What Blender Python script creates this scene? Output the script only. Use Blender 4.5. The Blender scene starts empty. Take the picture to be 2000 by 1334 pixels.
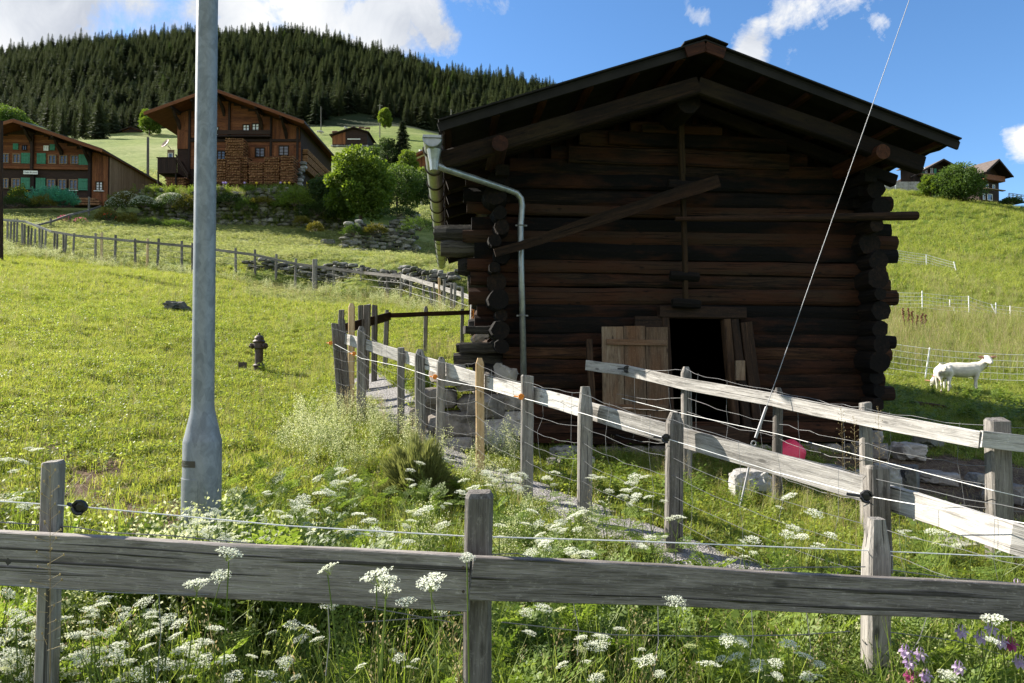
import bpy, bmesh, math, random
import numpy as np
from mathutils import Vector, Matrix, noise as mnoise
R = math.radians
random.seed(7); RNG = np.random.default_rng(11)
S = bpy.context.scene
COL = S.collection
# ------------------------------------------------------------------ camera
F = 2000 * 24.0 / 36.0          # focal length in photo pixels
ZC = 1.6                        # eye height above the road edge
PITCH = R(1.4)
cd = bpy.data.cameras.new('camera'); cam = bpy.data.objects.new('camera', cd); COL.objects.link(cam)
cam.location = (0, 0, ZC); cam.rotation_euler = (R(90) + PITCH, 0, 0)
cd.lens = 24; cd.sensor_width = 36; cd.clip_start = .05; cd.clip_end = 6000
S.camera = cam
# ------------------------------------------------------------------ light
SUN_EL, SUN_AZ = R(34), R(25)    # azimuth: from the left, this far towards the back of the scene
sdir = Vector((-math.cos(SUN_EL) * math.cos(SUN_AZ), math.cos(SUN_EL) * math.sin(SUN_AZ), math.sin(SUN_EL)))
sl = bpy.data.lights.new('sun', 'SUN'); sun = bpy.data.objects.new('sun', sl); COL.objects.link(sun)
sl.energy = 5.0; sl.angle = R(.55); sl.color = (1, .93, .82)
sun.rotation_euler = sdir.to_track_quat('Z', 'Y').to_euler(); sun.location = sdir * 40
S.view_settings.view_transform = 'Standard'; S.view_settings.look = 'None'
S.view_settings.exposure = 1.42; S.view_settings.gamma = 1
S.cycles.max_bounces = 6; S.cycles.diffuse_bounces = 3; S.cycles.transparent_max_bounces = 6

def pix(px, py, Y):
    """world point seen at photo pixel (px, py) at depth Y metres"""
    xc = (px - 1000) / F; yc = -(py - 667) / F
    c, s = math.cos(PITCH), math.sin(PITCH)
    k = Y / (c - yc * s)
    return Vector((xc * k, Y, ZC + k * (yc * c + s)))
def pdir(px, py):
    v = pix(px, py, 1.0) - Vector((0, 0, ZC)); return v.normalized()

# ------------------------------------------------------------------ node helpers
class NT:
    def __init__(s, nt): s.nt = nt; s.L = nt.links
    def n(s, t, **kw):
        nd = s.nt.nodes.new(t)
        for k, v in kw.items():
            if k.startswith('i_'):
                key = k[2:]; key = int(key) if key.isdigit() else key.replace('_', ' ')
                inp = nd.inputs[key]
                if isinstance(v, bpy.types.NodeSocket): s.L.new(v, inp)
                else: inp.default_value = v
            else: setattr(nd, k, v)
        return nd
    def math(s, op, a, b=0.0, clamp=False):
        nd = s.nt.nodes.new('ShaderNodeMath'); nd.operation = op; nd.use_clamp = clamp
        for i, v in enumerate((a, b)):
            if isinstance(v, bpy.types.NodeSocket): s.L.new(v, nd.inputs[i])
            else: nd.inputs[i].default_value = v
        return nd.outputs[0]
    def mix(s, f, a, b, blend='MIX'):
        nd = s.nt.nodes.new('ShaderNodeMix'); nd.data_type = 'RGBA'; nd.blend_type = blend
        for i, v in ((0, f), (6, a), (7, b)):
            if isinstance(v, bpy.types.NodeSocket): s.L.new(v, nd.inputs[i])
            else: nd.inputs[i].default_value = (v if i == 0 else (*v[:3], 1))
        return nd.outputs[2]
    def ramp(s, f, stops, interp='LINEAR'):
        nd = s.nt.nodes.new('ShaderNodeValToRGB'); nd.color_ramp.interpolation = interp
        e = nd.color_ramp.elements
        while len(e) < len(stops): e.new(.5)
        for el, (p, c) in zip(e, stops):
            el.position = p; el.color = (*c, 1) if not isinstance(c, (int, float)) else (c, c, c, 1)
        s.L.new(f, nd.inputs[0]); return nd.outputs[0]
    def noise(s, vec, scale=5, detail=4, rough=.55, dist=0.0, col=False):
        nd = s.n('ShaderNodeTexNoise', i_Scale=scale, i_Detail=detail, i_Roughness=rough, i_Distortion=dist)
        if vec is not None: s.L.new(vec, nd.inputs['Vector'])
        return nd.outputs[1 if col else 0]
    def mapv(s, vec, scale=(1, 1, 1), loc=(0, 0, 0)):
        nd = s.n('ShaderNodeMapping'); s.L.new(vec, nd.inputs[0])
        nd.inputs['Scale'].default_value = scale; nd.inputs['Location'].default_value = loc
        return nd.outputs[0]
    def attr(s, name):
        nd = s.n('ShaderNodeAttribute'); nd.attribute_name = name; return nd
def material(name):
    m = bpy.data.materials.new(name); m.use_nodes = True
    nt = m.node_tree; b = nt.nodes['Principled BSDF']
    return m, NT(nt), b
def setb(t, b, **kw):
    for k, v in kw.items():
        inp = b.inputs[k.replace('_', ' ')]
        if isinstance(v, bpy.types.NodeSocket): t.L.new(v, inp)
        else: inp.default_value = (*v, 1) if isinstance(v, tuple) and len(v) == 3 and 'Color' in k else v
def bump(t, b, h, strength=.3, dist=.01):
    nd = t.n('ShaderNodeBump', i_Strength=strength, i_Distance=dist, i_Height=h)
    t.L.new(nd.outputs[0], b.inputs['Normal'])

# ------------------------------------------------------------------ world: daylight sky, clouds far off and added fill clouds behind
W = bpy.data.worlds.new('World'); S.world = W; W.use_nodes = True
wt = NT(W.node_tree); W.node_tree.nodes.clear()
sky = wt.n('ShaderNodeTexSky', sky_type='NISHITA', sun_disc=False, sun_elevation=SUN_EL,
           sun_rotation=math.atan2(sdir.x, sdir.y), altitude=1200, air_density=1.0, dust_density=.35, ozone_density=3.0)
hs = wt.n('ShaderNodeHueSaturation', i_Saturation=1.15, i_Value=1.0); wt.L.new(sky.outputs[0], hs.inputs['Color'])
bg1 = wt.n('ShaderNodeBackground', i_Strength=.086); wt.L.new(hs.outputs[0], bg1.inputs[0])
tc = wt.n('ShaderNodeTexCoord').outputs['Generated']
blobs = [(-140, 60, 240, 1), (60, -40, 170, 1), (60, 60, 130, .9), (250, -70, 150, .75), (340, 120, 90, .9), (480, 60, 125, 1), (620, 20, 120, 1), (740, 60, 120, 1),
         (820, 20, 75, 1), (850, 70, 55, .95), (930, -20, 60, .62),
         (1480, 80, 52, .95), (1540, 30, 45, .7), (1590, 30, 45, .72), (1660, 0, 50, .74), (1560, 110, 30, .55),
         (1370, 20, 34, .55), (1720, 60, 30, .45), (2010, 285, 52, .92), (1960, 270, 28, .5),
         (2500, 150, 250, .7), (-900, 200, 300, .9), (700, -700, 260, .6)]
back = [((.3, -.9, .5), .55), ((-.7, -.6, .5), .5), ((.75, -.3, .6), .4), ((-.2, -.5, .9), .35), ((.0, -1, .15), .5)]  # unseen clouds behind the camera, added to whiten the fill light
tot = None
nvec = wt.n('ShaderNodeVectorMath', operation='ADD')
wcol = wt.noise(tc, 9, 7, .65, .4, True)
wsub = wt.n('ShaderNodeVectorMath', operation='MULTIPLY_ADD'); wt.L.new(wcol, wsub.inputs[0])
wsub.inputs[1].default_value = (.12, .12, .12); wsub.inputs[2].default_value = (-.06, -.06, -.06)
wt.L.new(tc, nvec.inputs[0]); wt.L.new(wsub.outputs[0], nvec.inputs[1])
for (px, py, r, a) in blobs:
    d = pdir(px, py)
    ds = wt.n('ShaderNodeVectorMath', operation='DISTANCE'); wt.L.new(nvec.outputs[0], ds.inputs[0]); ds.inputs[1].default_value = d
    rr = r / F * d.y * 1.0 if d.y > .3 else r / F
    mr = wt.n('ShaderNodeMapRange', interpolation_type='SMOOTHSTEP'); wt.L.new(ds.outputs['Value'], mr.inputs[0])
    mr.inputs[1].default_value = rr * 1.55; mr.inputs[2].default_value = rr * .1; mr.inputs[3].default_value = 0; mr.inputs[4].default_value = a
    tot = mr.outputs[0] if tot is None else wt.math('MAXIMUM', tot, mr.outputs[0])
for d, rr in back:
    ds = wt.n('ShaderNodeVectorMath', operation='DISTANCE'); wt.L.new(nvec.outputs[0], ds.inputs[0]); ds.inputs[1].default_value = Vector(d).normalized()
    mr = wt.n('ShaderNodeMapRange', interpolation_type='SMOOTHSTEP'); wt.L.new(ds.outputs['Value'], mr.inputs[0])
    mr.inputs[1].default_value = rr * 1.4; mr.inputs[2].default_value = rr * .3; mr.inputs[3].default_value = 0; mr.inputs[4].default_value = .9
    tot = wt.math('MAXIMUM', tot, mr.outputs[0])
cn = wt.noise(tc, 13, 10, .66, .5)
cn2 = wt.noise(tc, 4.2, 4, .5, .2)
dens = wt.math('ADD', tot, wt.math('MULTIPLY', wt.math('SUBTRACT', cn, .5), 1.5))
dens = wt.math('MULTIPLY', wt.math('GREATER_THAN', tot, .01), dens)
cov = wt.ramp(dens, [(.30, 0.0), (.50, .40), (.78, 1.0)])
shade = wt.math('ADD', wt.math('MULTIPLY', cn2, .9), wt.math('MULTIPLY', cn, .5))
ccol = wt.ramp(shade, [(.5, (.56, .60, .68)), (.68, (.80, .83, .88)), (.86, (1.0, 1.0, 1.0))])
bg2 = wt.n('ShaderNodeBackground', i_Strength=.40); wt.L.new(ccol, bg2.inputs[0])
mx = wt.n('ShaderNodeMixShader'); wt.L.new(cov, mx.inputs[0]); wt.L.new(bg1.outputs[0], mx.inputs[1]); wt.L.new(bg2.outputs[0], mx.inputs[2])
wo = wt.n('ShaderNodeOutputWorld'); wt.L.new(mx.outputs[0], wo.inputs[0])

# ------------------------------------------------------------------ mesh helpers
class MB:
    """collects shapes and links them as ONE mesh object"""
    def __init__(s): s.V = []; s.F = []; s.W = []; s.Q = []; s.M = []
    def add(s, vs, fs, wc=None, rnd=None, mi=0):
        k = len(s.V); rnd = random.random() if rnd is None else rnd
        s.V += [tuple(v) for v in vs]; s.F += [tuple(i + k for i in f) for f in fs]; s.M += [mi] * len(fs)
        o = rnd * 37.0
        wc = wc if wc is not None else vs
        s.W += [(w[0] + o, w[1] + o * .37, w[2]) for w in wc]; s.Q += [rnd] * len(vs)
    def sweep(s, pts, sec, scales=None, up=(0, 0, 1), caps=True, rnd=None, jit=0, mi=0, closed=True):
        pts = [Vector(p) for p in pts]; n = len(sec); vs = []; wc = []; L = 0; up = Vector(up)
        for i, p in enumerate(pts):
            t = (pts[min(i + 1, len(pts) - 1)] - pts[max(i - 1, 0)]).normalized()
            u = up if abs(t.dot(up)) < .98 else Vector((1, 0, 0)) if abs(t.x) < .9 else Vector((0, 1, 0))
            side = t.cross(u).normalized(); uu = side.cross(t)
            if i: L += (p - pts[i - 1]).length
            sc = scales[i] if scales else 1
            for (a, b) in sec:
                j = 1 + (random.uniform(-jit, jit) if jit else 0)
                vs.append(p + side * (a * sc * j) + uu * (b * sc * j)); wc.append((L, a * sc, b * sc))
        fs = []
        for i in range(len(pts) - 1):
            for j in range(n if closed else n - 1):
                a = i * n + j; b = i * n + (j + 1) % n
                fs.append((a, b, b + n, a + n))
        if caps and closed:
            fs.append(tuple(reversed(range(n)))); m = (len(pts) - 1) * n; fs.append(tuple(range(m, m + n)))
        s.add(vs, fs, wc, rnd, mi)
    def beam(s, p0, p1, w, h, up=(0, 0, 1), ch=.12, segs=1, wob=0, rnd=None, jit=0, mi=0, taper=1):
        """w across (horizontal for a level beam), h along up, chamfer share ch"""
        p0 = Vector(p0); p1 = Vector(p1); c = ch * min(w, h)
        a, b = w / 2, h / 2
        sec = [(-a + c, -b), (a - c, -b), (a, -b + c), (a, b - c), (a - c, b), (-a + c, b), (-a, b - c), (-a, -b + c)] if c > 0 else [(-a, -b), (a, -b), (a, b), (-a, b)]
        pts = []
        for i in range(segs + 1):
            f = i / segs; p = p0.lerp(p1, f)
            if wob: p = p + Vector((random.uniform(-wob, wob), random.uniform(-wob, wob), random.uniform(-wob, wob)))
            pts.append(p)
        s.sweep(pts, sec, [1 + (taper - 1) * i / segs for i in range(segs + 1)], up, True, rnd, jit, mi)
    def box(s, c, sz, rz=0, rnd=None, mi=0):
        c = Vector(c); m = Matrix.Rotation(rz, 3, 'Z'); a, b, d = sz[0] / 2, sz[1] / 2, sz[2] / 2
        L = [(x * a, y * b, z * d) for z in (-1, 1) for (x, y) in ((-1, -1), (1, -1), (1, 1), (-1, 1))]
        vs = [c + m @ Vector(l) for l in L]
        s.add(vs, [(3, 2, 1, 0), (4, 5, 6, 7), (0, 1, 5, 4), (1, 2, 6, 5), (2, 3, 7, 6), (3, 0, 4, 7)],
              [(l[0], l[1], l[2]) if sz[0] >= sz[2] else (l[2], l[0], l[1]) for l in L], rnd, mi)
    def tube(s, pts, r, n=8, caps=True, rnd=None, mi=0, jit=0, scales=None):
        sec = [(r * math.cos(2 * math.pi * k / n), r * math.sin(2 * math.pi * k / n)) for k in range(n)]
        s.sweep(pts, sec, scales, (0, 0, 1), caps, rnd, jit, mi)
    def log(s, p0, p1, r, n=11, segs=8, rnd=None, mi=0, rough=.06, flat=1.0, jit=.012):
        """an irregular hewn log"""
        p0 = Vector(p0); p1 = Vector(p1); ph = random.uniform(0, 6); pts = []; sc = []
        for i in range(segs + 1):
            f = i / segs
            pts.append(p0.lerp(p1, f) + Vector((random.uniform(-1, 1), random.uniform(-1, 1), random.uniform(-1, 1))) * r * .06)
            sc.append(1 + .06 * math.sin(f * 5 + ph) + random.uniform(-.025, .025) - (.12 if i in (0, segs) else 0))
        sec = []
        for k in range(n):
            a = 2 * math.pi * k / n; q = 1 + random.uniform(-rough, rough)
            sec.append((r * q * math.cos(a) * flat, r * q * math.sin(a)))
        s.sweep(pts, sec, sc, (0, 0, 1), True, rnd, jit, mi)
    def lathe(s, c, prof, n=16, rnd=None, mi=0, axis=None):
        c = Vector(c); vs = []; fs = []; wc = []
        q = Vector((0, 0, 1)).rotation_difference(Vector(axis)) if axis else None
        for (r, z) in prof:
            for k in range(n):
                a = 2 * math.pi * k / n; v = Vector((r * math.cos(a), r * math.sin(a), z))
                wc.append(v.copy()); vs.append(c + (q @ v if q else v))
        for i in range(len(prof) - 1):
            for k in range(n): fs.append((i * n + k, i * n + (k + 1) % n, (i + 1) * n + (k + 1) % n, (i + 1) * n + k))
        fs.append(tuple(reversed(range(n)))); m = (len(prof) - 1) * n; fs.append(tuple(range(m, m + n)))
        s.add(vs, fs, wc, rnd, mi)
    def rock(s, c, sz, sub=3, seed=0, rough=.28, rnd=None, mi=0, rz=0):
        bm = bmesh.new(); bmesh.ops.create_icosphere(bm, subdivisions=sub, radius=1); c = Vector(c)
        m = Matrix.Rotation(rz, 3, 'Z'); vs = []
        for v in bm.verts:
            p = v.co.copy(); o = Vector((seed * 3.1, seed * 1.7, 0))
            k = 1 + rough * (mnoise.noise(p * 1.3 + o) * 1.6 + .5 * mnoise.noise(p * 3.1 + o) + .25 * mnoise.noise(p * 7 + o))
            q = p * k
            for ax in range(3): q[ax] = max(-.78, min(.78, q[ax]))
            vs.append(c + m @ Vector((q.x * sz[0], q.y * sz[1], q.z * sz[2])))
        fs = [tuple(v.index for v in f.verts) for f in bm.faces]; bm.free()
        s.add(vs, fs, None, rnd, mi)
    def quad(s, a, b, c, d, rnd=None, mi=0):
        s.add([a, b, c, d], [(0, 1, 2, 3)], None, rnd, mi)
    def build(s, name, mat, parent=None, world=True, smooth=False, loc=None):
        me = bpy.data.meshes.new(name); V = s.V
        if parent is not None and world:
            inv = parent.matrix_basis.inverted(); V = [tuple(inv @ Vector(v)) for v in V]
        if loc is not None: V = [(v[0] - loc[0], v[1] - loc[1], v[2] - loc[2]) for v in V]
        me.from_pydata(V, [], s.F)
        a = me.attributes.new('wc', 'FLOAT_VECTOR', 'POINT'); a.data.foreach_set('vector', np.array(s.W, dtype=np.float32).ravel())
        a = me.attributes.new('rnd', 'FLOAT', 'POINT'); a.data.foreach_set('value', np.array(s.Q, dtype=np.float32))
        for m in (mat if isinstance(mat, (list, tuple)) else [mat]): me.materials.append(m)
        if any(s.M): me.polygons.foreach_set('material_index', s.M)
        if smooth: me.polygons.foreach_set('use_smooth', [True] * len(me.polygons))
        me.update()
        o = bpy.data.objects.new(name, me); COL.objects.link(o)
        if parent is not None: o.parent = parent
        if loc is not None: o.location = loc
        return o
def tag(o, label=None, cat=None, group=None, kind=None):
    for k, v in (('label', label), ('category', cat), ('group', group), ('kind', kind)):
        if v: o[k] = v
    return o
def thing(name, loc, label, cat, group=None, rz=0):
    o = bpy.data.objects.new(name, None); COL.objects.link(o); o.location = loc; o.rotation_euler = (0, 0, rz)
    o.empty_display_size = .2
    o.matrix_basis = Matrix.Translation(Vector(loc)) @ Matrix.Rotation(rz, 4, 'Z')
    return tag(o, label, cat, group)
def copy_tree(o, parent=None):
    c = o.copy(); COL.objects.link(c)
    if parent is not None: c.parent = parent
    for ch in o.children: copy_tree(ch, c)
    return c
def text_mesh(name, body, size, mat, parent, loc, rot, ext=.001, spacing=1.0):
    cu = bpy.data.curves.new(name, 'FONT'); cu.body = body; cu.size = size; cu.extrude = ext; cu.align_x = 'CENTER'; cu.align_y = 'CENTER'; cu.space_character = spacing
    tmp = bpy.data.objects.new('tmp', cu); me = bpy.data.meshes.new_from_object(tmp); bpy.data.objects.remove(tmp)
    me.materials.clear(); me.materials.append(mat)
    o = bpy.data.objects.new(name, me); COL.objects.link(o); o.parent = parent; o.location = loc; o.rotation_euler = rot
    return o

# ------------------------------------------------------------------ materials
def wood_mat(name, dark, mid, light, rough=.8, contrast=.5, bumpk=.5, crack=.35, patch=None, patch_amt=.5, rv=.16):
    m, t, b = material(name); wc = t.attr('wc').outputs['Vector']; rn = t.attr('rnd').outputs['Fac']
    g1 = t.noise(t.mapv(wc, (2.0, 26, 26)), 1.0, 5, .6, .8)
    g2 = t.noise(t.mapv(wc, (8.0, 170, 170)), 1.0, 3, .6, .3)
    big = t.noise(t.mapv(wc, (.55, 4, 4)), 1.0, 3, .5)
    f = t.math('ADD', t.math('MULTIPLY', g1, .55), t.math('ADD', t.math('MULTIPLY', g2, .3), t.math('MULTIPLY', big, .3)))
    f = t.math('ADD', f, t.math('MULTIPLY', t.math('SUBTRACT', rn, .5), rv))
    w = .10 + .14 * (1 - contrast)
    c = t.ramp(f, [(.575 - w, dark), (.575, mid), (.575 + w, light)])
    if patch:
        pn = t.noise(t.mapv(wc, (.9, 3.0, 3.0), (3, 9, 1)), 1.0, 4, .6)
        c = t.mix(t.ramp(t.math('ADD', pn, t.math('MULTIPLY', rn, .12)), [(.52, 0.0), (.68, patch_amt)]), c, patch)
    sp = t.noise(t.mapv(wc, (38, 60, 60)), 1.0, 3, .7); c = t.mix(t.ramp(sp, [(.58, 0.0), (.74, .3)]), c, tuple(min(1, x * 1.7 + .004) for x in light)); c = t.mix(t.ramp(t.noise(t.mapv(wc, (5, 24, 24), (7, 1, 2)), 1.0, 5, .7), [(.34, .55), (.46, 0.0)]), c, tuple(x * .8 for x in dark))
    cr = t.noise(t.mapv(wc, (.8, 60, 60), (0, 5, 5)), 1.0, 2, .5, .2)
    crm = t.ramp(cr, [(.30, crack), (.37, 0.0)])
    c = t.mix(crm, c, tuple(x * .18 for x in dark))
    vo = t.n('ShaderNodeTexVoronoi', i_Scale=1.0); t.L.new(t.mapv(wc, (3.2, 8.0, 8.0)), vo.inputs['Vector'])
    kn = t.ramp(vo.outputs['Distance'], [(.07, .75), (.13, 0.0)])
    c = t.mix(kn, c, tuple(x * .5 for x in dark))
    setb(t, b, Base_Color=c, Roughness=rough)
    b.inputs['Specular IOR Level'].default_value = .25
    h = t.math('SUBTRACT', t.math('ADD', g1, t.math('MULTIPLY', g2, 1.1)), t.math('MULTIPLY', crm, 2.5))
    bump(t, b, h, bumpk, .006)
    return m
def plain(name, col, rough=.7, metal=0.0, var=.15, scale=12, spec=.5, bumpk=0, obj=True):
    m, t, b = material(name)
    co = t.n('ShaderNodeTexCoord').outputs['Object']
    nn = t.noise(co, scale, 5, .6)
    c = t.mix(t.ramp(nn, [(.3, 0.0), (.7, 1.0)]), tuple(x * (1 - var) for x in col), tuple(min(1, x * (1 + var)) for x in col))
    setb(t, b, Base_Color=c, Roughness=rough, Metallic=metal); b.inputs['Specular IOR Level'].default_value = spec
    if bumpk: bump(t, b, nn, bumpk, .02)
    return m
M = {}
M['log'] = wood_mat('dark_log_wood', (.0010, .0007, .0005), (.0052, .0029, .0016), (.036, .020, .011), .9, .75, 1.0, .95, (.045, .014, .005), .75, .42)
M['log_low'] = wood_mat('reddish_log_wood', (.003, .0017, .001), (.015, .007, .0035), (.075, .036, .017), .9, .6, 1.0, .8, (.06, .02, .008), .6, .3)
M['log_end'] = wood_mat('log_end_wood', (.0012, .0008, .0006), (.0048, .003, .002), (.024, .013, .007), .9, .6, .9, .7)
M['log_grey'] = wood_mat('grey_weathered_log_wood', (.008, .007, .006), (.03, .026, .021), (.08, .072, .06), .9, .6, .8, .7)
M['beam'] = wood_mat('dark_beam_wood', (.002, .0011, .0006), (.009, .0045, .002), (.034, .017, .0075), .9, .5, .7, .5, (.032, .021, .007), .5)
M['fresh_beam'] = wood_mat('orange_beam_wood', (.012, .0035, .0015), (.035, .010, .004), (.08, .028, .010), .8, .5, .4, .3)
M['brace'] = wood_mat('brown_brace_wood', (.004, .0022, .0012), (.018, .009, .0045), (.05, .026, .013), .9, .6, .8, .6, (.04, .015, .007), .4)
M['grey'] = wood_mat('grey_board_wood', (.10, .088, .078), (.245, .22, .20), (.38, .35, .32), .8, .6, .9, .8)
M['greypost'] = wood_mat('grey_post_wood', (.07, .062, .054), (.18, .165, .148), (.31, .29, .262), .8, .55, .9, .8)
M['white'] = wood_mat('bleached_sunlit_board_wood', (.16, .15, .135), (.39, .37, .34), (.57, .55, .515), .75, .6, .6, .9)
M['fresh'] = wood_mat('fresh_yellow_wood', (.38, .24, .11), (.52, .36, .19), (.66, .50, .30), .7, .4, .3, .15)
M['door'] = wood_mat('door_plank_wood', (.06, .036, .022), (.14, .095, .062), (.26, .20, .14), .8, .4, .4, .3, (.16, .065, .025), .45)
M['frame'] = wood_mat('door_frame_wood', (.008, .0045, .003), (.03, .015, .008), (.085, .047, .024), .8, .5, .5, .5)
M['chalet'] = wood_mat('red_brown_chalet_wood', (.065, .020, .008), (.155, .052, .019), (.25, .098, .038), .7, .5, .2, .3)
M['chalet_dark'] = wood_mat('dark_chalet_wood', (.010, .006, .005), (.025, .013, .010), (.045, .025, .017), .75, .5, .2, .3)
M['chalet_pale'] = wood_mat('pale_board_wood', (.14, .09, .055), (.22, .15, .095), (.30, .22, .15), .75, .4, .2, .2)
M['firewood'] = wood_mat('split_firewood', (.05, .018, .008), (.14, .055, .024), (.30, .15, .075), .85, .5, .3, .3)
M['fire_end'] = wood_mat('cut_firewood_ends', (.10, .045, .02), (.22, .11, .05), (.38, .22, .11), .85, .5, .3, .2)
M['black'] = plain('black_plastic', (.012, .012, .014), .4)
M['orange'] = plain('orange_plastic', (.75, .25, .03), .4)
M['wire'] = plain('galvanised_wire', (.20, .20, .20), .6, .3, .1)
M['rope'] = plain('white_fence_cord', (.8, .8, .78), .6)
M['cable'] = plain('steel_cable', (.30, .30, .31), .6, .2, .05)
M['roofsheet'] = plain('dark_sheet_roofing', (.014, .0125, .0115), .8, .0, .35, 4, .2)
M['slate'] = plain('dark_roof_tiles', (.055, .045, .04), .7, 0, .35, 3)
M['tile'] = plain('grey_brown_roof_tiles', (.11, .085, .072), .8, 0, .3, 3)
M['iron'] = plain('brown_cast_iron', (.07, .05, .04), .55, .3, .3, 20)
M['pinkpl'] = plain('pink_plastic', (.80, .05, .11), .45, 0, .06)
M['shutter'] = plain('green_painted_shutter', (.02, .17, .095), .55, 0, .2, 6)
M['net'] = plain('green_garden_net', (.05, .26, .15), .6, 0, .4, 9)
M['signw'] = plain('white_sign', (.72, .73, .72), .6)
M['ink'] = plain('dark_lettering', (.04, .045, .045), .6)
M['whitef'] = plain('white_window_frame', (.78, .78, .76), .6)
M['plaster'] = plain('yellow_plaster', (.72, .66, .40), .8)
M['copperdish'] = plain('beige_dish', (.55, .40, .32), .6)
M['glass'], _t, _b = material('window_glass')
setb(_t, _b, Base_Color=(.05, .06, .08), Roughness=.06); _b.inputs['Specular IOR Level'].default_value = 1.0
M['curtain'] = plain('white_curtain', (.75, .77, .82), .8)
# galvanised steel with spangle
m, t, b = material('galvanised_steel'); co = t.n('ShaderNodeTexCoord').outputs['Object']
vo = t.n('ShaderNodeTexVoronoi', i_Scale=30.0); t.L.new(t.mapv(co, (1, 1, .55)), vo.inputs['Vector'])
n1 = t.noise(t.mapv(co, (1, 1, .6)), 16, 6, .65, 1.6); n2 = t.noise(co, 3.0, 4, .6)
spots = t.ramp(n1, [(.42, 0.0), (.60, .8), (.66, .25)])
c = t.mix(spots, (.15, .165, .18), (.25, .27, .29))
c = t.mix(t.math('MULTIPLY', n2, .6), c, (.18, .195, .215))
c = t.mix(t.ramp(vo.outputs['Color'], [(.2, 0.0), (.9, .18)]), c, (.5, .53, .56))
setb(t, b, Base_Color=c, Roughness=t.ramp(n1, [(.4, .6), (.7, .45)]), Metallic=.2); M['galv'] = m
m, t, b = material('zinc_gutter'); co = t.n('ShaderNodeTexCoord').outputs['Object']
c = t.ramp(t.noise(co, 9, 6, .6, 1.0), [(.3, (.22, .235, .24)), (.7, (.38, .40, .405))])
setb(t, b, Base_Color=c, Roughness=.38, Metallic=.55); M['zinc'] = m
# stone
def stone_mat(name, a, bb, cc, moss=0.0, sc=3.0):
    m, t, b = material(name); co = t.n('ShaderNodeTexCoord').outputs['Object']; rn = t.attr('rnd').outputs['Fac']
    n1 = t.noise(co, sc, 8, .65); n2 = t.noise(co, sc * 7, 5, .6)
    f = t.math('ADD', t.math('MULTIPLY', n1, .7), t.math('ADD', t.math('MULTIPLY', n2, .3), t.math('MULTIPLY', t.math('SUBTRACT', rn, .5), .35)))
    c = t.ramp(f, [(.32, a), (.5, bb), (.66, cc)])
    if moss: c = t.mix(t.ramp(t.noise(co, sc * .7, 5, .6), [(.5, 0.0), (.62, moss)]), c, (.07, .085, .025))
    setb(t, b, Base_Color=c, Roughness=.9); b.inputs['Specular IOR Level'].default_value = .3
    bump(t, b, t.math('ADD', n1, t.math('MULTIPLY', n2, .4)), .6, .05); return m
M['stone'] = stone_mat('pale_limestone', (.10, .096, .09), (.25, .24, .222), (.42, .41, .39), .25)
M['stone_dark'] = stone_mat('mossy_wall_stone', (.05, .05, .045), (.14, .135, .12), (.30, .29, .27), .7)
M['pinkstone'] = stone_mat('pinkish_rubble', (.11, .095, .08), (.26, .23, .20), (.42, .39, .35))
# ------------------------------------------------------------------ terrain
def vn(x, y, sc, seed=0):
    """smooth value noise in -1..1"""
    x = np.asarray(x, float) / sc + seed * 17.13; y = np.asarray(y, float) / sc - seed * 9.71
    xi = np.floor(x); yi = np.floor(y); fx = x - xi; fy = y - yi
    fx = fx * fx * (3 - 2 * fx); fy = fy * fy * (3 - 2 * fy)
    def h(a, b):
        v = np.sin(a * 127.1 + b * 311.7 + seed * 74.7) * 43758.5453; return (v - np.floor(v)) * 2 - 1
    return (h(xi, yi) * (1 - fx) + h(xi + 1, yi) * fx) * (1 - fy) + (h(xi, yi + 1) * (1 - fx) + h(xi + 1, yi + 1) * fx) * fy
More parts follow.
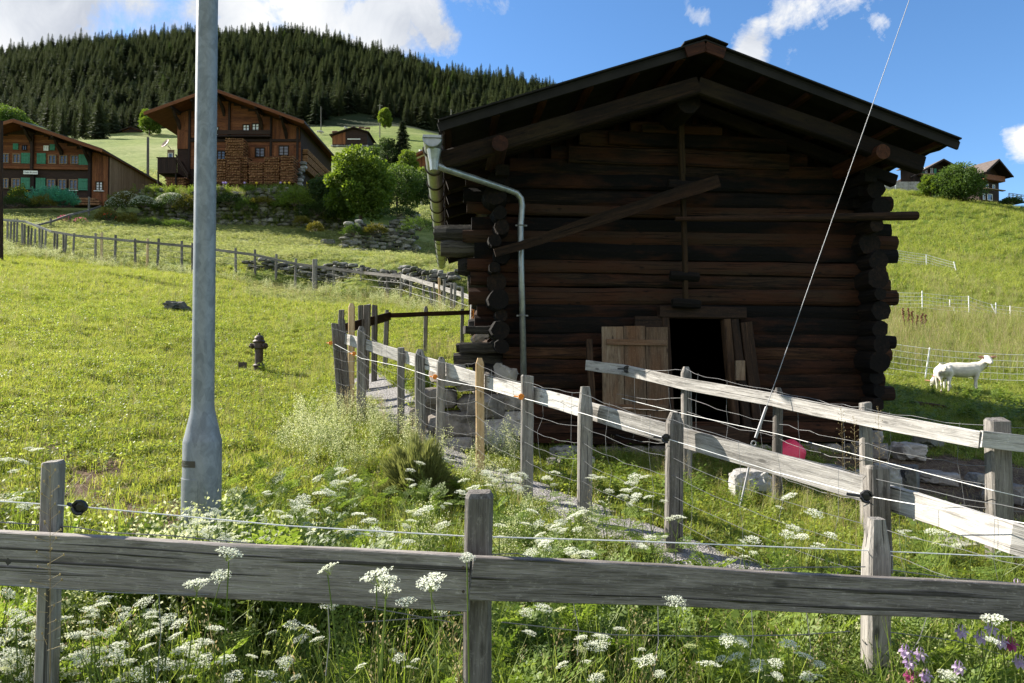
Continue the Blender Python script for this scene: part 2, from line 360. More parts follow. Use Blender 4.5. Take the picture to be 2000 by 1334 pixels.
# ground heights (relative to the eye) along bearings; each row: bearing -> (distance, height)
TB = {
 -300: [(1, -1.6), (2.2, -1.5), (3.5, -1.3), (5, -1.05), (7, -.65), (9, -.25), (11, .15), (14, .75), (18, 1.7), (24, 3.3), (32, 5.6), (38, 7.4), (44, 9.4), (52, 12), (60, 13.8), (100, 26), (150, 46), (240, 78), (290, 98), (430, 176), (560, 228), (640, 231), (800, 180), (1500, 100)],
 0: [(1, -1.6), (2.2, -1.55), (3.5, -1.35), (5, -1.15), (7, -.8), (9, -.43), (11, -.08), (14, .45), (18, 1.25), (24, 2.55), (32, 4.4), (37.6, 5.8), (40, 6.8), (44, 8.4), (52, 11.0), (60, 13.4), (100, 26), (150, 45), (240, 77), (290, 97), (430, 183), (560, 238), (640, 241), (800, 190), (1500, 100)],
 200: [(1, -1.6), (2.2, -1.56), (3.5, -1.38), (5, -1.2), (7, -.9), (9, -.58), (11, -.25), (14, .22), (18, 1.0), (24, 2.25), (32, 4.1), (35.6, 4.8), (37, 5.5), (44, 8.0), (52, 10.9), (57, 12.8), (60, 13.6), (100, 26), (150, 45), (240, 79), (290, 99), (430, 188), (560, 244), (640, 247), (800, 190), (1500, 100)],
 400: [(1, -1.6), (2.2, -1.57), (3.5, -1.42), (5, -1.27), (7, -1.02), (9, -.76), (11, -.5), (14, -.1), (18, .7), (24, 1.9), (32, 3.65), (35, 4.25), (36.4, 5.0), (44, 7.6), (51, 10.0), (56, 13.5), (60, 14.0), (100, 26.5), (150, 45), (190, 60), (240, 80), (290, 101), (430, 194), (560, 251), (640, 254), (800, 190), (1500, 100)],
 600: [(1, -1.6), (2.2, -1.58), (3.5, -1.45), (5, -1.33), (7, -1.13), (9, -.92), (11, -.7), (14, -.33), (18, .38), (24, 1.5), (32, 2.95), (33.6, 3.2), (34.3, 4.55), (44, 7.0), (51, 9.6), (56, 12.0), (60, 13.2), (100, 26), (150, 44), (190, 59.5), (240, 80), (290, 101.5), (430, 190), (560, 247), (640, 250), (800, 190), (1500, 100)],
 760: [(1, -1.6), (2.2, -1.58), (3.5, -1.46), (5, -1.37), (7, -1.2), (8.5, -.98), (9.5, -.8), (11, -.42), (12, -.25), (14, 0), (18, .62), (24, 1.5), (29, 2.3), (30.7, 2.6), (31.4, 4.1), (44, 6.5), (52, 9.0), (60, 12.2), (100, 26), (150, 43.5), (190, 59), (240, 80), (290, 101), (430, 181), (560, 236), (640, 239), (800, 180), (1500, 100)],
 860: [(1, -1.6), (2.2, -1.58), (3.5, -1.47), (5, -1.39), (7, -1.24), (8.2, -1.18), (8.9, -1.0), (9.8, -.45), (11, -.16), (14, .15), (18, .72), (24, 1.4), (27, 1.85), (28.3, 2.1), (29, 3.5), (44, 6.2), (52, 8.6), (60, 11.8), (100, 25), (150, 43), (190, 58), (240, 78), (290, 97), (430, 173), (560, 226), (640, 229), (800, 170), (1500, 90)],
 960: [(1, -1.6), (2.2, -1.58), (3.5, -1.48), (5, -1.4), (7, -1.28), (8.8, -1.22), (9.4, -1.0), (10.4, -.4), (12, -.1), (14, .15), (18, .7), (24, 1.55), (29, 3.4), (44, 6.2), (60, 12), (100, 25), (150, 43), (190, 57), (240, 76), (290, 94), (430, 167), (560, 218), (640, 221), (800, 150), (1500, 80)],
 1100: [(1, -1.6), (2.2, -1.58), (3.5, -1.49), (5, -1.42), (7, -1.32), (8.9, -1.22), (12, -1.0), (14, -.6), (18, .2), (24, 1.5), (29, 3), (44, 6.5), (60, 13), (100, 26), (150, 42), (240, 66), (290, 82), (430, 157), (560, 205), (640, 208), (800, 130), (1500, 60)],
 1300: [(1, -1.6), (2.2, -1.59), (3.5, -1.5), (5, -1.44), (7, -1.38), (9.2, -1.26), (12, -1.1), (17, -.5), (24, 1.0), (32, 3), (50, 8.0), (80, 18), (110, 27), (200, 50), (290, 66), (430, 105), (560, 140), (800, 90), (1500, 30)],
 1550: [(1, -1.6), (2.2, -1.59), (3.5, -1.53), (5, -1.47), (7, -1.42), (9.4, -1.26), (12, -1.1), (17, -.5), (24, .8), (32, 2.6), (50, 7.4), (80, 17), (110, 26.5), (130, 30), (200, 38), (430, 60), (560, 70), (1500, 0)],
 1750: [(1, -1.6), (2.2, -1.59), (3.5, -1.54), (5, -1.5), (7, -1.45), (9.5, -1.26), (12, -1.03), (14, -.88), (16, -.73), (18, -.45), (24, .6), (32, 2.3), (50, 6.8), (80, 16), (110, 26.3), (125, 28.5), (200, 30), (430, 40), (1500, -40)],
 1880: [(1, -1.6), (2.2, -1.59), (3.5, -1.55), (5, -1.51), (7, -1.46), (9.5, -1.29), (12, -1.08), (14, -.93), (16, -.75), (18, -.5), (24, .5), (32, 2.1), (50, 6.5), (80, 15.8), (100, 22.6), (115, 25.8), (130, 26.5), (200, 24), (430, 20), (1500, -60)],
 2000: [(1, -1.6), (2.2, -1.6), (3.5, -1.56), (5, -1.52), (7, -1.48), (9.5, -1.33), (12, -1.14), (14, -1.0), (16, -.82), (18, -.58), (24, .4), (32, 1.95), (50, 6.2), (80, 15.2), (95, 20.0), (105, 22.4), (120, 22.6), (200, 15), (430, 0), (1500, -80)],
 2300: [(1, -1.6), (2.2, -1.62), (3.5, -1.6), (5, -1.58), (7, -1.55), (9.5, -1.45), (14, -1.2), (18, -.8), (24, 0), (32, 1.3), (50, 5.0), (80, 11), (105, 15), (120, 15), (200, 5), (430, -20), (1500, -100)]}
def pchip(x, y, q):
    x = np.array(x, float); y = np.array(y, float); h = np.diff(x); d = np.diff(y) / h; m = np.zeros_like(y)
    for i in range(1, len(x) - 1):
        if d[i - 1] * d[i] > 0:
            w1 = 2 * h[i] + h[i - 1]; w2 = h[i] + 2 * h[i - 1]; m[i] = (w1 + w2) / (w1 / d[i - 1] + w2 / d[i])
    m[0] = d[0]; m[-1] = d[-1]
    q = np.clip(q, x[0], x[-1]); k = np.clip(np.searchsorted(x, q) - 1, 0, len(x) - 2); t = (q - x[k]) / h[k]
    return ((2 * t**3 - 3 * t**2 + 1) * y[k] + (t**3 - 2 * t**2 + t) * h[k] * m[k] + (-2 * t**3 + 3 * t**2) * y[k + 1] + (t**3 - t**2) * h[k] * m[k + 1])
LQ = np.linspace(0, math.log(1500), 520); PQ = np.linspace(-300, 2300, 261)
_cols = sorted(TB)
_a = np.array([pchip([math.log(p[0]) for p in TB[c]], [p[1] for p in TB[c]], LQ) for c in _cols])
TT = np.array([pchip(_cols, _a[:, j], PQ) for j in range(len(LQ))])      # [logY, bearing]
def _blur(a, ax, k):
    for _ in range(k):
        p = np.pad(a, [(1, 1) if i == ax else (0, 0) for i in (0, 1)], 'edge')
        a = .25 * np.take(p, range(0, a.shape[ax]), ax) + .5 * a + .25 * np.take(p, range(2, a.shape[ax] + 2), ax)
    return a
TT = _blur(_blur(TT, 1, 6), 0, 1)
def gz0(x, y):
    x = np.asarray(x, float); y = np.asarray(y, float); yy = np.maximum(y, 1.0)
    u = np.clip((x / yy * F + 1000 + 300) / 10.0, 0, 259.999); v = np.clip(np.log(yy) / LQ[-1] * 519, 0, 518.999)
    i = u.astype(int); j = v.astype(int); fu = u - i; fv = v - j
    z = (TT[j, i] * (1 - fu) + TT[j, i + 1] * fu) * (1 - fv) + (TT[j + 1, i] * (1 - fu) + TT[j + 1, i + 1] * fu) * fv
    w = np.clip((2.0 - y) / 4.0, 0, 1)
    return z * (1 - w) + (-1.6) * w
def gz(x, y):
    """world ground height"""
    x = np.asarray(x, float); y = np.asarray(y, float)
    d = np.hypot(x, y); a = np.clip(d / 60, .0, 1)
    z = gz0(x, y) + .035 * vn(x, y, 1.3, 1) * np.clip((d - 2) / 6, .3, 1) + .02 * vn(x, y, .45, 2) + a * (.22 * vn(x, y, 7, 3) + .9 * a * vn(x, y, 28, 4)) * np.clip((d - 40) / 40, .35, 1)
    z = z + np.clip((d - 300) / 200, 0, 1) * 5 * vn(x, y, 60, 5)
    return z + ZC
def g(x, y): return float(gz(x, y))
def ground(px, Y): x = (px - 1000) / F * Y; return Vector((x, Y, g(x, Y)))

# barn outline on the ground, the path line and other land marks
BO = Vector((-.216, 9.0, 0)); BA = math.atan2(.0924, .9957)
def b2w(x, y, z=0): return Vector((BO.x + x * math.cos(BA) - y * math.sin(BA), BO.y + x * math.sin(BA) + y * math.cos(BA), ZC + z))
def in_barn(x, y, m=0.0):
    dx = x - BO.x; dy = y - BO.y; lx = dx * math.cos(BA) + dy * math.sin(BA); ly = -dx * math.sin(BA) + dy * math.cos(BA)
    return (lx > -m) & (lx < 5.22 + m) & (ly > -m) & (ly < 8.2 + m)
PATH = [(3.6, 3.0), (2.2, 3.75), (1.35, 4.75), (.9, 5.6), (.2, 6.7), (-.75, 8.1), (-1.45, 9.3), (-2.05, 10.6), (-2.5, 11.8), (-2.6, 12.3)]
def path_dist(x, y):
    x = np.asarray(x, float); y = np.asarray(y, float); best = np.full(x.shape, 99.0)
    for (a, b), (c, d) in zip(PATH[:-1], PATH[1:]):
        ex, ey = c - a, d - b; t = np.clip(((x - a) * ex + (y - b) * ey) / (ex * ex + ey * ey), 0, 1)
        best = np.minimum(best, np.hypot(x - a - t * ex, y - b - t * ey))
    return best
def soil_mask(x, y):
    e = np.exp(-(((x - 5.0) / 1.5) ** 2 + ((y - 7.2) / 1.4) ** 2)) * 1.25 + .9 * np.exp(-(((x - 5.6) / 1.8) ** 2 + ((y - 8.4) / .9) ** 2)) \
        + .75 * np.exp(-(((x + 2.9) / 1.7) ** 2 + ((y - 5.1) / .85) ** 2)) + .5 * np.exp(-(((x + 3.8) / 1.5) ** 2 + ((y - 6.6) / .6) ** 2)) + .6 * np.exp(-(((x + 1.3) / .8) ** 2 + ((y - 4.3) / .6) ** 2)) + .6 * np.exp(-(((x - 2.6) / 2.4) ** 2 + ((y - 8.9) / .3) ** 2))
    return np.clip(e + .35 * vn(x, y, .6, 9) * (e > .15), 0, 1)
def mown_mask(x, y):
    px = x / np.maximum(y, 1) * F + 1000
    e = 1 / (1 + np.exp(-(y - (37 - np.clip((px - 500) / 400, 0, 1) * 8)) * 1.2)) * (px < 960)
    e = e * (1 / (1 + np.exp((y - 57) * .6)))
    hill = (y > 62) & (px < 1100)
    return np.clip(e * .95 + hill * (.55 + .45 * np.clip(vn(x, y, 30, 12) + vn(x, y, 12, 13) * .4, -1, 1)), 0, 1)

def make_ground():
    th = np.concatenate([np.linspace(-180, -58, 40)[:-1], np.linspace(-58, 58, 400), np.linspace(58, 180, 40)[1:-1]])
    rr = np.concatenate([[.3, .6], np.exp(np.linspace(math.log(.9), math.log(1500), 460))])
    T, RR = np.meshgrid(np.radians(th), rr)
    X = np.sin(T) * RR; Y = np.cos(T) * RR; Z = gz(X, Y)
    ns, nr = len(th), len(rr)
    V = np.stack([X, Y, Z], -1).reshape(-1, 3); V = np.vstack([V, [[0, 0, ZC - 1.6]]])
    idx = np.arange(nr * ns).reshape(nr, ns); a = idx[:-1]; b = idx[1:]
    fs = np.stack([a, np.roll(a, -1, 1), np.roll(b, -1, 1), b], -1).reshape(-1, 4)[:, ::-1]
    faces = fs.tolist() + [(idx[0, k], nr * ns, idx[0, (k + 1) % ns]) for k in range(ns)]
    me = bpy.data.meshes.new('ground'); me.from_pydata(V.tolist(), [], faces)
    for nm, fn in (('soil', soil_mask), ('mown', mown_mask)):
        at = me.attributes.new(nm, 'FLOAT', 'POINT'); at.data.foreach_set('value', fn(V[:, 0], V[:, 1]).astype(np.float32))
    wood = ((V[:, 1] > 275) & (V[:, 0] / np.maximum(V[:, 1], 1) * F + 1000 < 1750)).astype(np.float32)
    at = me.attributes.new('woodland', 'FLOAT', 'POINT'); at.data.foreach_set('value', wood)
    me.polygons.foreach_set('use_smooth', [True] * len(me.polygons)); me.update()
    o = bpy.data.objects.new('ground', me); COL.objects.link(o); tag(o, kind='structure')
    m, t, b = material('meadow_ground'); co = t.n('ShaderNodeTexCoord').outputs['Object']
    n0 = t.noise(co, .06, 6, .6, .4); n1 = t.noise(co, .7, 8, .62); n2 = t.noise(co, 6, 7, .7, .5); n3 = t.noise(co, 45, 4, .7)
    f = t.math('ADD', t.math('MULTIPLY', n0, .35), t.math('ADD', t.math('MULTIPLY', n1, .35), t.math('ADD', t.math('MULTIPLY', n2, .3), t.math('MULTIPLY', n3, .15))))
    green = t.ramp(f, [(.38, (.035, .055, .014)), (.50, (.080, .125, .018)), (.60, (.14, .19, .026)), (.72, (.22, .25, .055))])
    hay = t.ramp(f, [(.42, (.07, .10, .024)), (.50, (.14, .18, .046)), (.57, (.24, .265, .09)), (.66, (.34, .34, .16))])
    mw = t.attr('mown').outputs['Fac']; c = t.mix(t.math('MULTIPLY', mw, .85), green, hay)
    soil = t.ramp(t.math('ADD', t.math('MULTIPLY', n2, .6), t.math('MULTIPLY', n3, .4)), [(.35, (.06, .04, .026)), (.5, (.15, .10, .068)), (.65, (.32, .24, .16))])
    sm = t.attr('soil').outputs['Fac']
    c = t.mix(t.ramp(t.math('ADD', sm, t.math('MULTIPLY', t.math('SUBTRACT', n2, .5), .7)), [(.35, 0.0), (.55, 1.0)]), c, soil)
    c = t.mix(t.attr('woodland').outputs['Fac'], c, (.02, .03, .01))
    setb(t, b, Base_Color=c, Roughness=.95); b.inputs['Specular IOR Level'].default_value = .1
    bump(t, b, t.math('ADD', t.math('MULTIPLY', n1, 2.0), t.math('ADD', n2, t.math('MULTIPLY', n3, .3))), .9, .12)
    me.materials.append(m)
make_ground()

def make_path():
    pts = [Vector((a, b, 0)) for a, b in PATH]; fine = []
    for a, b in zip(pts[:-1], pts[1:]):
        for k in range(12): fine.append(a.lerp(b, k / 12))
    sm = fine[:]
    for _ in range(12): sm = [sm[0]] + [(sm[i - 1] + sm[i] * 2 + sm[i + 1]) / 4 for i in range(1, len(sm) - 1)] + [sm[-1]]
    vs = []; fs = []; nc = 11
    for i, p in enumerate(sm):
        t = (sm[min(i + 1, len(sm) - 1)] - sm[max(i - 1, 0)]).normalized(); s = Vector((t.y, -t.x, 0))
        for k in range(nc):
            w = (k / (nc - 1) - .5) * (.74 + .2 * float(vn(i * .1, k * .6, 1, 21)))
            q = p + s * w; edge = abs(k / (nc - 1) - .5) * 2
            vs.append((q.x, q.y, g(q.x, q.y) + .03 - .035 * max(0, edge - .75) * 4))
    for i in range(len(sm) - 1):
        for k in range(nc - 1): a = i * nc + k; fs.append((a, a + 1, a + nc + 1, a + nc))
    me = bpy.data.meshes.new('path'); me.from_pydata(vs, [], fs); o = bpy.data.objects.new('path', me); COL.objects.link(o); tag(o, kind='structure')
    m, t, b = material('gravel'); co = t.n('ShaderNodeTexCoord').outputs['Object']
    vo = t.n('ShaderNodeTexVoronoi', i_Scale=55.0, i_Randomness=1.0); t.L.new(co, vo.inputs['Vector'])
    n1 = t.noise(co, 2.5, 6, .6)
    c = t.ramp(vo.outputs['Color'], [(.1, (.10, .098, .10)), (.5, (.21, .205, .205)), (.9, (.36, .35, .345))])
    c = t.mix(t.math('MULTIPLY', n1, .5), c, (.20, .18, .15))
    setb(t, b, Base_Color=c, Roughness=.95); bump(t, b, vo.outputs['Distance'], .8, .02); me.materials.append(m)
    me.polygons.foreach_set('use_smooth', [True] * len(me.polygons))
make_path()

# ------------------------------------------------------------------ the log barn
def make_barn():
    LW, LD = 5.22, 8.2
    root = thing('log_barn', b2w(0, 0, -1.2), 'large dark log barn under a low gabled sheet roof with a small open plank door', 'barn', rz=BA)
    L = lambda x, y, z: Vector((x, y, z + 1.2))           # z relative to the eye -> barn coordinates
    def ad(m, name, mat, **k): return m.build(name, mat, root, world=False, **k)
    # courses of the front wall: bottom to top
    zs = -1.12; courses = []
    hs_ = [.27, .24, .21, .18, .20, .17, .19, .215, .18, .20, .19, .17, .205, .18, .20, .175, .19, .21, .18, .19, .20, .17, .19, .18, .19, .17]
    fr = MB(); lows = MB(); ends = MB(); z = zs
    dx0, dx1, dz0, dz1 = 2.27, 3.05, -.86, .50           # door opening
    top = 2.62
    for k, h in enumerate(hs_):
        zc = z + h / 2; r = h / 2 * 1.12
        if zc + h / 2 > 3.3: break
        x0 = -.30 + random.uniform(-.14, .06); x1 = LW + .20 + random.uniform(-.14, .2)
        if zc < .3: x0 = .02 * k
        if k in (0, 1): x0, x1 = .35, LW - .1 + (.1 if k else 0)
        sag0 = random.uniform(-.03, .03); sag1 = random.uniform(-.03, .03)
        rnd = random.random(); low = zc < .28
        tgt = lows if low else fr
        # shorten to follow the gable
        roof_at = lambda x: 3.6 - abs(x - 2.45) * .335
        if zc > 2.28:
            half = (3.40 - zc - h * .3) / .335 - .12; x0 = max(x0, 2.45 - half - random.uniform(0, .25)); x1 = min(x1, 2.45 + half + random.uniform(-.1, .2))
        yb = -.05 + random.uniform(-.02, .03)
        if dz0 - .02 < zc < dz1 + .05:
            tgt.log(L(x0, yb, zc + sag0), L(dx0 - .05, yb, zc), r, 12, 8, rnd, flat=.5, rough=.15, jit=.035)
            tgt.log(L(dx1 + .26, yb, zc), L(x1, yb, zc + sag1), r, 12, 8, rnd, flat=.5, rough=.15, jit=.035)
        else:
            tgt.log(L(x0, yb, zc + sag0), L(x1, yb, zc + sag1), r, 12, 14, rnd, flat=.5, rough=.15, jit=.035)
        z += h
    # top gable planks
    fr.beam(L(.95, -.08, 2.70), L(4.0, -.08, 2.68), .12, .22, rnd=.6, segs=6, wob=.01)
    fr.beam(L(1.5, -.10, 2.93), L(3.95, -.10, 2.90), .12, .17, rnd=.3, segs=6, wob=.01)
    fr.beam(L(1.95, -.12, 3.06), L(3.05, -.12, 3.05), .10, .11, rnd=.8, segs=4, wob=.006)
    # dark boards behind the gable logs
    for xx in np.arange(.1, 5.1, .22):
        t_ = 3.54 - abs(xx - 2.45) * .335
        fr.box(L(xx + .1, .12, (t_ + 1.6) / 2), (.215, .03, max(.1, t_ - 1.6)), rnd=.02)
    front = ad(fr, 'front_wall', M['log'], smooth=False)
    ad(lows, 'lower_front_wall', M['log_low'])
    # crossing log ends at both corners
    z = -.62 if False else -.12
    cl = MB(); cr = MB(); k = 0; z = .05
    while z < 2.35:
        h = random.uniform(.15, .28); r = h / 2 * 1.12
        cl.log(L(.02 + random.uniform(-.06, .05), -.34 + random.uniform(-.14, .1), z + h / 2), L(.02, 1.2, z + h / 2), r, 12, 6, rough=.09)
        z += h * .93
    z = -.98
    while z < 2.4:
        h = random.uniform(.15, .30); r = h / 2 * 1.15
        cr.log(L(LW - .12 + random.uniform(-.06, .06), -.32 + random.uniform(-.15, .1), z + h / 2), L(LW - .1, 1.2, z + h / 2), r, 12, 6, rough=.09)
        z += h * .95
    ad(cl, 'corner_log_ends', M['log_end']); ad(cr, 'corner_log_ends', M['log_end'])
    # stubs of the front logs jutting past the left corner
    st = MB()
    for (zz, x0, r) in ((1.66, -.80, .115), (1.46, -.72, .12), (1.22, -.50, .13), (1.0, -.36, .11), (.75, -.30, .12), (.42, -.35, .10), (.14, -.52, .07), (-.02, -.55, .10), (-.2, -.3, .14)):
        st.log(L(x0, .12 + random.uniform(-.03, .08), zz), L(.1, .12, zz), r, 10, 6, rough=.1, flat=1.0)
    st.beam(L(-.42, -.1, .36), L(.02, -.1, .38), .2, .10, segs=3, wob=.01); st.beam(L(-.48, -.1, .13), L(.0, -.1, .13), .2, .13, segs=3, wob=.012)
    ad(st, 'jutting_logs', M['log_grey'])
    # side and back walls
    def wall(name, a, b_, z0, z1, mat=M['log'], over=0):
        w = MB(); z = z0
        while z < z1:
            h = random.uniform(.2, .25); w.log(L(a[0], a[1], z + h / 2), L(b_[0], b_[1], z + h / 2), h / 2 * 1.1, 10, 6); z += h * .97
        return ad(w, name, mat)
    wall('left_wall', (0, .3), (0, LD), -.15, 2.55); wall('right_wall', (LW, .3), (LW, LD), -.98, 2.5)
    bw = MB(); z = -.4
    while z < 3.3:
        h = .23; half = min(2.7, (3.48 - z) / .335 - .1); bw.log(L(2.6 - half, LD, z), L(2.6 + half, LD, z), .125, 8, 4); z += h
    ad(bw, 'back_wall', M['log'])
    ln = MB(); ln.box(L(.16, LD / 2 + .1, 1.0), (.03, LD - .5, 3.6), rnd=.01); ln.box(L(LW - .16, LD / 2 + .1, .8), (.03, LD - .5, 3.4), rnd=.02); ln.box(L(LW / 2, LD - .2, 1.0), (LW - .4, .03, 3.8), rnd=.03)  # sheets added inside the walls to block daylight leaking between the logs
    ad(ln, 'added_light_block', M['log'])
    fl = MB(); fl.box(L(LW / 2, LD / 2, -1.06), (LW - .3, LD - .3, .08), rnd=.01); ad(fl, 'floor_boards', M['log'])
    # vertical clamp posts down the middle of the gable with wedges
    cp = MB()
    cp.beam(L(2.42, -.30, 3.25), L(2.44, -.29, 2.42), .075, .09, up=(0, 1, 0), segs=3, wob=.006); cp.beam(L(2.44, -.30, 2.42), L(2.48, -.29, .66), .06, .07, up=(0, 1, 0), segs=5, wob=.007)
    ad(cp, 'clamp_post', M['beam'])
    for zz, xx in ((2.28, 2.44), (1.08, 2.46), (.72, 2.48)):
        c = MB(); c.log(L(xx - .19, -.30, zz), L(xx + .19, -.30, zz - .02), .065, 8, 4, rough=.12); ad(c, 'wedge', M['log_end'])
    # purlins (round red ends) and ridge purlin
    for xx, zz, r, mt in ((-.02, 2.53, .12, 'fresh_beam'), (4.74, 2.56, .10, 'fresh_beam'), (2.36, 3.20, .16, 'log_end')):
        p = MB(); p.log(L(xx, -1.04 if mt == 'fresh_beam' else -.8, zz), L(xx, LD + .5, zz), r, 16, 10, rough=.02); ad(p, 'purlin', M[mt])
    for xx, zz in ((.05, 2.36), (LW - .3, 2.38)):
        p = MB()
        for k in range(3): p.beam(L(xx + .02 * k, -.50 + .16 * k, zz - .13 * k), L(xx, .5, zz - .13 * k), .17, .13, segs=2, wob=.012)
        ad(p, 'corbel', M['log_end'])
    # brace plank, long pole, short post on the front
    b_ = MB(); pts = [pix(px_, py_, 8.56 + (px_ - 965) * .0006) for px_, py_ in ((966, 494), (1010, 482), (1070, 463), (1135, 440), (1190, 422), (1237, 407), (1290, 389), (1340, 373), (1403, 354))]
    b_.sweep(pts, [(-.035, -.07), (.03, -.075), (.04, .07), (-.03, .075)], [.7, .75, .9, .95, 1.05, 1.0, 1.1, 1.15, 1.05], (0, 0, 1), True, .4, .05); b_.build('diagonal_brace', M['brace'], root)
    lp = MB(); lp.tube([L(2.3, -.42, 1.80), L(3.6, -.43, 1.83), L(5.6, -.45, 1.90)], .052, 10, rnd=.7, scales=[.55, .85, 1.15]); ad(lp, 'projecting_pole', M['brace'])
    sp = MB(); sp.beam(L(1.19, -.32, .24), L(1.22, -.32, -.62), .08, .06, up=(0, 1, 0), segs=3, wob=.008); ad(sp, 'nailed_post', M['frame'])
    # door frame and leaf
    df = MB()
    df.beam(L(dx0 - .04, -.18, dz1 + .04), L(dx0 + .03, -.18, dz0 - .02), .10, .10, up=(0, 1, 0), rnd=.3)
    df.beam(L(dx1 + .01, -.18, dz1 + .02), L(dx1 + .13, -.18, dz0 - .02), .10, .13, up=(0, 1, 0), rnd=.9)
    df.beam(L(dx1 + .12, -.17, dz1 + .02), L(dx1 + .30, -.17, dz0 - .16), .12, .12, up=(0, 1, 0), rnd=.1)
    df.beam(L(dx1 + .28, -.20, dz1 - .02), L(dx1 + .44, -.2, dz0 + .06), .16, .06, up=(0, 1, 0), rnd=.5)
    df.beam(L(dx0 - .12, -.17, dz1 + .11), L(dx1 + .28, -.17, dz1 + .10), .14, .16, rnd=.15)
    df.beam(L(dx0 - .45, -.19, dz1 - .02), L(dx0 - .08, -.19, dz1 - .02), .05, .15, rnd=.05)
    df.beam(L(dx0 - .02, -.20, dz0 - .12), L(dx1 + .28, -.20, dz0 - .18), .18, .22, rnd=.8)
    fro = ad(df, 'door_frame', M['frame'])
    ins = MB(); ins.box(L(dx1 + .16, -.29, dz1 - .66), (.12, .05, .26), rnd=.9); o = ins.build('latch_block', M['door'], fro, world=False)
    dl = MB(); x = dx0 - .92
    for w_ in (.29, .29, .30):
        dl.beam(L(x + w_ / 2, -.30, dz1 - .09 + random.uniform(-.01, .01)), L(x + w_ / 2 + .01, -.30, dz0 + .05), w_ - .008, .035, up=(0, 1, 0), ch=.08); x += w_
    leaf = ad(dl, 'door_leaf', M['door'])
    for zz in (dz1 - .30, dz0 + .22):
        d = MB(); d.beam(L(dx0 - .86, -.33, zz + .01), L(dx0 - .06, -.33, zz), .03, .075, rnd=.6); d.build('ledge_board', M['door'], leaf, world=False)
    # black inside is just the unlit room; stones under the wall
    ft = MB(); k = 0
    for x in np.arange(.5, LW, .34):
        ft.rock(L(x, -.02, -1.27), (.23, .22, .13), 2, k, rz=k); k += 1
    for (x, y, zz, sx, sy, sz) in ((-.62, .0, -.22, .26, .3, .17), (-.25, -.05, -.30, .25, .3, .16), (-.75, .05, -.52, .3, .3, .17), (-.2, -.1, -.62, .34, .3, .2), (-.55, -.1, -.86, .42, .3, .22),
                                   (-.05, -.12, -.95, .3, .26, .22), (-.9, .2, -.8, .3, .3, .2), (-.5, -.2, -1.15, .36, .3, .2), (.05, -.2, -1.2, .28, .25, .16), (-.95, .1, -1.1, .3, .3, .18), (.25, 0, -.85, .25, .2, .2), (.2, .05, -.55, .25, .2, .18), (.15, .05, -.2, .22, .2, .18)):
        ft.rock(L(x, y, zz), (sx, sy, sz), 3, k, rz=k * .7); k += 1
    for y in np.arange(.3, LD, .5): ft.rock(L(LW + .05, y, -1.12), (.25, .3, .2), 2, k); k += 1
    for y in np.arange(.5, LD, .6): ft.rock(L(-.1, y, -.35), (.25, .34, .22), 2, k); k += 1
    ad(ft, 'stone_footing', M['pinkstone'])
    # roof: corrugated dark sheets on battens, fascia, gable beams
    SL = .335; RX, RZ = 2.42, 3.75; EL, ER = -.74, 5.66; Y0, Y1 = -1.16, LD + 1.0
    for side, E in ((-1, EL), (1, ER)):
        m_ = MB(); n = 60; vs = []; fs = []
        for i in range(n + 1):                       # ribs run down the slope
            y = Y0 + (Y1 - Y0) * i / n; dz = .018 * (i % 2)
            for (x, zo) in ((RX, 0), (E, 0)):
                zz = RZ - abs(x - RX) * SL
                vs.append(L(x, y, zz + dz + .02)); vs.append(L(x, y, zz + dz))
        for i in range(n):
            a = i * 4; b2 = a + 4
            fs += [(a, b2, b2 + 2, a + 2), (a + 1, a + 3, b2 + 3, b2 + 1), (a + 2, b2 + 2, b2 + 3, a + 3), (a, a + 1, b2 + 1, b2)]
        fs += [(0, 2, 3, 1), (n * 4, n * 4 + 1, n * 4 + 3, n * 4 + 2)]
        m_.add(vs, fs); ad(m_, 'roof_slope', M['roofsheet'])
        # barge cap along the front edge
        bc = MB(); zz = RZ - abs(E - RX) * SL
        bc.beam(L(RX, Y0 + .02, RZ - .04), L(E, Y0 + .02, zz - .04), .03, .095, ch=0, segs=1)
        bc.beam(L(RX, Y0 + .02, RZ + .035), L(E, Y0 + .02, zz + .035), .12, .018, ch=0)
        ad(bc, 'barge_cap', M['roofsheet'])
        gb = MB(); xe = E + .32 * (-side) * (1 if side > 0 else 0) + (.03 if side < 0 else 0)
        a0 = L(RX, Y0 + .26, RZ - .40); a1 = L(xe, Y0 + .26, RZ - abs(xe - RX) * SL - (.36 if side < 0 else .33))
        gb.beam(a0, a1, .13, .21, segs=5, wob=.008, rnd=.4 if side < 0 else .1); ad(gb, 'gable_rafter', M['beam'])
        rf = MB()
        for y in np.arange(Y0 + 1.1, Y1 - .2, .95):
            rf.beam(L(RX, y, RZ - .26), L(E + side * -.1, y, RZ - abs(E - RX) * SL - .20), .12, .16, rnd=random.random() * .3)
        ad(rf, 'rafters', M['beam'])
        bt = MB(); x = RX + side * .25
        while abs(x - RX) < abs(E - RX) - .05:
            zz = RZ - abs(x - RX) * SL; bt.beam(L(x, Y0 + .08, zz - .05), L(x, Y1 - .05, zz - .05), .09, .06, rnd=random.random()); x += side * .56
        ad(bt, 'battens', M['fresh_beam'])
    rc = MB()
    for side in (-1, 1): rc.beam(L(RX, Y0 - .02, RZ + .085), L(RX + side * .26, Y0 - .02, RZ + .085 - .26 * SL), .06, .012, ch=0)
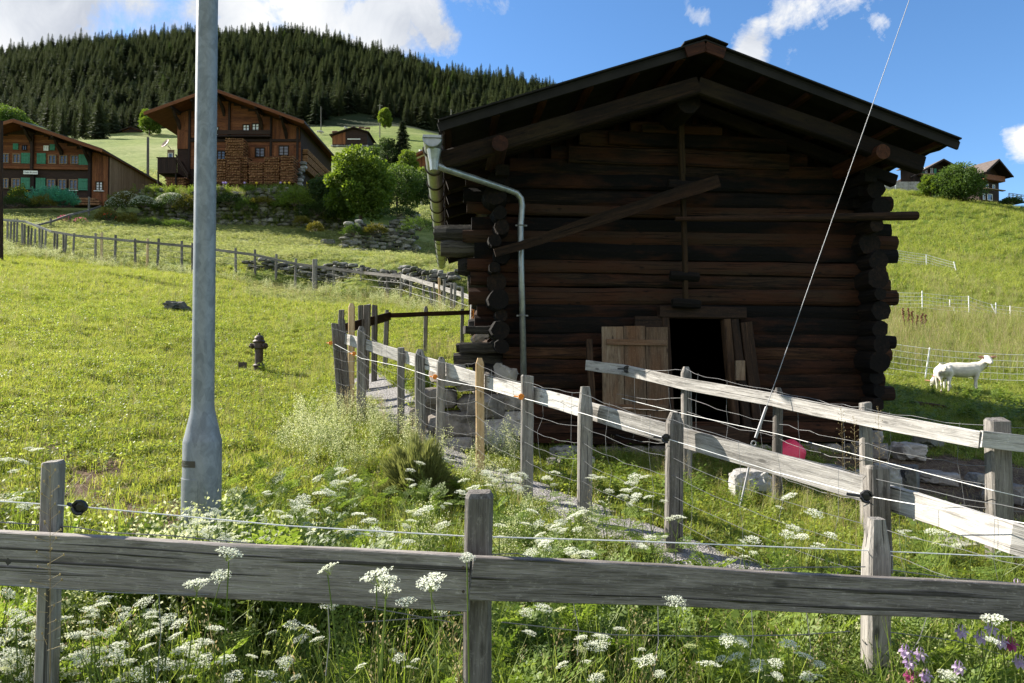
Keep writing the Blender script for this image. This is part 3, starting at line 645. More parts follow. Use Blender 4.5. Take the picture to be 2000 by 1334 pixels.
    for side in (-1, 1):
        vs = [L(RX, Y0 - .06, RZ + .09), L(RX + side * .27, Y0 - .06, RZ + .085 - .27 * SL), L(RX + side * .27, Y1, RZ + .085 - .27 * SL), L(RX, Y1, RZ + .09)]
        vs += [v - Vector((0, 0, .014)) for v in vs]; rc.add(vs, [(0, 1, 2, 3), (7, 6, 5, 4), (0, 4, 5, 1), (1, 5, 6, 2), (2, 6, 7, 3), (3, 7, 4, 0)])
    ad(rc, 'ridge_cap', M['roofsheet'])
    rb = MB()
    for side in (-1, 1): rb.beam(L(RX, Y0 - .022, RZ - .03), L(RX + side * .24, Y0 - .022, RZ - .03 - .24 * SL), .03, .14, ch=0, rnd=.5)
    ad(rb, 'ridge_board', M['fresh_beam'])
    ea = MB(); ea.beam(L(EL + .06, Y0 + .03, 2.66), L(EL + .06, Y1, 2.66), .03, .16); ad(ea, 'eave_board', M['beam'])
    # gutter under the left eave with hoops, downpipe
    gu = MB(); gx, gzz, gr = EL - .07, 2.51, .105; prof = []
    n = 12; vs = []; fs = []
    for j, y in enumerate((Y0 - .06, Y1 + .1)):
        for rr_, off in ((gr, 0), (gr - .008, 0)):
            for k in range(n + 1):
                a = math.pi + math.pi * k / n; vs.append(L(gx + rr_ * math.cos(a), y, gzz - .02 * j + rr_ * math.sin(a)))
    q = n + 1
    for k in range(n):
        fs += [(k, k + 1, 2 * q + k + 1, 2 * q + k), (q + k + 1, q + k, 3 * q + k, 3 * q + k + 1), (k, q + k, q + k + 1, k + 1)]
    c0 = len(vs); vs.append(L(gx, Y0 - .06, gzz)); fs += [(c0, k + 1, k) for k in range(n)]
    gu.add(vs, fs)
    gu.tube([L(gx + gr * math.cos(a), Y0 - .07, gzz + gr * math.sin(a)) for a in np.linspace(math.pi, 2 * math.pi, 14)], .007, 6)
    gu.beam(L(gx - gr, Y0 - .07, gzz + .012), L(gx + gr, Y0 - .07, gzz + .012), .02, .03, ch=0)
    gut = ad(gu, 'gutter', M['zinc'])
    for y in np.arange(Y0 + .35, Y1, .78):
        hp = MB(); hp.tube([L(gx + (gr + .012) * math.cos(a), y, gzz + (gr + .012) * math.sin(a)) for a in np.linspace(math.pi - .1, 2 * math.pi + .4, 14)], .011, 6, rnd=.2)
        hp.build('gutter_bracket', M['iron'], gut, world=False)
    dp = MB()
    p = [pix(*q) for q in ((841, 296, 7.93), (843, 312, 7.94), (850, 322, 7.95), (864, 328, 8.0), (990, 370, 8.70), (1009, 377, 8.78), (1018, 388, 8.80), (1020, 402, 8.81), (1017, 440, 8.82), (1018, 520, 8.82), (1023, 745, 8.84)) ]
    p = [root.matrix_basis.inverted() @ q for q in p]
    dp.tube(p, .040, 14, rnd=.5)
    dpo = ad(dp, 'downpipe', M['zinc'], smooth=True)
    fu = MB(); fu.lathe(L(gx + .02, Y0 + .07, gzz - .34), [(.045, 0), (.06, .12), (.085, .24)], 12); fu.build('outlet_funnel', M['zinc'], dpo, world=False)
    for zz in (1.72, .55):
        cx = root.matrix_basis.inverted() @ pix(1018 if zz > 1 else 1020, 440, 8.82); cc = MB(); cc.tube([Vector((cx.x + .05 * math.cos(a), cx.y + .05 * math.sin(a), zz + 1.2)) for a in np.linspace(0, 2 * math.pi, 13)], .008, 6)
        cc.beam((cx.x - .075, cx.y, zz + 1.2), (cx.x + .075, cx.y, zz + 1.2), .02, .02, ch=0); cc.build('pipe_clamp', M['wire'], dpo, world=False)
    return root
barn = make_barn()
# ------------------------------------------------------------------ fences
def post_mesh(px, py, Y, w, d=None, tip='cut', lean=0.0, depth_in=.25, base=None):
    """a hewn square post from under the ground to its top"""
    top = pix(px, py, Y); d = d or w * .85; mb = MB()
    gb = g(top.x, top.y) if base is None else base
    p0 = Vector((top.x + lean, top.y, gb - depth_in)); a, b, c = w / 2, d / 2, min(w, d) * .14
    sec = [(-a + c, -b), (a - c, -b), (a, -b + c), (a, b - c), (a - c, b), (-a + c, b), (-a, b - c), (-a, -b + c)]
    n = 7; pts = []; sc = []
    tipl = {'cut': .0, 'blunt': .018, 'point': .07, 'taper': .16}[tip] * (w / .1)
    Lh = (top - p0).length - tipl
    for i in range(n + 1):
        f = i / n * Lh / (Lh + tipl); q = p0.lerp(top, f); pts.append(q + Vector((random.uniform(-1, 1), random.uniform(-1, 1), 0)) * w * .018); sc.append(1 + random.uniform(-.025, .025) + .05 * (1 - f))
    if tipl: pts.append(top); sc.append({'point': .5, 'blunt': .8}.get(tip, .62))
    else: pts.append(top + Vector((0, 0, .008))); sc.append(.9)
    mb.sweep(pts, sec, sc, (0, 1, 0), True, random.random()); return mb, top
def rail_mesh(pts, h, th=.03, jit=.004, wav=.004):
    """board following the points (centre line), h high"""
    mb = MB(); P = []
    for a, b in zip(pts[:-1], pts[1:]):
        n = max(2, int((b - a).length / .35))
        for k in range(n): P.append(a.lerp(b, k / n))
    P.append(pts[-1]); P = [P[0]] + [p + Vector((0, 0, random.uniform(-wav, wav))) for p in P[1:-1]] + [P[-1]]
    a, b, c = th / 2, h / 2, .003
    sec = [(-a + c, -b), (a - c, -b), (a, -b + c), (a, b - c), (a - c, b), (-a + c, b), (-a, b - c), (-a, -b + c)]
    mb.sweep(P, sec, [1 + random.uniform(-jit, jit) * 6 for _ in P], (0, 0, 1), True, random.random(), jit * 2); return mb
def wire_pts(a, b, sag, n=8, wob=.004):
    return [a.lerp(b, k / n) + Vector((random.uniform(-wob, wob), random.uniform(-wob, wob), -sag * 4 * (k / n) * (1 - k / n) + random.uniform(-wob, wob))) for k in range(n + 1)]
def wires(root, pts, levels, r, mat, name='wire', sag=.02, wob=.004, stays=None, n=8):
    """strands between the points at each level below them, with upright stays"""
    mb = MB()
    for lv in levels:
        for a, b in zip(pts[:-1], pts[1:]):
            mb.tube(wire_pts(a + Vector((0, 0, lv)), b + Vector((0, 0, lv)), sag * random.uniform(.3, 1.4), n, wob), r, 5)
    if stays:
        for a, b in zip(pts[:-1], pts[1:]):
            k = max(1, int((b - a).length / stays))
            for j in range(1, k + 1):
                q = a.lerp(b, (j - .5 + random.uniform(-.15, .15)) / k)
                mb.tube([q + Vector((random.uniform(-.03, .03), random.uniform(-.012, .012), lv - .012)) for lv in levels], r * .75, 4)
    return mb.build(name, mat, root)
def insulator(root, p, mat, s=1.0):
    mb = MB(); mb.lathe(p, [(.012 * s, -.01 * s), (.024 * s, -.006 * s), (.024 * s, .006 * s), (.012 * s, .01 * s)], 10, axis=(0, 1, .15))
    mb.tube([p + Vector((.024 * s * math.cos(a), -.012 * s, .024 * s * math.sin(a))) for a in np.linspace(0, 5.2, 9)], .006 * s, 5)
    mb.tube([p + Vector((-.02 * s, 0, 0)), p + Vector((-.065 * s, .03 * s, .004))], .007 * s, 5)
    return mb.build('insulator', mat, root)

def road_fence():
    root = thing('road_fence', pix(935, 1334, 2.25), 'grey fence nearest the viewer, wide shaded boards end to end on short posts', 'fence')
    for (px, py, Y, w, tip, ln) in ((104, 905, 2.42, .060, 'cut', -.02), (936, 960, 2.30, .092, 'blunt', -.012), (1711, 1012, 2.74, .088, 'taper', -.02), (-620, 870, 2.6, .1, 'cut', 0), (2480, 1060, 3.1, .11, 'cut', 0)):
        mb, top = post_mesh(px, py, Y, w, w * .9, tip, ln); mb.build('post', M['greypost'], root)
    def knots(mb, L_, fy):
        for (px, py, r_, el) in L_:
            c = pix(px, py, fy(px)); vs = [c + Vector((0, -.0012, 0))]; vs += [c + Vector((r_ * (1.35 if k % 2 else 1.2) * math.cos(k * .449), 0, r_ * el * math.sin(k * .449))) for k in range(14)]; n0 = len(vs); vs += [v + Vector((0, .012, 0)) for v in vs[1:]]
            mb.add(vs, [(0, 1 + (k + 1) % 14, 1 + k) for k in range(14)] + [(1 + k, 1 + (k + 1) % 14, 15 + (k + 1) % 14, 15 + k) for k in range(14)], None, .1, 1)
    kn = plain('dark_knots', (.045, .04, .035), .9, 0, .5, 60)
    mb = rail_mesh([pix(-640, 1057, 2.56), pix(0, 1090, 2.32), pix(918, 1138, 2.19)], .176, .034)
    knots(mb, [(267, 1103, .0075, 1.2), (425, 1106, .0065, 1.3), (22, 1097, .015, 1.1), (575, 1143, .005, 1), (172, 1089, .0035, 1), (478, 1090, .0035, 1), (486, 1128, .004, 1), (672, 1145, .004, 1), (76, 1086, .004, 1)], lambda q: float(np.interp(q, [0, 918], [2.32, 2.19])) - .0175)
    mb.build('rail', [M['grey'], kn], root)
    mb = rail_mesh([pix(919, 1128, 2.17), pix(1300, 1143, 2.33), pix(2000, 1178, 2.62), pix(2520, 1200, 2.95)], .134, .034)
    knots(mb, [(1857, 1157, .017, 1.15), (1738, 1186, .011, .7), (1318, 1128, .003, 2), (1342, 1132, .004, 2), (1688, 1182, .004, 1), (1948, 1172, .005, 1), (1130, 1118, .003, 1)], lambda q: float(np.interp(q, [919, 1300, 2000], [2.17, 2.33, 2.62])) - .0175)
    mb.build('rail', [M['grey'], kn], root)
    # screws on the joint
    for (px, py) in ((905, 1108), (905, 1155), (1325, 1140), (1690, 1160)):
        sc = MB()
        sc.lathe(pix(px, py, 2.165 + (px - 905) * .0004), [(.005, -.003), (.004, .003)], 8, axis=(0, 1, 0)); sc.build('screw', M['iron'], root)
    c = MB(); cp = [pix(-600, 955, 2.6), pix(0, 979, 2.42), pix(150, 989, 2.40), pix(560, 1027, 2.36), pix(905, 1047, 2.36), pix(1240, 1057, 2.5), pix(1690, 1075, 2.72), pix(2000, 1089, 2.85), pix(2500, 1100, 3.1)]
    c.tube(cp, .0022, 6); c.build('cord', M['rope'], root)
    insulator(root, pix(158, 990, 2.38), M['black'], .95)
    w = MB()
    w.tube([pix(-600, 1000, 2.6), pix(0, 1020, 2.42), pix(104, 1026, 2.42), pix(150, 1030, 2.43), pix(210, 1040, 2.42), pix(330, 1046, 2.4), pix(500, 1062, 2.4)], .0022, 5)
    for line in ([(950, 1083), (1010, 1081), (1060, 1095), (1300, 1105)], [(1450, 1115), (1550, 1108), (1690, 1107)], [(1740, 1113), (1850, 1128), (2000, 1140)],
                 [(700, 1216), (850, 1205), (905, 1200)], [(980, 1215), (1200, 1240), (1400, 1243), (1560, 1240), (1660, 1233)], [(1740, 1235), (1800, 1242), (1870, 1252), (2000, 1292)], [(0, 1142), (240, 1158), (600, 1165), (880, 1215)]):
        w.tube([pix(a, b, 2.42 + (a - 905) * .00035) for a, b in line], .0021, 5)
    for (a, b, c2, d) in ((1285, 1185, 1275, 1320), (1468, 1190, 1462, 1300), (1575, 1195, 1580, 1334), (1120, 1178, 1128, 1280), (310, 1150, 306, 1330), (640, 1172, 636, 1320), (1810, 1205, 1770, 1290), (1975, 1215, 1965, 1320)):
        w.tube([pix(a, b, 2.44 + (a - 905) * .00035), pix((a + c2) / 2 + 6, (b + d) / 2, 2.44 + (a - 905) * .00035), pix(c2, d, 2.44 + (a - 905) * .00035)], .0018, 4)
    w.build('wire', M['wire'], root)
    return root
road_fence()

def path_fence():
    root = thing('path_fence', ground(1318, 4.95), 'bleached board fence on grey posts running along the camera side of the gravel path', 'fence')
    posts = [(1711, 914, 3.92, .118, 'cut'), (1318, 805, 4.97, .115, 'point'), (1143, 755, 5.65, .115, 'taper'), (1030, 735, 6.35, .115, 'cut'), (937, 699, 7.12, .088, 'point'),
             (862, 697, 7.62, .088, 'point'), (820, 682, 8.05, .11, 'point'), (783, 680, 8.45, .082, 'cut'), (706, 637, 9.1, .105, 'point'), (667, 625, 9.62, .09, 'cut'), (654, 633, 9.5, .085, 'cut'), (2290, 1010, 2.75, .12, 'cut')]
    tops = []
    for i, (px, py, Y, w, tip) in enumerate(posts):
        mb, top = post_mesh(px, py, Y, w, w * .85, tip, random.uniform(-.03, .03) if px > 700 else .12)
        o = mb.build('post', M['fresh'] if px == 937 else M['greypost'], root)
        if px == 937: tag(o, 'fresh yellow post')
        tops.append(top)
    B = [[(668, 660, 9.62), (718, 675, 9.0), (783, 695, 8.52), (853, 716, 7.76), (937, 743, 7.18)], [(939, 744, 7.2), (1030, 767, 6.45), (1143, 800, 5.74)],
         [(1143, 800, 5.76), (1318, 851, 5.05)], [(1320, 851, 5.08), (1511, 906, 4.5), (1690, 958, 4.03), (1740, 974, 3.9)], [(1741, 974, 3.93), (1850, 1008, 3.6), (1992, 1055, 3.2), (2300, 1150, 2.82)]]
    for b in B: rail_mesh([pix(*q) + Vector((.0, .045, 0)) for q in b], .146, .03).build('rail', M['white'], root)
    q = [tops[11], tops[0], tops[1], tops[2], tops[3], tops[4], tops[5], tops[6], tops[7], tops[8], tops[10]]
    q = [p + Vector((-.03, -.05, -.05)) for p in q]
    wires(root, q, (0, -.27, -.40, -.55, -.72, -.88), .0016, M['wire'], sag=.035, wob=.008, stays=.33)
    c = MB(); cc = [pix(2300, 1090, 2.72), pix(2000, 1022, 3.12), pix(1700, 970, 3.83), pix(1511, 921, 4.4), pix(1300, 856, 4.88), pix(1140, 808, 5.55), pix(1030, 780, 6.26), pix(937, 756, 7.0), pix(862, 742, 7.5), pix(783, 716, 8.35), pix(706, 700, 9.0), pix(654, 672, 9.4)]
    c.tube(cc, .0026, 6); c.build('cord', M['rope'], root)
    for p, mt, s in ((pix(1690, 969, 3.8), 'black', 1.3), (pix(1300, 856, 4.87), 'black', 1.2), (pix(1018, 775, 6.2), 'orange', 1.0), (pix(850, 736, 7.5), 'orange', 1.0), (pix(692, 691, 8.95), 'orange', 1.0), (pix(646, 670, 9.4), 'orange', 1.0)): insulator(root, p, M[mt], s)
    return root
path_fence()

def barn_fence():
    root = thing('barn_fence', ground(1520, 6.45), 'bleached fence between path and barn door, thick square post at its near end', 'fence')
    tops = []
    for i, (px, py, Y, w, d, tip) in enumerate(((1340, 716, 7.36, .098, .09, 'point'), (1520, 757, 6.47, .075, .075, 'point'), (1690, 788, 5.75, .082, .08, 'cut'), (1948, 822, 4.98, .15, .10, 'cut'), (2600, 860, 5.1, .12, .12, 'cut'))):
        mb, top = post_mesh(px, py, Y, w, d, tip, -.03 if px == 1520 else .0); o = mb.build('post', M['greypost'], root); tops.append(top)
        if px == 1948: tag(o, 'thick square post with a flat top')
    rail_mesh([pix(1145, 713, 8.5), pix(1215, 722, 8.1), pix(1336, 749, 7.26), pix(1511, 781, 6.38), pix(1673, 815, 5.66), pix(1914, 859, 4.87)], .125, .03).build('rail', M['white'], root)
    rail_mesh([pix(1916, 857, 4.86), pix(2000, 867, 4.86), pix(2620, 930, 5.0)], .118, .03).build('rail', M['white'], root)
    q = [pix(1205, 715, 8.1), tops[0], tops[1], tops[2], tops[3], tops[4]]; q = [p + Vector((-.02, -.045, -.03)) for p in q]
    wires(root, q, (0, -.30, -.44, -.60, -.78), .0020, M['wire'], sag=.04, wob=.012, stays=.36)
    c = MB(); c.tube([pix(1215, 778, 8.0), pix(1335, 808, 7.25), pix(1520, 848, 6.38), pix(1690, 893, 5.67), pix(1940, 958, 4.86), pix(2300, 1040, 4.8)], .003, 6); c.build('cord', M['rope'], root)
    insulator(root, pix(1224, 721, 8.0), M['black'], 1.5)
    return root
barn_fence()

def corner_fence():
    root = thing('corner_fence', ground(755, 12.6), 'short dark board fence bending from the path corner to the barn side wall', 'fence')
    for (px, py, Y, w, tip) in ((687, 592, 10.0, .085, 'point'), (667, 606, 10.4, .08, 'cut'), (704, 597, 10.9, .075, 'cut'), (717, 596, 11.0, .11, 'cut'), (732, 597, 11.6, .09, 'cut'), (756, 605, 12.6, .085, 'taper'), (832, 598, 13.2, .075, 'point'), (903, 604, 13.6, .07, 'cut')):
        mb, top = post_mesh(px, py, Y, w, w * .8, tip, random.uniform(-.04, .04)); o = mb.build('post', M['fresh'] if px == 687 else M['greypost'], root)
        if px == 687: tag(o, 'fresh pale post')
    rail_mesh([pix(672, 642, 10.1), pix(762, 617, 12.55)], .15, .03).build('rail', M['frame'], root)
    rail_mesh([pix(763, 616, 12.5), pix(925, 610, 13.55)], .085, .03).build('rail', M['frame'], root)
    wires(root, [pix(760, 640, 12.55), pix(832, 640, 13.15), pix(905, 640, 13.6)], (0, -.35), .002, M['wire'], sag=.03)
    return root
corner_fence()

def meadow_fence():
    root = thing('meadow_fence', ground(460, 35), 'long thin picket-post fence with a rail crossing the far side of the meadow', 'fence')
    P = [(4, 432), (15, 429), (22, 431), (28, 429), (34, 429), (43, 437), (48, 438), (56, 443), (62, 446), (69, 448), (77, 446), (83, 447), (90, 449), (107, 452), (112, 453), (124, 455), (129, 455), (145, 456), (187, 457), (199, 455), (226, 460), (264, 466),
         (289, 467), (310, 468), (355, 470), (376, 476), (412, 480), (460, 484), (498, 489), (540, 496), (578, 506), (615, 508), (652, 520), (706, 522), (756, 530), (784, 531), (803, 536), (827, 540), (835, 538), (848, 552), (858, 545), (868, 550), (882, 555), (889, 554), (903, 562)]
    def dep(px): return float(np.interp(px, [0, 60, 145, 355, 540, 706, 784, 860, 905], [40.5, 38.5, 36.7, 35.6, 34.0, 31.6, 29.6, 26.6, 25.0]))
    for (px, py) in P:
        fr = px in (199, 289, 858); Y = dep(px); w = .20 if px == 615 else .10 if px > 145 else .085
        top = pix(px, py, Y)
        mb, t_ = post_mesh(px, py + random.uniform(-1.5, 1), Y, w, w, 'cut', .25 if px == 835 else random.uniform(-.06, .06)); o = mb.build('post', M['fresh'] if fr else M['greypost'], root)
        if fr: tag(o, 'fresh pale post')
    R_ = [(-60, 424), (50, 433), (100, 452), (146, 460), (262, 471), (378, 482), (423, 488), (498, 498), (580, 516), (652, 525), (712, 533), (784, 540)]
    for a, b in zip(R_[:-1], R_[1:]):
        rail_mesh([pix(a[0], a[1], dep(a[0]) - .06), pix(b[0], b[1], dep(b[0]) - .06)], .13, .03).build('rail', M['greypost'] if a[0] > 60 else M['white'], root)  # left boards take the paler wood, painting their sunlit stretch
    rail_mesh([pix(784, 539, 29.5), pix(850, 558, 27), pix(925, 583, 24.4)], .17, .03).build('rail', M['white'], root)
    pts = [pix(px, py + 12, dep(px) - .1) for px, py in R_[3:]] + [pix(850, 572, 26.9), pix(915, 598, 24.5)]
    wires(root, pts, (0, -.3), .006, M['wire'], sag=.02, wob=.01, n=4)
    return root
meadow_fence()

def net_fence(name, label, line, hgt, nl, r, posts, mat='rope', stay=.15, grp=None):
    """electric sheep netting: strands hung on thin white stakes"""
    root = thing(name, ground(line[0][0], line[0][2]), label, 'net fence', grp)
    tops = [pix(*q) for q in line]; mb = MB()
    for lv in np.linspace(0, -hgt, nl):
        for a, b in zip(tops[:-1], tops[1:]): mb.tube(wire_pts(a + Vector((0, 0, lv)), b + Vector((0, 0, lv)), .03, 6, .004), r, 5)
    mb.build('strands', M[mat], root)
    sb = MB()
    for a, b in zip(tops[:-1], tops[1:]):
        k = int((b - a).length / stay)
        for j in range(k): q = a.lerp(b, j / k); sb.tube([q, q + Vector((random.uniform(-.02, .02), 0, -hgt))], r * .55, 3)
    o = sb.build('stays', M['wire'], root); tag(o, kind='stuff')
    for (px, py, Y, ln) in posts:
        t_ = pix(px, py, Y); pb = MB(); pb.tube([Vector((t_.x + ln, t_.y, g(t_.x, t_.y) - .1)), t_], r * 3.4, 8); pb.build('stake', M['whitef'], root)
    return root
net_fence('sheep_net', 'white electric netting on a leaning stake right behind the two white goats', [(1640, 652, 18.0), (1815, 681, 17.3), (2000, 693, 16.9), (2400, 720, 16.5)], .80, 6, .0055, [(1816, 679, 17.3, -.15), (2180, 700, 16.8, 0), (1650, 650, 18, 0)])
net_fence('sheep_net', 'pale netting with several upright stakes halfway up the right hand slope', [(1690, 566, 32.6), (1742, 570, 32.3), (1801, 572, 32), (1892, 580, 31.8), (1944, 596, 31.5), (2100, 608, 31)], .85, 6, .0075,
          [(1742, 567, 32.3, 0), (1801, 568, 32, 0), (1855, 585, 33.5, 0), (1892, 578, 31.8, 0), (1936, 594, 32.4, .25), (1945, 591, 31.5, 0), (1973, 597, 31.2, 0), (1862, 600, 31.8, .12)])
net_fence('sheep_net', 'short stretch of slack pale netting highest on the green slope', [(1690, 472, 52), (1742, 487, 51.4), (1808, 497, 51), (1866, 513, 50)], .95, 6, .011, [(1742, 485, 51.4, 0), (1809, 497, 51, 0), (1863, 511, 50, .2)])

# ------------------------------------------------------------------ street lamp post in the meadow edge
def lamp_post():
    Y = 3.72; x = (397.5 - 1000) / F * Y; gb = g(x, Y); z = lambda py: pix(397, py, Y).z
    root = thing('lamp_post', (x, Y, gb), 'galvanised steel lamp post with a wider foot and small name plate standing in the meadow', 'lamp post')
    mb = MB(); z0, z1, z2 = z(985), z(862), z(800)
    prof = [(.0985, gb - .3), (.0985, z(930)), (.0985, z1), (.096, z1 + .012), (.090, z1 + .035), (.0625, z2 - .01), (.0585, z2 + .02), (.0575, z2 + .08), (.0535, 4.5), (.048, 6.4)]
    mb.lathe((x, Y, 0), prof, 40); mb.build('pole', M['galv'], root, smooth=True)
    # access door: a curved plate a few millimetres proud
    dm = MB(); n = 22; vs = []; fs = []; a0, a1 = math.radians(-168), math.radians(-78)
    for zz in (z(931), gb + .25):
        for rr in (.1025, .0985):
            for k in range(n + 1): a = a0 + (a1 - a0) * k / n; vs.append((x + rr * math.cos(a), Y + rr * math.sin(a), zz))
    q = n + 1
    for k in range(n): fs += [(k + 1, k, 2 * q + k, 2 * q + k + 1), (k, k + 1, q + k + 1, q + k)]
    fs += [(0, q, 3 * q, 2 * q), (q - 1, 3 * q - 1 + 0, 4 * q - 1, 2 * q - 1)]
    dm.add(vs, [f for f in fs if len(set(f)) == 4]); d = dm.build('access_door', M['galv'], root)
    bl = MB(); a = math.radians(-128); bl.lathe((x + .1015 * math.cos(a), Y + .1015 * math.sin(a), z(937)), [(.006, 0), (.005, .004)], 10, axis=(math.cos(a), math.sin(a), 0)); bl.build('bolt', M['iron'], d)
    # name plate
    pm = MB(); vs = []; fs = []; a0, a1 = math.radians(-161), math.radians(-86); zt, zb = z(895.5), z(908)
    for zz in (zt, zb):
        for k in range(n + 1): a = a0 + (a1 - a0) * k / n; vs.append((x + .1003 * math.cos(a), Y + .1003 * math.sin(a), zz))
    for k in range(n): fs.append((k + 1, k, q + k, q + k + 1))
    pm.add(vs, fs); plate = pm.build('name_plate', plain('dark_plate', (.055, .045, .032), .5), root)
    for a in (-154, -92):
        a = math.radians(a); rv = MB(); rv.lathe((x + .1002 * math.cos(a), Y + .1002 * math.sin(a), (zt + zb) / 2), [(.0032, 0), (.0028, .0015)], 8, axis=(math.cos(a), math.sin(a), 0)); rv.build('rivet', M['zinc'], plate)
    for body, zz, am, st in (('EWL', zt - .010, -127, .085), ('JDD 2401', zb + .010, -130, .052)):
        n_ = len(body)
        for i, ch in enumerate(body):
            if ch == ' ': continue
            a = math.radians(am + (i - (n_ - 1) / 2) * 5.9); rr = .1008
            text_mesh('letter', ch, .0125, M['zinc'], plate, tuple(Vector((x + rr * math.cos(a), Y + rr * math.sin(a), zz)) - plate.location - root.location), (math.pi / 2, 0, a + math.pi / 2), .0002)
    hd = MB(); hd.beam((x, Y, 6.38), (x + .1, Y - .7, 6.46), .14, .07, segs=3, taper=.8); hd.build('lamp_head', M['galv'], root)
lamp_post()

def hydrant():
    Y = 13.9; x = (506 - 1000) / F * Y; gb = g(x, Y); s = Y / F
    H = pix(506, 650, Y).z - gb
    root = thing('fire_hydrant', (x, Y, gb), 'old brown cast iron hydrant with two side outlets standing in the meadow', 'hydrant')
    k = H / .86; mb = MB()
    mb.lathe((x, Y, gb), [(a * k, b * k) for a, b in ((.105, -.1), (.105, .12), (.125, .14), (.125, .165), (.09, .19), (.085, .22), (.085, .5), (.1, .52), (.115, .53), (.115, .64), (.125, .66), (.135, .675), (.12, .69), (.10, .70))], 22); mb.build('barrel', M['iron'], root, smooth=False)
    cp = MB(); cp.lathe((x, Y, gb), [(a * k, b * k) for a, b in ((.128, .672), (.10, .705), (.095, .745), (.10, .75), (.085, .78), (.05, .805), (.022, .815), (.024, .84), (.012, .86))], 22); cp.build('cap', M['iron'], root)
    for sgn in (-1, 1):
        o = MB(); o.lathe((x + sgn * .09 * k, Y - .02, gb + .595 * k), [(.045 * k, 0), (.05 * k, .04 * k), (.068 * k, .05 * k), (.068 * k, .08 * k), (.03 * k, .095 * k), (.03 * k, .12 * k)], 14, axis=(sgn, -.35, -.35)); o.build('outlet', M['iron'], root)
hydrant()
def marker():
    Y = 13.6; x = (474 - 1000) / F * Y; gb = g(x, Y)
    root = thing('marker_plate', (x, Y, gb), 'small rusty brown plate on a short stake beside the hydrant', 'marker')
    z = pix(474, 709, Y).z
    mb = MB(); mb.box((x, Y, (z + gb) / 2 + .04), (.17, .012, (z - gb) * .75)); mb.build('plate', M['iron'], root)
    st = MB(); st.tube([(x + .01, Y + .015, gb - .1), (x + .01, Y + .015, z + .03)], .012, 6); st.build('stake', M['iron'], root)
marker()
def guy_wire():
    Y = 6.25; e = pix(1472, 866, Y); root = thing('guy_wire', ground(1447, 6.25), 'taut steel guy cable rising from an anchor rod in front of the barn', 'cable')
    mb = MB(); top = pix(1776, 0, 6.35); d = (top - e); a = e + d * .03
    mb.tube([a, e + d * 1.6], .0032, 7); mb.build('steel_rope', M['cable'], root)
    tb = MB(); tb.tube([e + d * .012, a + d * .05], .013, 7); tb.tube([e + Vector((.022 * math.cos(t_), 0, .022 * math.sin(t_))) for t_ in np.linspace(0, 6.4, 14)], .007, 6); tb.build('thimble_eye', M['cable'], root)
    rb = MB(); gp = ground(1440, 6.2); rb.tube([gp - Vector((.05, 0, .2)), e - Vector((0, 0, .02))], .010, 7); rb.build('anchor_rod', M['cable'], root)
guy_wire()
def bucket():
    Y = 7.9; c = ground(1540, Y); c.z = pix(1540, 888, Y).z
    root = thing('pink_tub', c, 'bright pink plastic tub lying upturned in front of the barn wall', 'tub')
    mb = MB(); ax = Vector((.62, -.28, .75)).normalized(); mb.lathe(c + Vector((-.0, 0, .0)), [(.19, -.05), (.215, -.045), (.215, -.022), (.18, -.01), (.155, .06), (.12, .13), (.10, .155), (.07, .165), (.001, .165)], 24, axis=ax); mb.build('shell', M['pinkpl'], root, smooth=False)
    hb = MB(); u = ax.cross(Vector((0, 1, 0))).normalized(); v = ax.cross(u)
    hb.tube([c + Vector((-.03, 0, -.02)) - ax * .045 + u * (-.23 - .07 * math.sin(t_)) + v * (.06 * math.cos(t_)) for t_ in np.linspace(0, math.pi, 8)], .012, 6); hb.build('handle', M['pinkpl'], root)
bucket()
def tools():
    for px, mt, lb, nm in ((927, 'orange', 'thin orange pole leaning in the barn corner', 'orange_pole'), (922, 'rope', 'thin white pole leaning beside an orange one in the barn corner', 'white_pole')):
        a = pix(px - 3, 628, 9.6); b = pix(px + 2, 520, 9.45); mb = MB(); mb.tube([a, b], .011, 8); tag(mb.build(nm, M[mt], None, loc=a), lb, 'pole')
tools()
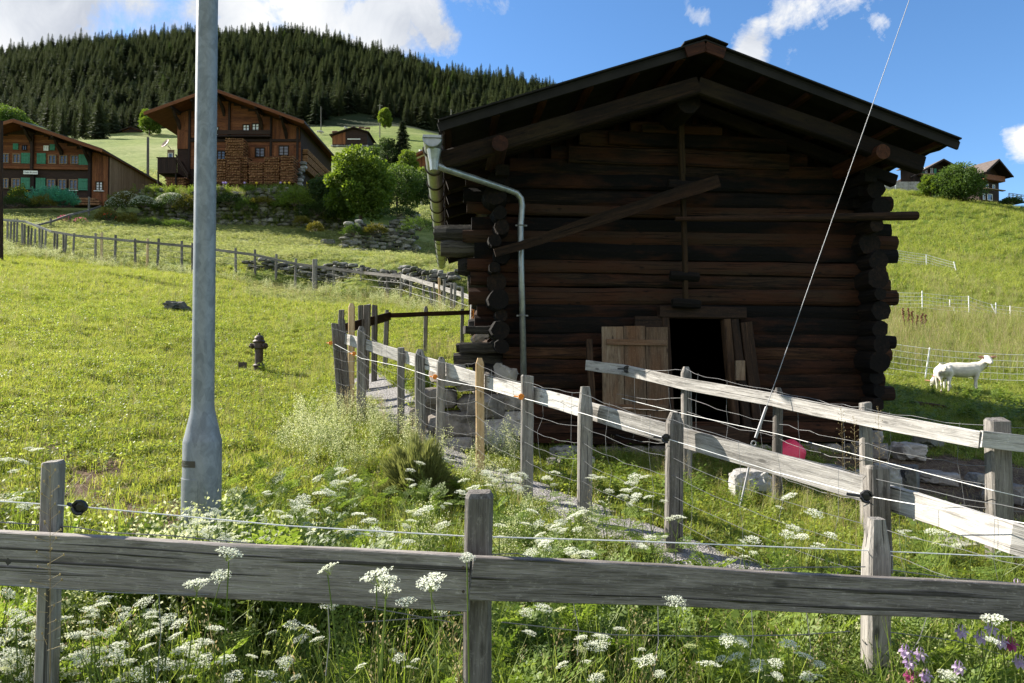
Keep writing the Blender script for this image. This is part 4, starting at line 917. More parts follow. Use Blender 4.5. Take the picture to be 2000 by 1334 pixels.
# loose rocks
def rocks():
    L = [(1465, 935, 6.9, .30, .20, 'broad pale rock beside the anchor rod', 'stone'), (1620, 885, 7.6, .27, .15, 'long pale rock right of the pink tub', 'stone'), (1685, 880, 7.3, .17, .17, 'blocky pale rock left of the thin grey post', 'stone'),
         (1735, 905, 7.2, .20, .24, 'tall pale rock at the right side of the thin grey fence post', 'stone'), (1775, 885, 7.3, .17, .22, 'leaning slab of rock behind the grey fence', 'stone'), (1830, 940, 6.1, .21, .16, 'bright angular rock on the bare soil', 'stone'),
         (1792, 935, 6.0, .13, .14, 'small pale rock left of the bright angular rock', 'stone'), (1850, 962, 5.9, .17, .1, 'low dark rock below the bright angular rock', 'pinkstone'), (1905, 885, 7.6, .13, .12, 'small pale rock on the bare soil by the thick post', 'stone'),
         (1830, 880, 7.8, .30, .10, 'flat slab of rock across the soil edge', 'pinkstone'), (1810, 818, 9.6, .28, .2, 'rounded rock lying in the barn shadow behind the fence', 'stone'), (1770, 862, 9.0, .32, .15, 'wide dark rock at the barn corner', 'pinkstone'),
         (1700, 862, 8.9, .3, .15, 'dark rock under the right end of the barn', 'pinkstone'), (1105, 850, 8.3, .24, .13, 'pale rock in the grass below the open plank door', 'stone'), (1150, 862, 8.0, .14, .1, 'small rock beside the grey fence post near the door', 'stone'),
         (1085, 872, 7.9, .15, .1, 'small pale rock in the grass left of the door', 'stone'), (1880, 985, 5.4, .3, .05, 'flat pale rock sunk in the soil by the thick post', 'stone'), (345, 583, 21.5, .52, .22, 'grey boulder sunk in the meadow left of the lamp post', 'stone'), (1960, 905, 7.0, .25, .15, 'rock behind the thick square fence post', 'pinkstone')]
    for i, (px, py, Y, sx, sz, lb, mt) in enumerate(L):
        c = pix(px, py, Y); gb = g(c.x, c.y); c.z = max(gb + sz * .15, min(c.z, gb + sz * .7)); mb = MB(); sx *= .85; sz *= .85; mb.rock(c, (sx, sx * .75, sz), 4, i + 3, .42, rz=i)
        tag(mb.build('rock', M[mt], None, loc=c), lb, 'rock')
rocks()
def beam_on_ground():
    a = pix(1775, 775, 13.2); b = pix(1850, 789, 12.9); a.z = g(a.x, a.y) + .06; b.z = g(b.x, b.y) + .06
    mb = MB(); mb.beam(a, b, .14, .12, segs=3, wob=.01); tag(mb.build('old_beam', M['frame'], None, loc=a), 'old wooden beam lying in the shaded grass beyond the barn corner', 'beam')
beam_on_ground()
# ------------------------------------------------------------------ foliage helpers
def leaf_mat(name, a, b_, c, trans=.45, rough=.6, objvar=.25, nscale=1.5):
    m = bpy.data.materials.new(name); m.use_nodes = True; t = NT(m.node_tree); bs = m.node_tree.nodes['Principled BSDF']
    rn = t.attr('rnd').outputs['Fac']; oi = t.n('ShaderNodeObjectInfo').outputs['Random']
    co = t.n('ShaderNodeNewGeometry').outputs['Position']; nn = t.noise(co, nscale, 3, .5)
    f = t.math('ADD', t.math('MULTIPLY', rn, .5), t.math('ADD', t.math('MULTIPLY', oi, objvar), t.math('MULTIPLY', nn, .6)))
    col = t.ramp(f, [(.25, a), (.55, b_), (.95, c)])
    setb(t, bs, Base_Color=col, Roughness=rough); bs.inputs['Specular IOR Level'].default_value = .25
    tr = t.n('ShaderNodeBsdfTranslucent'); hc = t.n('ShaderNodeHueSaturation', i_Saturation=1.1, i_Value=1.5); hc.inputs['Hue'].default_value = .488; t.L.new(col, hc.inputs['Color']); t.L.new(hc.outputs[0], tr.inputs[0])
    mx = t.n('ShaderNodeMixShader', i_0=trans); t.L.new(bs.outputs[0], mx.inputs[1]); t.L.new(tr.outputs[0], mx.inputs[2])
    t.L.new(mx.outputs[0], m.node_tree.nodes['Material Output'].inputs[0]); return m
M['spruce'] = leaf_mat('haze_tinted_spruce_needles', (.009, .017, .012), (.023, .037, .019), (.056, .072, .030), .2, .7, 1.1, .03)  # bluish tint of distant haze is mixed into the needle colour
M['larch'] = leaf_mat('light_larch_needles', (.02, .038, .012), (.036, .062, .018), (.06, .09, .026), .3, .7)
M['bark'] = plain('bark', (.08, .06, .045), .9, 0, .3, 4)
M['leaf_bright'] = leaf_mat('bright_tree_leaves', (.038, .072, .012), (.080, .130, .020), (.165, .225, .036), .45)
M['leaf_mid'] = leaf_mat('mid_green_leaves', (.032, .065, .014), (.06, .105, .02), (.10, .155, .03), .4)
M['leaf_dark'] = leaf_mat('dark_shrub_leaves', (.015, .032, .010), (.03, .055, .014), (.05, .085, .02), .3)
M['moss'] = leaf_mat('mossy_cushion_leaves', (.06, .065, .012), (.11, .11, .018), (.17, .155, .03), .3)
M['whiteblossom'] = leaf_mat('whitish_blossom', (.25, .27, .18), (.42, .44, .34), (.6, .62, .52), .3)
M['pinkblossom'] = leaf_mat('pink_blossom', (.35, .05, .12), (.5, .09, .2), (.65, .2, .3), .3)
M['redblossom'] = leaf_mat('red_blossom', (.45, .03, .02), (.6, .05, .03), (.7, .1, .05), .3)
M['yellowblossom'] = leaf_mat('yellow_blossom', (.6, .45, .03), (.75, .6, .05), (.85, .7, .1), .3)

def np_mesh(name, V, Fc, rnd, mats, mi=None, smooth=False):
    me = bpy.data.meshes.new(name); V = np.asarray(V, np.float32); Fc = np.asarray(Fc, np.int32); k = Fc.shape[1]
    me.vertices.add(len(V)); me.vertices.foreach_set('co', V.ravel())
    me.loops.add(Fc.size); me.loops.foreach_set('vertex_index', Fc.ravel())
    me.polygons.add(len(Fc)); me.polygons.foreach_set('loop_start', np.arange(len(Fc), dtype=np.int32) * k); me.polygons.foreach_set('loop_total', np.full(len(Fc), k, np.int32))
    a = me.attributes.new('rnd', 'FLOAT', 'POINT'); a.data.foreach_set('value', np.asarray(rnd, np.float32))
    for m in mats: me.materials.append(m)
    if mi is not None: me.polygons.foreach_set('material_index', np.asarray(mi, np.int32))
    me.update(calc_edges=True); me.validate(); return me
def cards(C, D, U, L, Wd, rnd):
    """pointed leaf quads: centre-base C, direction D, width dir U"""
    C = np.asarray(C); n = len(C); D = D / (np.linalg.norm(D, axis=1, keepdims=True) + 1e-9); U = U - (U * D).sum(1, keepdims=True) * D; U = U / (np.linalg.norm(U, axis=1, keepdims=True) + 1e-9)
    L = np.broadcast_to(L, n)[:, None]; Wd = np.broadcast_to(Wd, n)[:, None]
    V = np.stack([C, C + D * L * .5 + U * Wd * .5, C + D * L, C + D * L * .5 - U * Wd * .5], 1).reshape(-1, 3)
    Fc = np.arange(n * 4).reshape(n, 4); return V, Fc, np.repeat(rnd, 4)
def rdir(n, rng): v = rng.normal(size=(n, 3)); return v / np.linalg.norm(v, axis=1, keepdims=True)

def conifer_meshes(H, Rb, seed, detail=1.0, thin=1.0, mt='spruce'):
    rng = np.random.default_rng(seed); C = []; D = []; L = []; Wd = []; rn = []
    z = H * .07; lev = 0
    while z < H * .985:
        f = z / H; rad = Rb * (1 - f) ** .78 * (1 + .14 * math.sin(lev * 1.7 + seed)) * rng.uniform(.82, 1.1) + .12
        nb = int(rng.integers(6, 10) * detail * (1 if f < .8 else .7)); a0 = rng.uniform(0, 6)
        for k in range(nb):
            a = a0 + k * 2 * math.pi / nb + rng.uniform(-.25, .25); r = rad * rng.uniform(.62, 1.12)
            if rng.random() < .08 / thin: continue
            m = max(2, int(r / .62)); droop = .32 + .25 * (1 - f)
            ca, sa = math.cos(a), math.sin(a); br = rng.random()
            for j in range(m):
                t_ = (j + .35) / m; p = np.array([ca * r * t_, sa * r * t_, z - droop * r * t_ ** 1.5 + .1 * r * t_])
                for s_ in (-1, 1):
                    aa = a + s_ * rng.uniform(.35, .85); ln = (r * .42 + .35) * (1 - .45 * t_) * rng.uniform(.8, 1.2)
                    C.append(p); D.append([math.cos(aa), math.sin(aa), -.35 - rng.uniform(0, .35)]); L.append(ln); Wd.append(ln * .42); rn.append(br * .6 + rng.random() * .4)
            C.append(np.array([ca * r * .8, sa * r * .8, z - droop * r * .75])); D.append([ca, sa, -.35]); L.append(r * .28 + .3); Wd.append((r * .28 + .3) * .5); rn.append(.6 + .4 * br)
        z += H * .030 / detail * (1.15 - .5 * f); lev += 1
    for k in range(5): C.append(np.array([0, 0, H * .955])); D.append([rng.uniform(-.2, .2), rng.uniform(-.2, .2), 1]); L.append(H * .05); Wd.append(.16); rn.append(.5)
    C = np.array(C); D = np.array(D, float); U = np.cross(D, [0, 0, 1.0]) + rdir(len(C), rng) * .35
    V, Fc, r_ = cards(C, D, U, np.array(L), np.array(Wd), np.array(rn))
    crown = np_mesh('crown', V, Fc, r_, [M[mt]])
    tb = MB(); tb.tube([(0, 0, -1), (0, 0, H * .3), (0, 0, H * .9)], H * .014, 7, scales=[1.25, .85, .15])
    o = tb.build('trunk', M['bark']); tm = o.data; bpy.data.objects.remove(o)
    return crown, tm
def tree_thing(name, loc, crown, trunk, label, cat, group=None, s=1.0, rz=0):
    e = bpy.data.objects.new(name, None); COL.objects.link(e); e.location = loc; e.scale = (s, s, s); e.rotation_euler = (0, 0, rz); tag(e, label, cat, group)
    for nm, me in (('trunk', trunk), ('crown', crown)):
        c = bpy.data.objects.new(nm, me); COL.objects.link(c); c.parent = e
    return e
def broadleaf(name, loc, H, Rx, label, cat, mat, seed=1, n=9000, leaf=.16, base=.12, squash=1.0, lobes=26, group=None, mats2=None, cage=.42):
    """limbs reaching out to clumps of leaves; gaps stay open between clumps"""
    rng = np.random.default_rng(seed); e = thing(name, loc, label, cat, group); loc = Vector(loc)
    ctr = []
    for k in range(lobes):
        u = rng.uniform(0, 1); zf = base + (1 - base) * (.12 + .82 * (k + .5) / lobes); prof = math.sin(math.pi * min(1, max(0, (zf - base * .3) / (1.02 - base * .3))) ** .8) ** .6
        a = k * 2.4 + rng.uniform(-.4, .4); rr = Rx * prof * (.35 + .5 * math.sqrt(u)); ctr.append((rr * math.cos(a), rr * math.sin(a) * squash, H * zf * .93))
    ctr = np.array(ctr); sz = Rx * rng.uniform(.24, .42, lobes) * (cage / .42)
    tb = MB(); tb.tube([loc + Vector((0, 0, -.3)), loc + Vector((.02, 0, H * .3)), loc + Vector((0, .03, H * .75))], H * .022, 8, scales=[1.3, .9, .25])
    for c in ctr[::2]:
        st = Vector((0, 0, min(c[2] * .6, H * .55))); tb.tube([loc + st, loc + (st + Vector(c)) / 2 + Vector((0, 0, H * .02)), loc + Vector(c)], H * .009, 5, scales=[1, .6, .25])
    tb.build('trunk', M['bark'], e)
    idx = rng.integers(0, lobes, n); d = rdir(n, rng); rad = sz[idx] * rng.uniform(.25, 1, n) ** .55
    P = ctr[idx] + d * rad[:, None] * np.array([1.15, 1.15, .8]); P[:, 2] = np.maximum(P[:, 2], H * base * .35)
    D = d + rdir(n, rng) * .9 + np.array([0, 0, -.15]); U = rdir(n, rng)
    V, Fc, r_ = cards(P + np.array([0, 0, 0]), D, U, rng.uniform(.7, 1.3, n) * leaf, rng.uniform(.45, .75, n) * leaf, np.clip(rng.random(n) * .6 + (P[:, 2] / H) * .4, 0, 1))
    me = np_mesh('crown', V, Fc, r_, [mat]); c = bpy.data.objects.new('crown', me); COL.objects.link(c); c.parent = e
    if mats2:
        mt, nf, s2, zmin = mats2; k = rng.integers(0, lobes, nf); d2 = rdir(nf, rng); d2[:, 2] = np.abs(d2[:, 2]); d2[:, 1] = -np.abs(d2[:, 1]) * .8; P2 = ctr[k] + d2 * sz[k][:, None] * 1.05
        keep = P2[:, 2] > zmin * H; P2 = P2[keep]; d2 = d2[keep]; nf = len(P2)
        V, Fc, r_ = cards(P2, d2 + rdir(nf, rng) * .6, rdir(nf, rng), s2, s2 * .8, rng.random(nf)); me = np_mesh('blossoms', V, Fc, r_, [mt]); c = bpy.data.objects.new('blossoms', me); COL.objects.link(c); c.parent = e; tag(c, kind='stuff')
    return e
def cushion(name, loc, rx, ry, rz_, label, cat, mat, seed=1, n=2600, leaf=.09, spike=0.0, group=None, extra=None):
    """low mound of leaves or stems as one mesh of foliage over short stems"""
    rng = np.random.default_rng(seed); e = thing(name, loc, label, cat, group)
    d = rdir(n, rng); d[:, 2] = np.abs(d[:, 2]); bumpy = 1 + .22 * np.sin(d[:, 0] * 5 + seed) * np.cos(d[:, 1] * 6 + seed * 2) + .12 * np.sin(d[:, 0] * 13 + d[:, 2] * 11)
    P = d * np.array([rx, ry, rz_]) * (bumpy * rng.uniform(.72, 1.05, n))[:, None]
    D = d * (1 + spike) + rdir(n, rng) * (.8 - .5 * min(spike, 1)) + np.array([0, 0, .3 + spike]); V, Fc, r_ = cards(P, D, rdir(n, rng), rng.uniform(.6, 1.4, n) * leaf * (1 + spike), leaf * (.5 if not spike else .22), np.clip(rng.random(n) * .7 + .3 * d[:, 2], 0, 1))
    me = np_mesh('foliage', V, Fc, r_, [mat]); c = bpy.data.objects.new('foliage', me); COL.objects.link(c); c.parent = e
    tb = MB()
    for k in range(9): a = k * .7; tb.tube([Vector(loc) + Vector((0, 0, -.05)), Vector(loc) + Vector((rx * .6 * math.cos(a), ry * .6 * math.sin(a), rz_ * .6))], .012 + .01 * rx, 4, scales=[1, .4])
    tb.build('stems', M['bark'], e)
    if extra:
        mt, nf, s2 = extra; d2 = rdir(nf, rng); d2[:, 2] = np.abs(d2[:, 2]) + .15; P2 = d2 / np.linalg.norm(d2, axis=1, keepdims=True) * np.array([rx, ry, rz_]) * 1.04
        V, Fc, r_ = cards(P2, d2 + rdir(nf, rng), rdir(nf, rng), s2, s2 * .8, rng.random(nf)); me = np_mesh('blossoms', V, Fc, r_, [mt]); c = bpy.data.objects.new('blossoms', me); COL.objects.link(c); c.parent = e; tag(c, kind='stuff')
    return e

# ------------------------------------------------------------------ spruce forest on the mountain
def forest():
    var = [conifer_meshes(22, 5.2, 1, 1.0), conifer_meshes(19, 4.6, 2, .95, .5), conifer_meshes(24, 4.6, 3, 1.05, .8), conifer_meshes(15, 4.8, 4, .95), conifer_meshes(20, 6.2, 5, 1.1), conifer_meshes(17, 3.6, 6, .8, .3), conifer_meshes(18, 5.4, 7, 1.0, 1.0, 'larch')]
    rng = np.random.default_rng(5)
    front = []; rest = []
    edge_x = [-900, 0, 130, 215, 225, 330, 420, 480, 600, 700, 760, 830, 900, 1000, 1200, 1500, 2000]
    edge_d = [250, 250, 236, 236, 272, 278, 285, 285, 290, 300, 300, 292, 290, 290, 300, 300, 300]
    d = 236.0
    while d < 640:
        row = d; step = 4.6 if d < 340 else 5.0
        px = -480.0
        while px < 1500:
            Y = row + rng.uniform(-2.6, 2.6); q = px + rng.uniform(-.5, .5) * step / Y * F; px += step / Y * F
            ed = np.interp(q, edge_x, edge_d) + 6 * math.sin(q * .03) + 4 * math.sin(q * .11)
            if Y < ed: continue
            x = (q - 1000) / F * Y
            # stand height varies in patches
            s = .60 + .12 * float(vn(x, Y, 25, 31)) + rng.uniform(-.24, .16); edge = Y < ed + 16
            (front if Y < ed + 62 and -80 < q < 1100 else rest).append((x, Y, s, 6 if rng.random() < .022 else int(rng.choice([0, 0, 1, 2, 2, 3, 4, 4, 5])), rng.uniform(0, 6.28), Y - ed))
        d += 4.6 if d < 340 else 5.8
    front.sort(key=lambda t_: t_[5]); rest += front[285:]; front = front[:285]
    for (x, y, s, v, a, _) in front:
        tree_thing('spruce_tree', (x, y, g(x, y) - .4), var[v][0], var[v][1], 'dark spruce tree in the lower edge of the mountain forest' if v < 6 else 'lighter green larch in the lower edge of the mountain forest', 'tree', 'spruces along the lower forest edge' if v < 6 else 'larches in the lower forest edge', s, a)
    # the mass of the wood behind: one object of scattered trees
    src = bpy.data.collections.new('forest_sources')
    for k, (cm, tm) in enumerate(var):
        o = bpy.data.objects.new('forest_source_%d' % k, cm); src.objects.link(o)
    R_ = np.array([(x, y, 0) for (x, y, s, v, a, _) in rest]); R_[:, 2] = gz(R_[:, 0], R_[:, 1]) - .4
    o = scatter('forest', R_, np.array([r[2] for r in rest]), np.array([r[4] for r in rest]), np.array([r[3] for r in rest]), src)
    print('forest', len(front), len(rest))
def scatter(name, P, scl, rot, idx, src, tilt=None):
    me = bpy.data.meshes.new(name); n = len(P); me.vertices.add(n); me.vertices.foreach_set('co', np.asarray(P, np.float32).ravel())
    for nm, v in (('scl', scl),): a = me.attributes.new(nm, 'FLOAT', 'POINT'); a.data.foreach_set('value', np.asarray(v, np.float32))
    a = me.attributes.new('idx', 'INT', 'POINT'); a.data.foreach_set('value', np.asarray(idx, np.int32))
    rv = np.zeros((n, 3), np.float32); rv[:, 2] = rot
    if tilt is not None: rv[:, :2] = tilt
    a = me.attributes.new('rotv', 'FLOAT_VECTOR', 'POINT'); a.data.foreach_set('vector', rv.ravel())
    o = bpy.data.objects.new(name, me); COL.objects.link(o); tag(o, kind='stuff')
    ng = bpy.data.node_groups.new(name + '_scatter', 'GeometryNodeTree'); ng.interface.new_socket('Geometry', in_out='INPUT', socket_type='NodeSocketGeometry'); ng.interface.new_socket('Geometry', in_out='OUTPUT', socket_type='NodeSocketGeometry')
    N = ng.nodes; Lk = ng.links; gi = N.new('NodeGroupInput'); go = N.new('NodeGroupOutput'); ip = N.new('GeometryNodeInstanceOnPoints')
    ci = N.new('GeometryNodeCollectionInfo'); ci.inputs['Collection'].default_value = src; ci.inputs['Separate Children'].default_value = True; ci.inputs['Reset Children'].default_value = True
    def na(nm, dt):
        a = N.new('GeometryNodeInputNamedAttribute'); a.data_type = dt; a.inputs['Name'].default_value = nm; return a.outputs[0]
    Lk.new(gi.outputs[0], ip.inputs['Points']); Lk.new(ci.outputs[0], ip.inputs['Instance']); ip.inputs['Pick Instance'].default_value = True
    Lk.new(na('idx', 'INT'), ip.inputs['Instance Index']); Lk.new(na('scl', 'FLOAT'), ip.inputs['Scale'])
    er = N.new('FunctionNodeEulerToRotation'); Lk.new(na('rotv', 'FLOAT_VECTOR'), er.inputs[0]); Lk.new(er.outputs[0], ip.inputs['Rotation'])
    Lk.new(ip.outputs[0], go.inputs[0]); md = o.modifiers.new('scatter', 'NODES'); md.node_group = ng
    return o
forest()

# ------------------------------------------------------------------ buildings
def window(root, x0, x1, z0, z1, y, mull=1, bars=2, mat='whitef', curtain=False):
    f = MB(); w = x1 - x0; t_ = min(.07, w * .12)
    for a, b in (((x0, z0 + t_ / 2), (x1, z0 + t_ / 2)), ((x0, z1 - t_ / 2), (x1, z1 - t_ / 2))): f.box(((a[0] + b[0]) / 2, y - .045, a[1]), (w, .07, t_))
    for xx in (x0 + t_ / 2, x1 - t_ / 2): f.box((xx, y - .045, (z0 + z1) / 2), (t_, .066, z1 - z0 - 2 * t_))
    for k in range(mull): f.box((x0 + w * (k + 1) / (mull + 1), y - .045, (z0 + z1) / 2), (t_ * .9, .06, z1 - z0 - 2 * t_))
    for k in range(bars): f.box(((x0 + x1) / 2, y - .04, z0 + (z1 - z0) * (k + 1) / (bars + 1)), (w - 2 * t_, .03, t_ * .4))
    o = f.build('window', M[mat], root, world=False)
    p = MB(); p.box(((x0 + x1) / 2, y - .012, (z0 + z1) / 2), (w - t_, .02, z1 - z0 - t_)); p.build('pane', M['curtain' if curtain else 'glass'], o, world=False)
    return o
def boards(mb, x0, x1, zlo, zhi, y, w=.16, th=.03):
    """upright boards, zlo/zhi functions of x"""
    x = x0
    while x < x1 - .02:
        ww = min(w * random.uniform(.85, 1.15), x1 - x); a, b = zlo(x + ww / 2), zhi(x + ww / 2)
        if b > a + .02: mb.box((x + ww / 2, y + random.uniform(-.004, .004), (a + b) / 2), (ww - .008, th, b - a))
        x += ww
def hboards(mb, x0, x1, z0, z1, y, w=.2, th=.05, topf=None):
    z = z0
    while z < z1 - .02:
        h = min(w, z1 - z); a, b = x0, x1
        if topf: a, b = topf(z + h, x0, x1)
        if b > a: mb.box(((a + b) / 2, y + random.uniform(-.006, .006), z + h / 2), (b - a, th, h - .012))
        z += h
def roof(root, RX, RZ, EL, ER, sl, y0, y1, mat, th=.14, soffit='chalet', purl=()):
    for E in (EL, ER):
        m_ = MB(); d = abs(E - RX) * sl; n = 1
        vs = [(RX, y0, RZ), (E, y0, RZ - d), (E, y1, RZ - d), (RX, y1, RZ)]; vs += [(a, b, c + th) for a, b, c in vs]
        m_.add(vs, [(3, 2, 1, 0), (4, 5, 6, 7), (0, 1, 5, 4), (1, 2, 6, 5), (2, 3, 7, 6), (3, 0, 4, 7)]); m_.build('roof', M[mat], root, world=False)
        s_ = MB(); vs = [(RX, y0 + .04, RZ - .005), (E * .995 + RX * .005, y0 + .04, RZ - d - .005), (E * .995 + RX * .005, y1 - .04, RZ - d - .005), (RX, y1 - .04, RZ - .005)]; vs += [(a, b, c - .05) for a, b, c in vs]
        s_.add(vs, [(0, 1, 2, 3), (7, 6, 5, 4), (4, 5, 1, 0), (5, 6, 2, 1), (6, 7, 3, 2), (7, 4, 0, 3)]); s_.beam((RX, y0 - .02, RZ - .05), (E, y0 - .02, RZ - d - .05), .05, .24, ch=0)
        s_.build('soffit', M[soffit], root, world=False)
    for x in purl:
        p = MB(); z = RZ - abs(x - RX) * sl - .2; p.beam((x, y0 + .15, z), (x, y0 + 2.2, z), .2, .24, ch=.1)
        p.sweep([(x, y0 + .5, z - .12), (x, y0 + .8, z - .45), (x, y0 + 1.3, z - .75), (x, y0 + 1.7, z - 1.3)], [(-.09, -.1), (.09, -.1), (.09, .1), (-.09, .1)], [.8, 1, 1.3, 1]); p.build('purlin_bracket', M['chalet_dark'], root, world=False)
def body(root, x0, x1, y0, y1, zb, RX, RZ, sl, mat, name='wall'):
    m_ = MB(); zl = RZ - abs(x0 - RX) * sl; zr = RZ - abs(x1 - RX) * sl
    V = [(x0, zb), (x1, zb), (x1, zr), (RX, RZ), (x0, zl)]; n = 5
    m_.add([(a, y0, b) for a, b in V] + [(a, y1, b) for a, b in V], [tuple(range(n)), tuple(reversed(range(n, 2 * n)))] + [(i, i + n, (i + 1) % n + n, (i + 1) % n) for i in range(n)])
    return m_.build(name, M[mat], root, world=False)

def chalet_firewood():
    Y = 56.0; k = Y / F; X = lambda px: (px - 430) * k; Z = lambda py: (700 - py) * k - (700 - 368) * k
    base = pix(430, 368, Y)
    r = thing('wooden_chalet', base, 'red-brown chalet with a wide gable roof and a tall firewood stack before its windows', 'house')
    sl = .365; RX = 0; RZ = Z(186)
    body(r, X(345), X(588), .0, 9.5, -2.0, RX, RZ - .1, sl, 'chalet_dark')
    roof(r, RX, RZ, X(300), X(606), sl, -1.7, 10.6, 'slate', .13, 'chalet', (X(350), X(388), X(437), X(512), X(560)))
    up = MB(); lim = lambda z, a, b: (max(a, -(RZ - z - .2) / sl), min(b, (RZ - z - .2) / sl)); hboards(up, X(352), X(530), Z(268), Z(196), -.03, .22, .06, lim); up.build('upper_boarding', M['chalet'], r, world=False)
    ub = MB(); boards(ub, X(532), X(586), lambda x: Z(272), lambda x: RZ - x * sl - .22, -.05, .17); boards(ub, X(345), X(372), lambda x: Z(290), lambda x: RZ + x * sl - .22, -.05, .17); ub.build('upright_boarding', M['chalet'], r, world=False)
    lo = MB(); hboards(lo, X(372), X(588), Z(330), Z(275), -.035, .22, .06); lo.build('lower_boarding', M['chalet'], r, world=False)
    bl = MB(); bl.box(((X(424) + X(532)) / 2, -.3, Z(268)), (X(532) - X(424), .5, .12)); bl.box(((X(424) + X(532)) / 2, -.52, Z(261)), (X(532) - X(424), .06, .34)); bl.build('balcony', M['chalet_dark'], r, world=False)
    fr = MB()
    for px in (370, 448, 530, 582): fr.beam((X(px), -.12, Z(350)), (X(px), -.12, RZ - abs(X(px)) * sl - .3), .16, .2, up=(0, 1, 0))
    fr.beam((X(372), -.1, Z(274)), (X(588), -.1, Z(274)), .14, .22); fr.build('timber_frame', M['chalet_dark'], r, world=False)
    for (a, b, c, d, cu) in ((474, 488, 260, 242, 1), (492, 507, 259, 240, 1), (420, 427, 264, 247, 1), (424, 441, 312, 294, 0), (499, 518, 307, 288, 0), (545, 565, 304, 284, 0)):
        window(r, X(a), X(b), Z(c), Z(d), -.07, 1, 2, 'frame', bool(cu))
    for (a, b, c, d) in ((485, 498, 308, 287), (519, 527, 307, 286), (536, 545, 305, 284), (566, 575, 304, 284)):
        s = MB(); boards(s, X(a), X(b), lambda x: Z(c), lambda x: Z(d), -.10, .2); s.build('shutter', M['chalet'], r, world=False)
    # side wall racks of split wood under the eave
    for k2, (z0, z1) in enumerate(((Z(330), Z(316)), (Z(313), Z(299)), (Z(297), Z(286)))):
        m_ = MB(); xr = X(588) + .02
        for j in range(int(7.2 / .16)):
            zz = z0
            while zz < z1 - .04: m_.lathe((xr, .5 + j * .16 + random.uniform(-.02, .02), zz + .07), [(.075, 0), (.075, .42)], 6, axis=(1, 0, 0)); zz += .145
        o = m_.build('firewood_rack', M['fire_end'], r, world=False)
    # porch with dish
    po = MB(); boards(po, X(322), X(358), lambda x: Z(345), lambda x: Z(317), -1.25, .16); po.box(((X(322) + X(358)) / 2, -.6, Z(345)), (X(358) - X(322), 1.4, .1)); po.box(((X(320) + X(360)) / 2, -1.25, Z(316)), (X(360) - X(320), .08, .08))
    for px in (323, 357): po.beam((X(px), -1.2, Z(368)), (X(px), -1.2, Z(316)), .12, .12, up=(0, 1, 0))
    po.build('porch', M['chalet_dark'], r, world=False)
    pw = MB(); pw.box(((X(334) + X(345)) / 2, -.6, (Z(316) + Z(296)) / 2), (X(345) - X(332), .06, Z(296) - Z(316))); pw.build('porch_wall', M['chalet_pale'], r, world=False); window(r, X(336), X(344), Z(314), Z(303), -.64, 0, 0, 'whitef')
    stp = MB()
    for q in range(8): stp.box((X(362 + q * 2.6), -1.1, Z(322 + q * 4.2)), (.30, .9, .05))
    stp.beam((X(360), -1.55, Z(312)), (X(384), -1.55, Z(350)), .06, .12); stp.beam((X(360), -1.55, Z(318)), (X(384), -1.55, Z(356)), .06, .08); stp.build('porch_steps', M['chalet_dark'], r, world=False)
    ds = MB(); ds.lathe((X(335), -.9, Z(288)), [(.02, 0), (.25, .05), (.42, .15), (.41, .17), (.24, .08), (.01, .03)], 18, axis=(-.5, -.75, .5)); ds.tube([(X(338), -.5, Z(294)), (X(336), -.85, Z(289))], .03, 6); ds.build('satellite_dish', M['copperdish'], r, world=False)
    stn = MB()
    for q in range(7): stn.rock((X(588) + random.uniform(-.1, .3), -.1 + random.uniform(-.2, .2), Z(360) + q * .28), (.35, .3, .2), 2, q)
    stn.build('corner_stones', M['stone'], r, world=False)
    return r
chalet_firewood()
def firewood_stack(px0, px1, py0, py1, Y, label, deep=1.0, side=True, cat='firewood'):
    """crosswise stacked split logs"""
    a = pix(px0, py1, Y); b = pix(px1, py0, Y); base = Vector(((a.x + b.x) / 2, Y + deep / 2, a.z)); r = thing('firewood_stack', base, label, cat, 'firewood stacks before the chalet')
    m_ = MB(); e_ = MB(); w = b.x - a.x; h = b.z - a.z; z = 0; lay = 0
    while z < h - .02:
        if lay % 2 == 0:
            for j in range(max(2, int(deep / .16))): m_.beam((-w / 2 + random.uniform(-.12, .06), -deep / 2 + .08 + j * .16 - random.uniform(0, .07), z + .05), (w / 2 + random.uniform(-.06, .12), -deep / 2 + .08 + j * .16, z + .05 + random.uniform(-.02, .02)), .12, .105, ch=.3, rnd=random.random())
        else:
            n = int(w / .13)
            for j in range(n): e_.beam((-w / 2 + .065 + j * w / n, -deep / 2 - random.uniform(0, .16), z + .05 + random.uniform(-.012, .012)), (-w / 2 + .065 + j * w / n, deep / 2, z + .05), .10 * random.uniform(.8, 1.1), .10, ch=.3, rnd=random.random())
        z += .108; lay += 1
    m_.build('lengthwise_logs', M['firewood'], r, world=False); e_.build('crosswise_logs', M['fire_end'], r, world=False)
for a in ((424, 441, 312, 358, 54.4, 'low firewood stack left of the tall one, partly behind the lamp post'), (441, 476, 270, 312, 54.5, 'tall square firewood stack rising to the upper windows of the chalet'),
          (442, 470, 313, 360, 54.3, 'firewood stack directly below the tall square one'), (472, 484, 306, 360, 54.6, 'narrow firewood stack between two wider ones under the left window shutter'), (486, 514, 316, 360, 54.2, 'lowest topped firewood stack below the middle lower window'),
          (516, 546, 306, 360, 54.3, 'firewood stack with a pale flat top left of the right lower window'), (548, 574, 306, 357, 54.1, 'firewood stack at the right end of the row next to the corner stones'), (324, 360, 347, 364, 55.0, 'low firewood pile under the porch with the dish'), (388, 424, 330, 360, 54.6, 'firewood stack hidden mostly by the lamp post')):
    firewood_stack(*a)

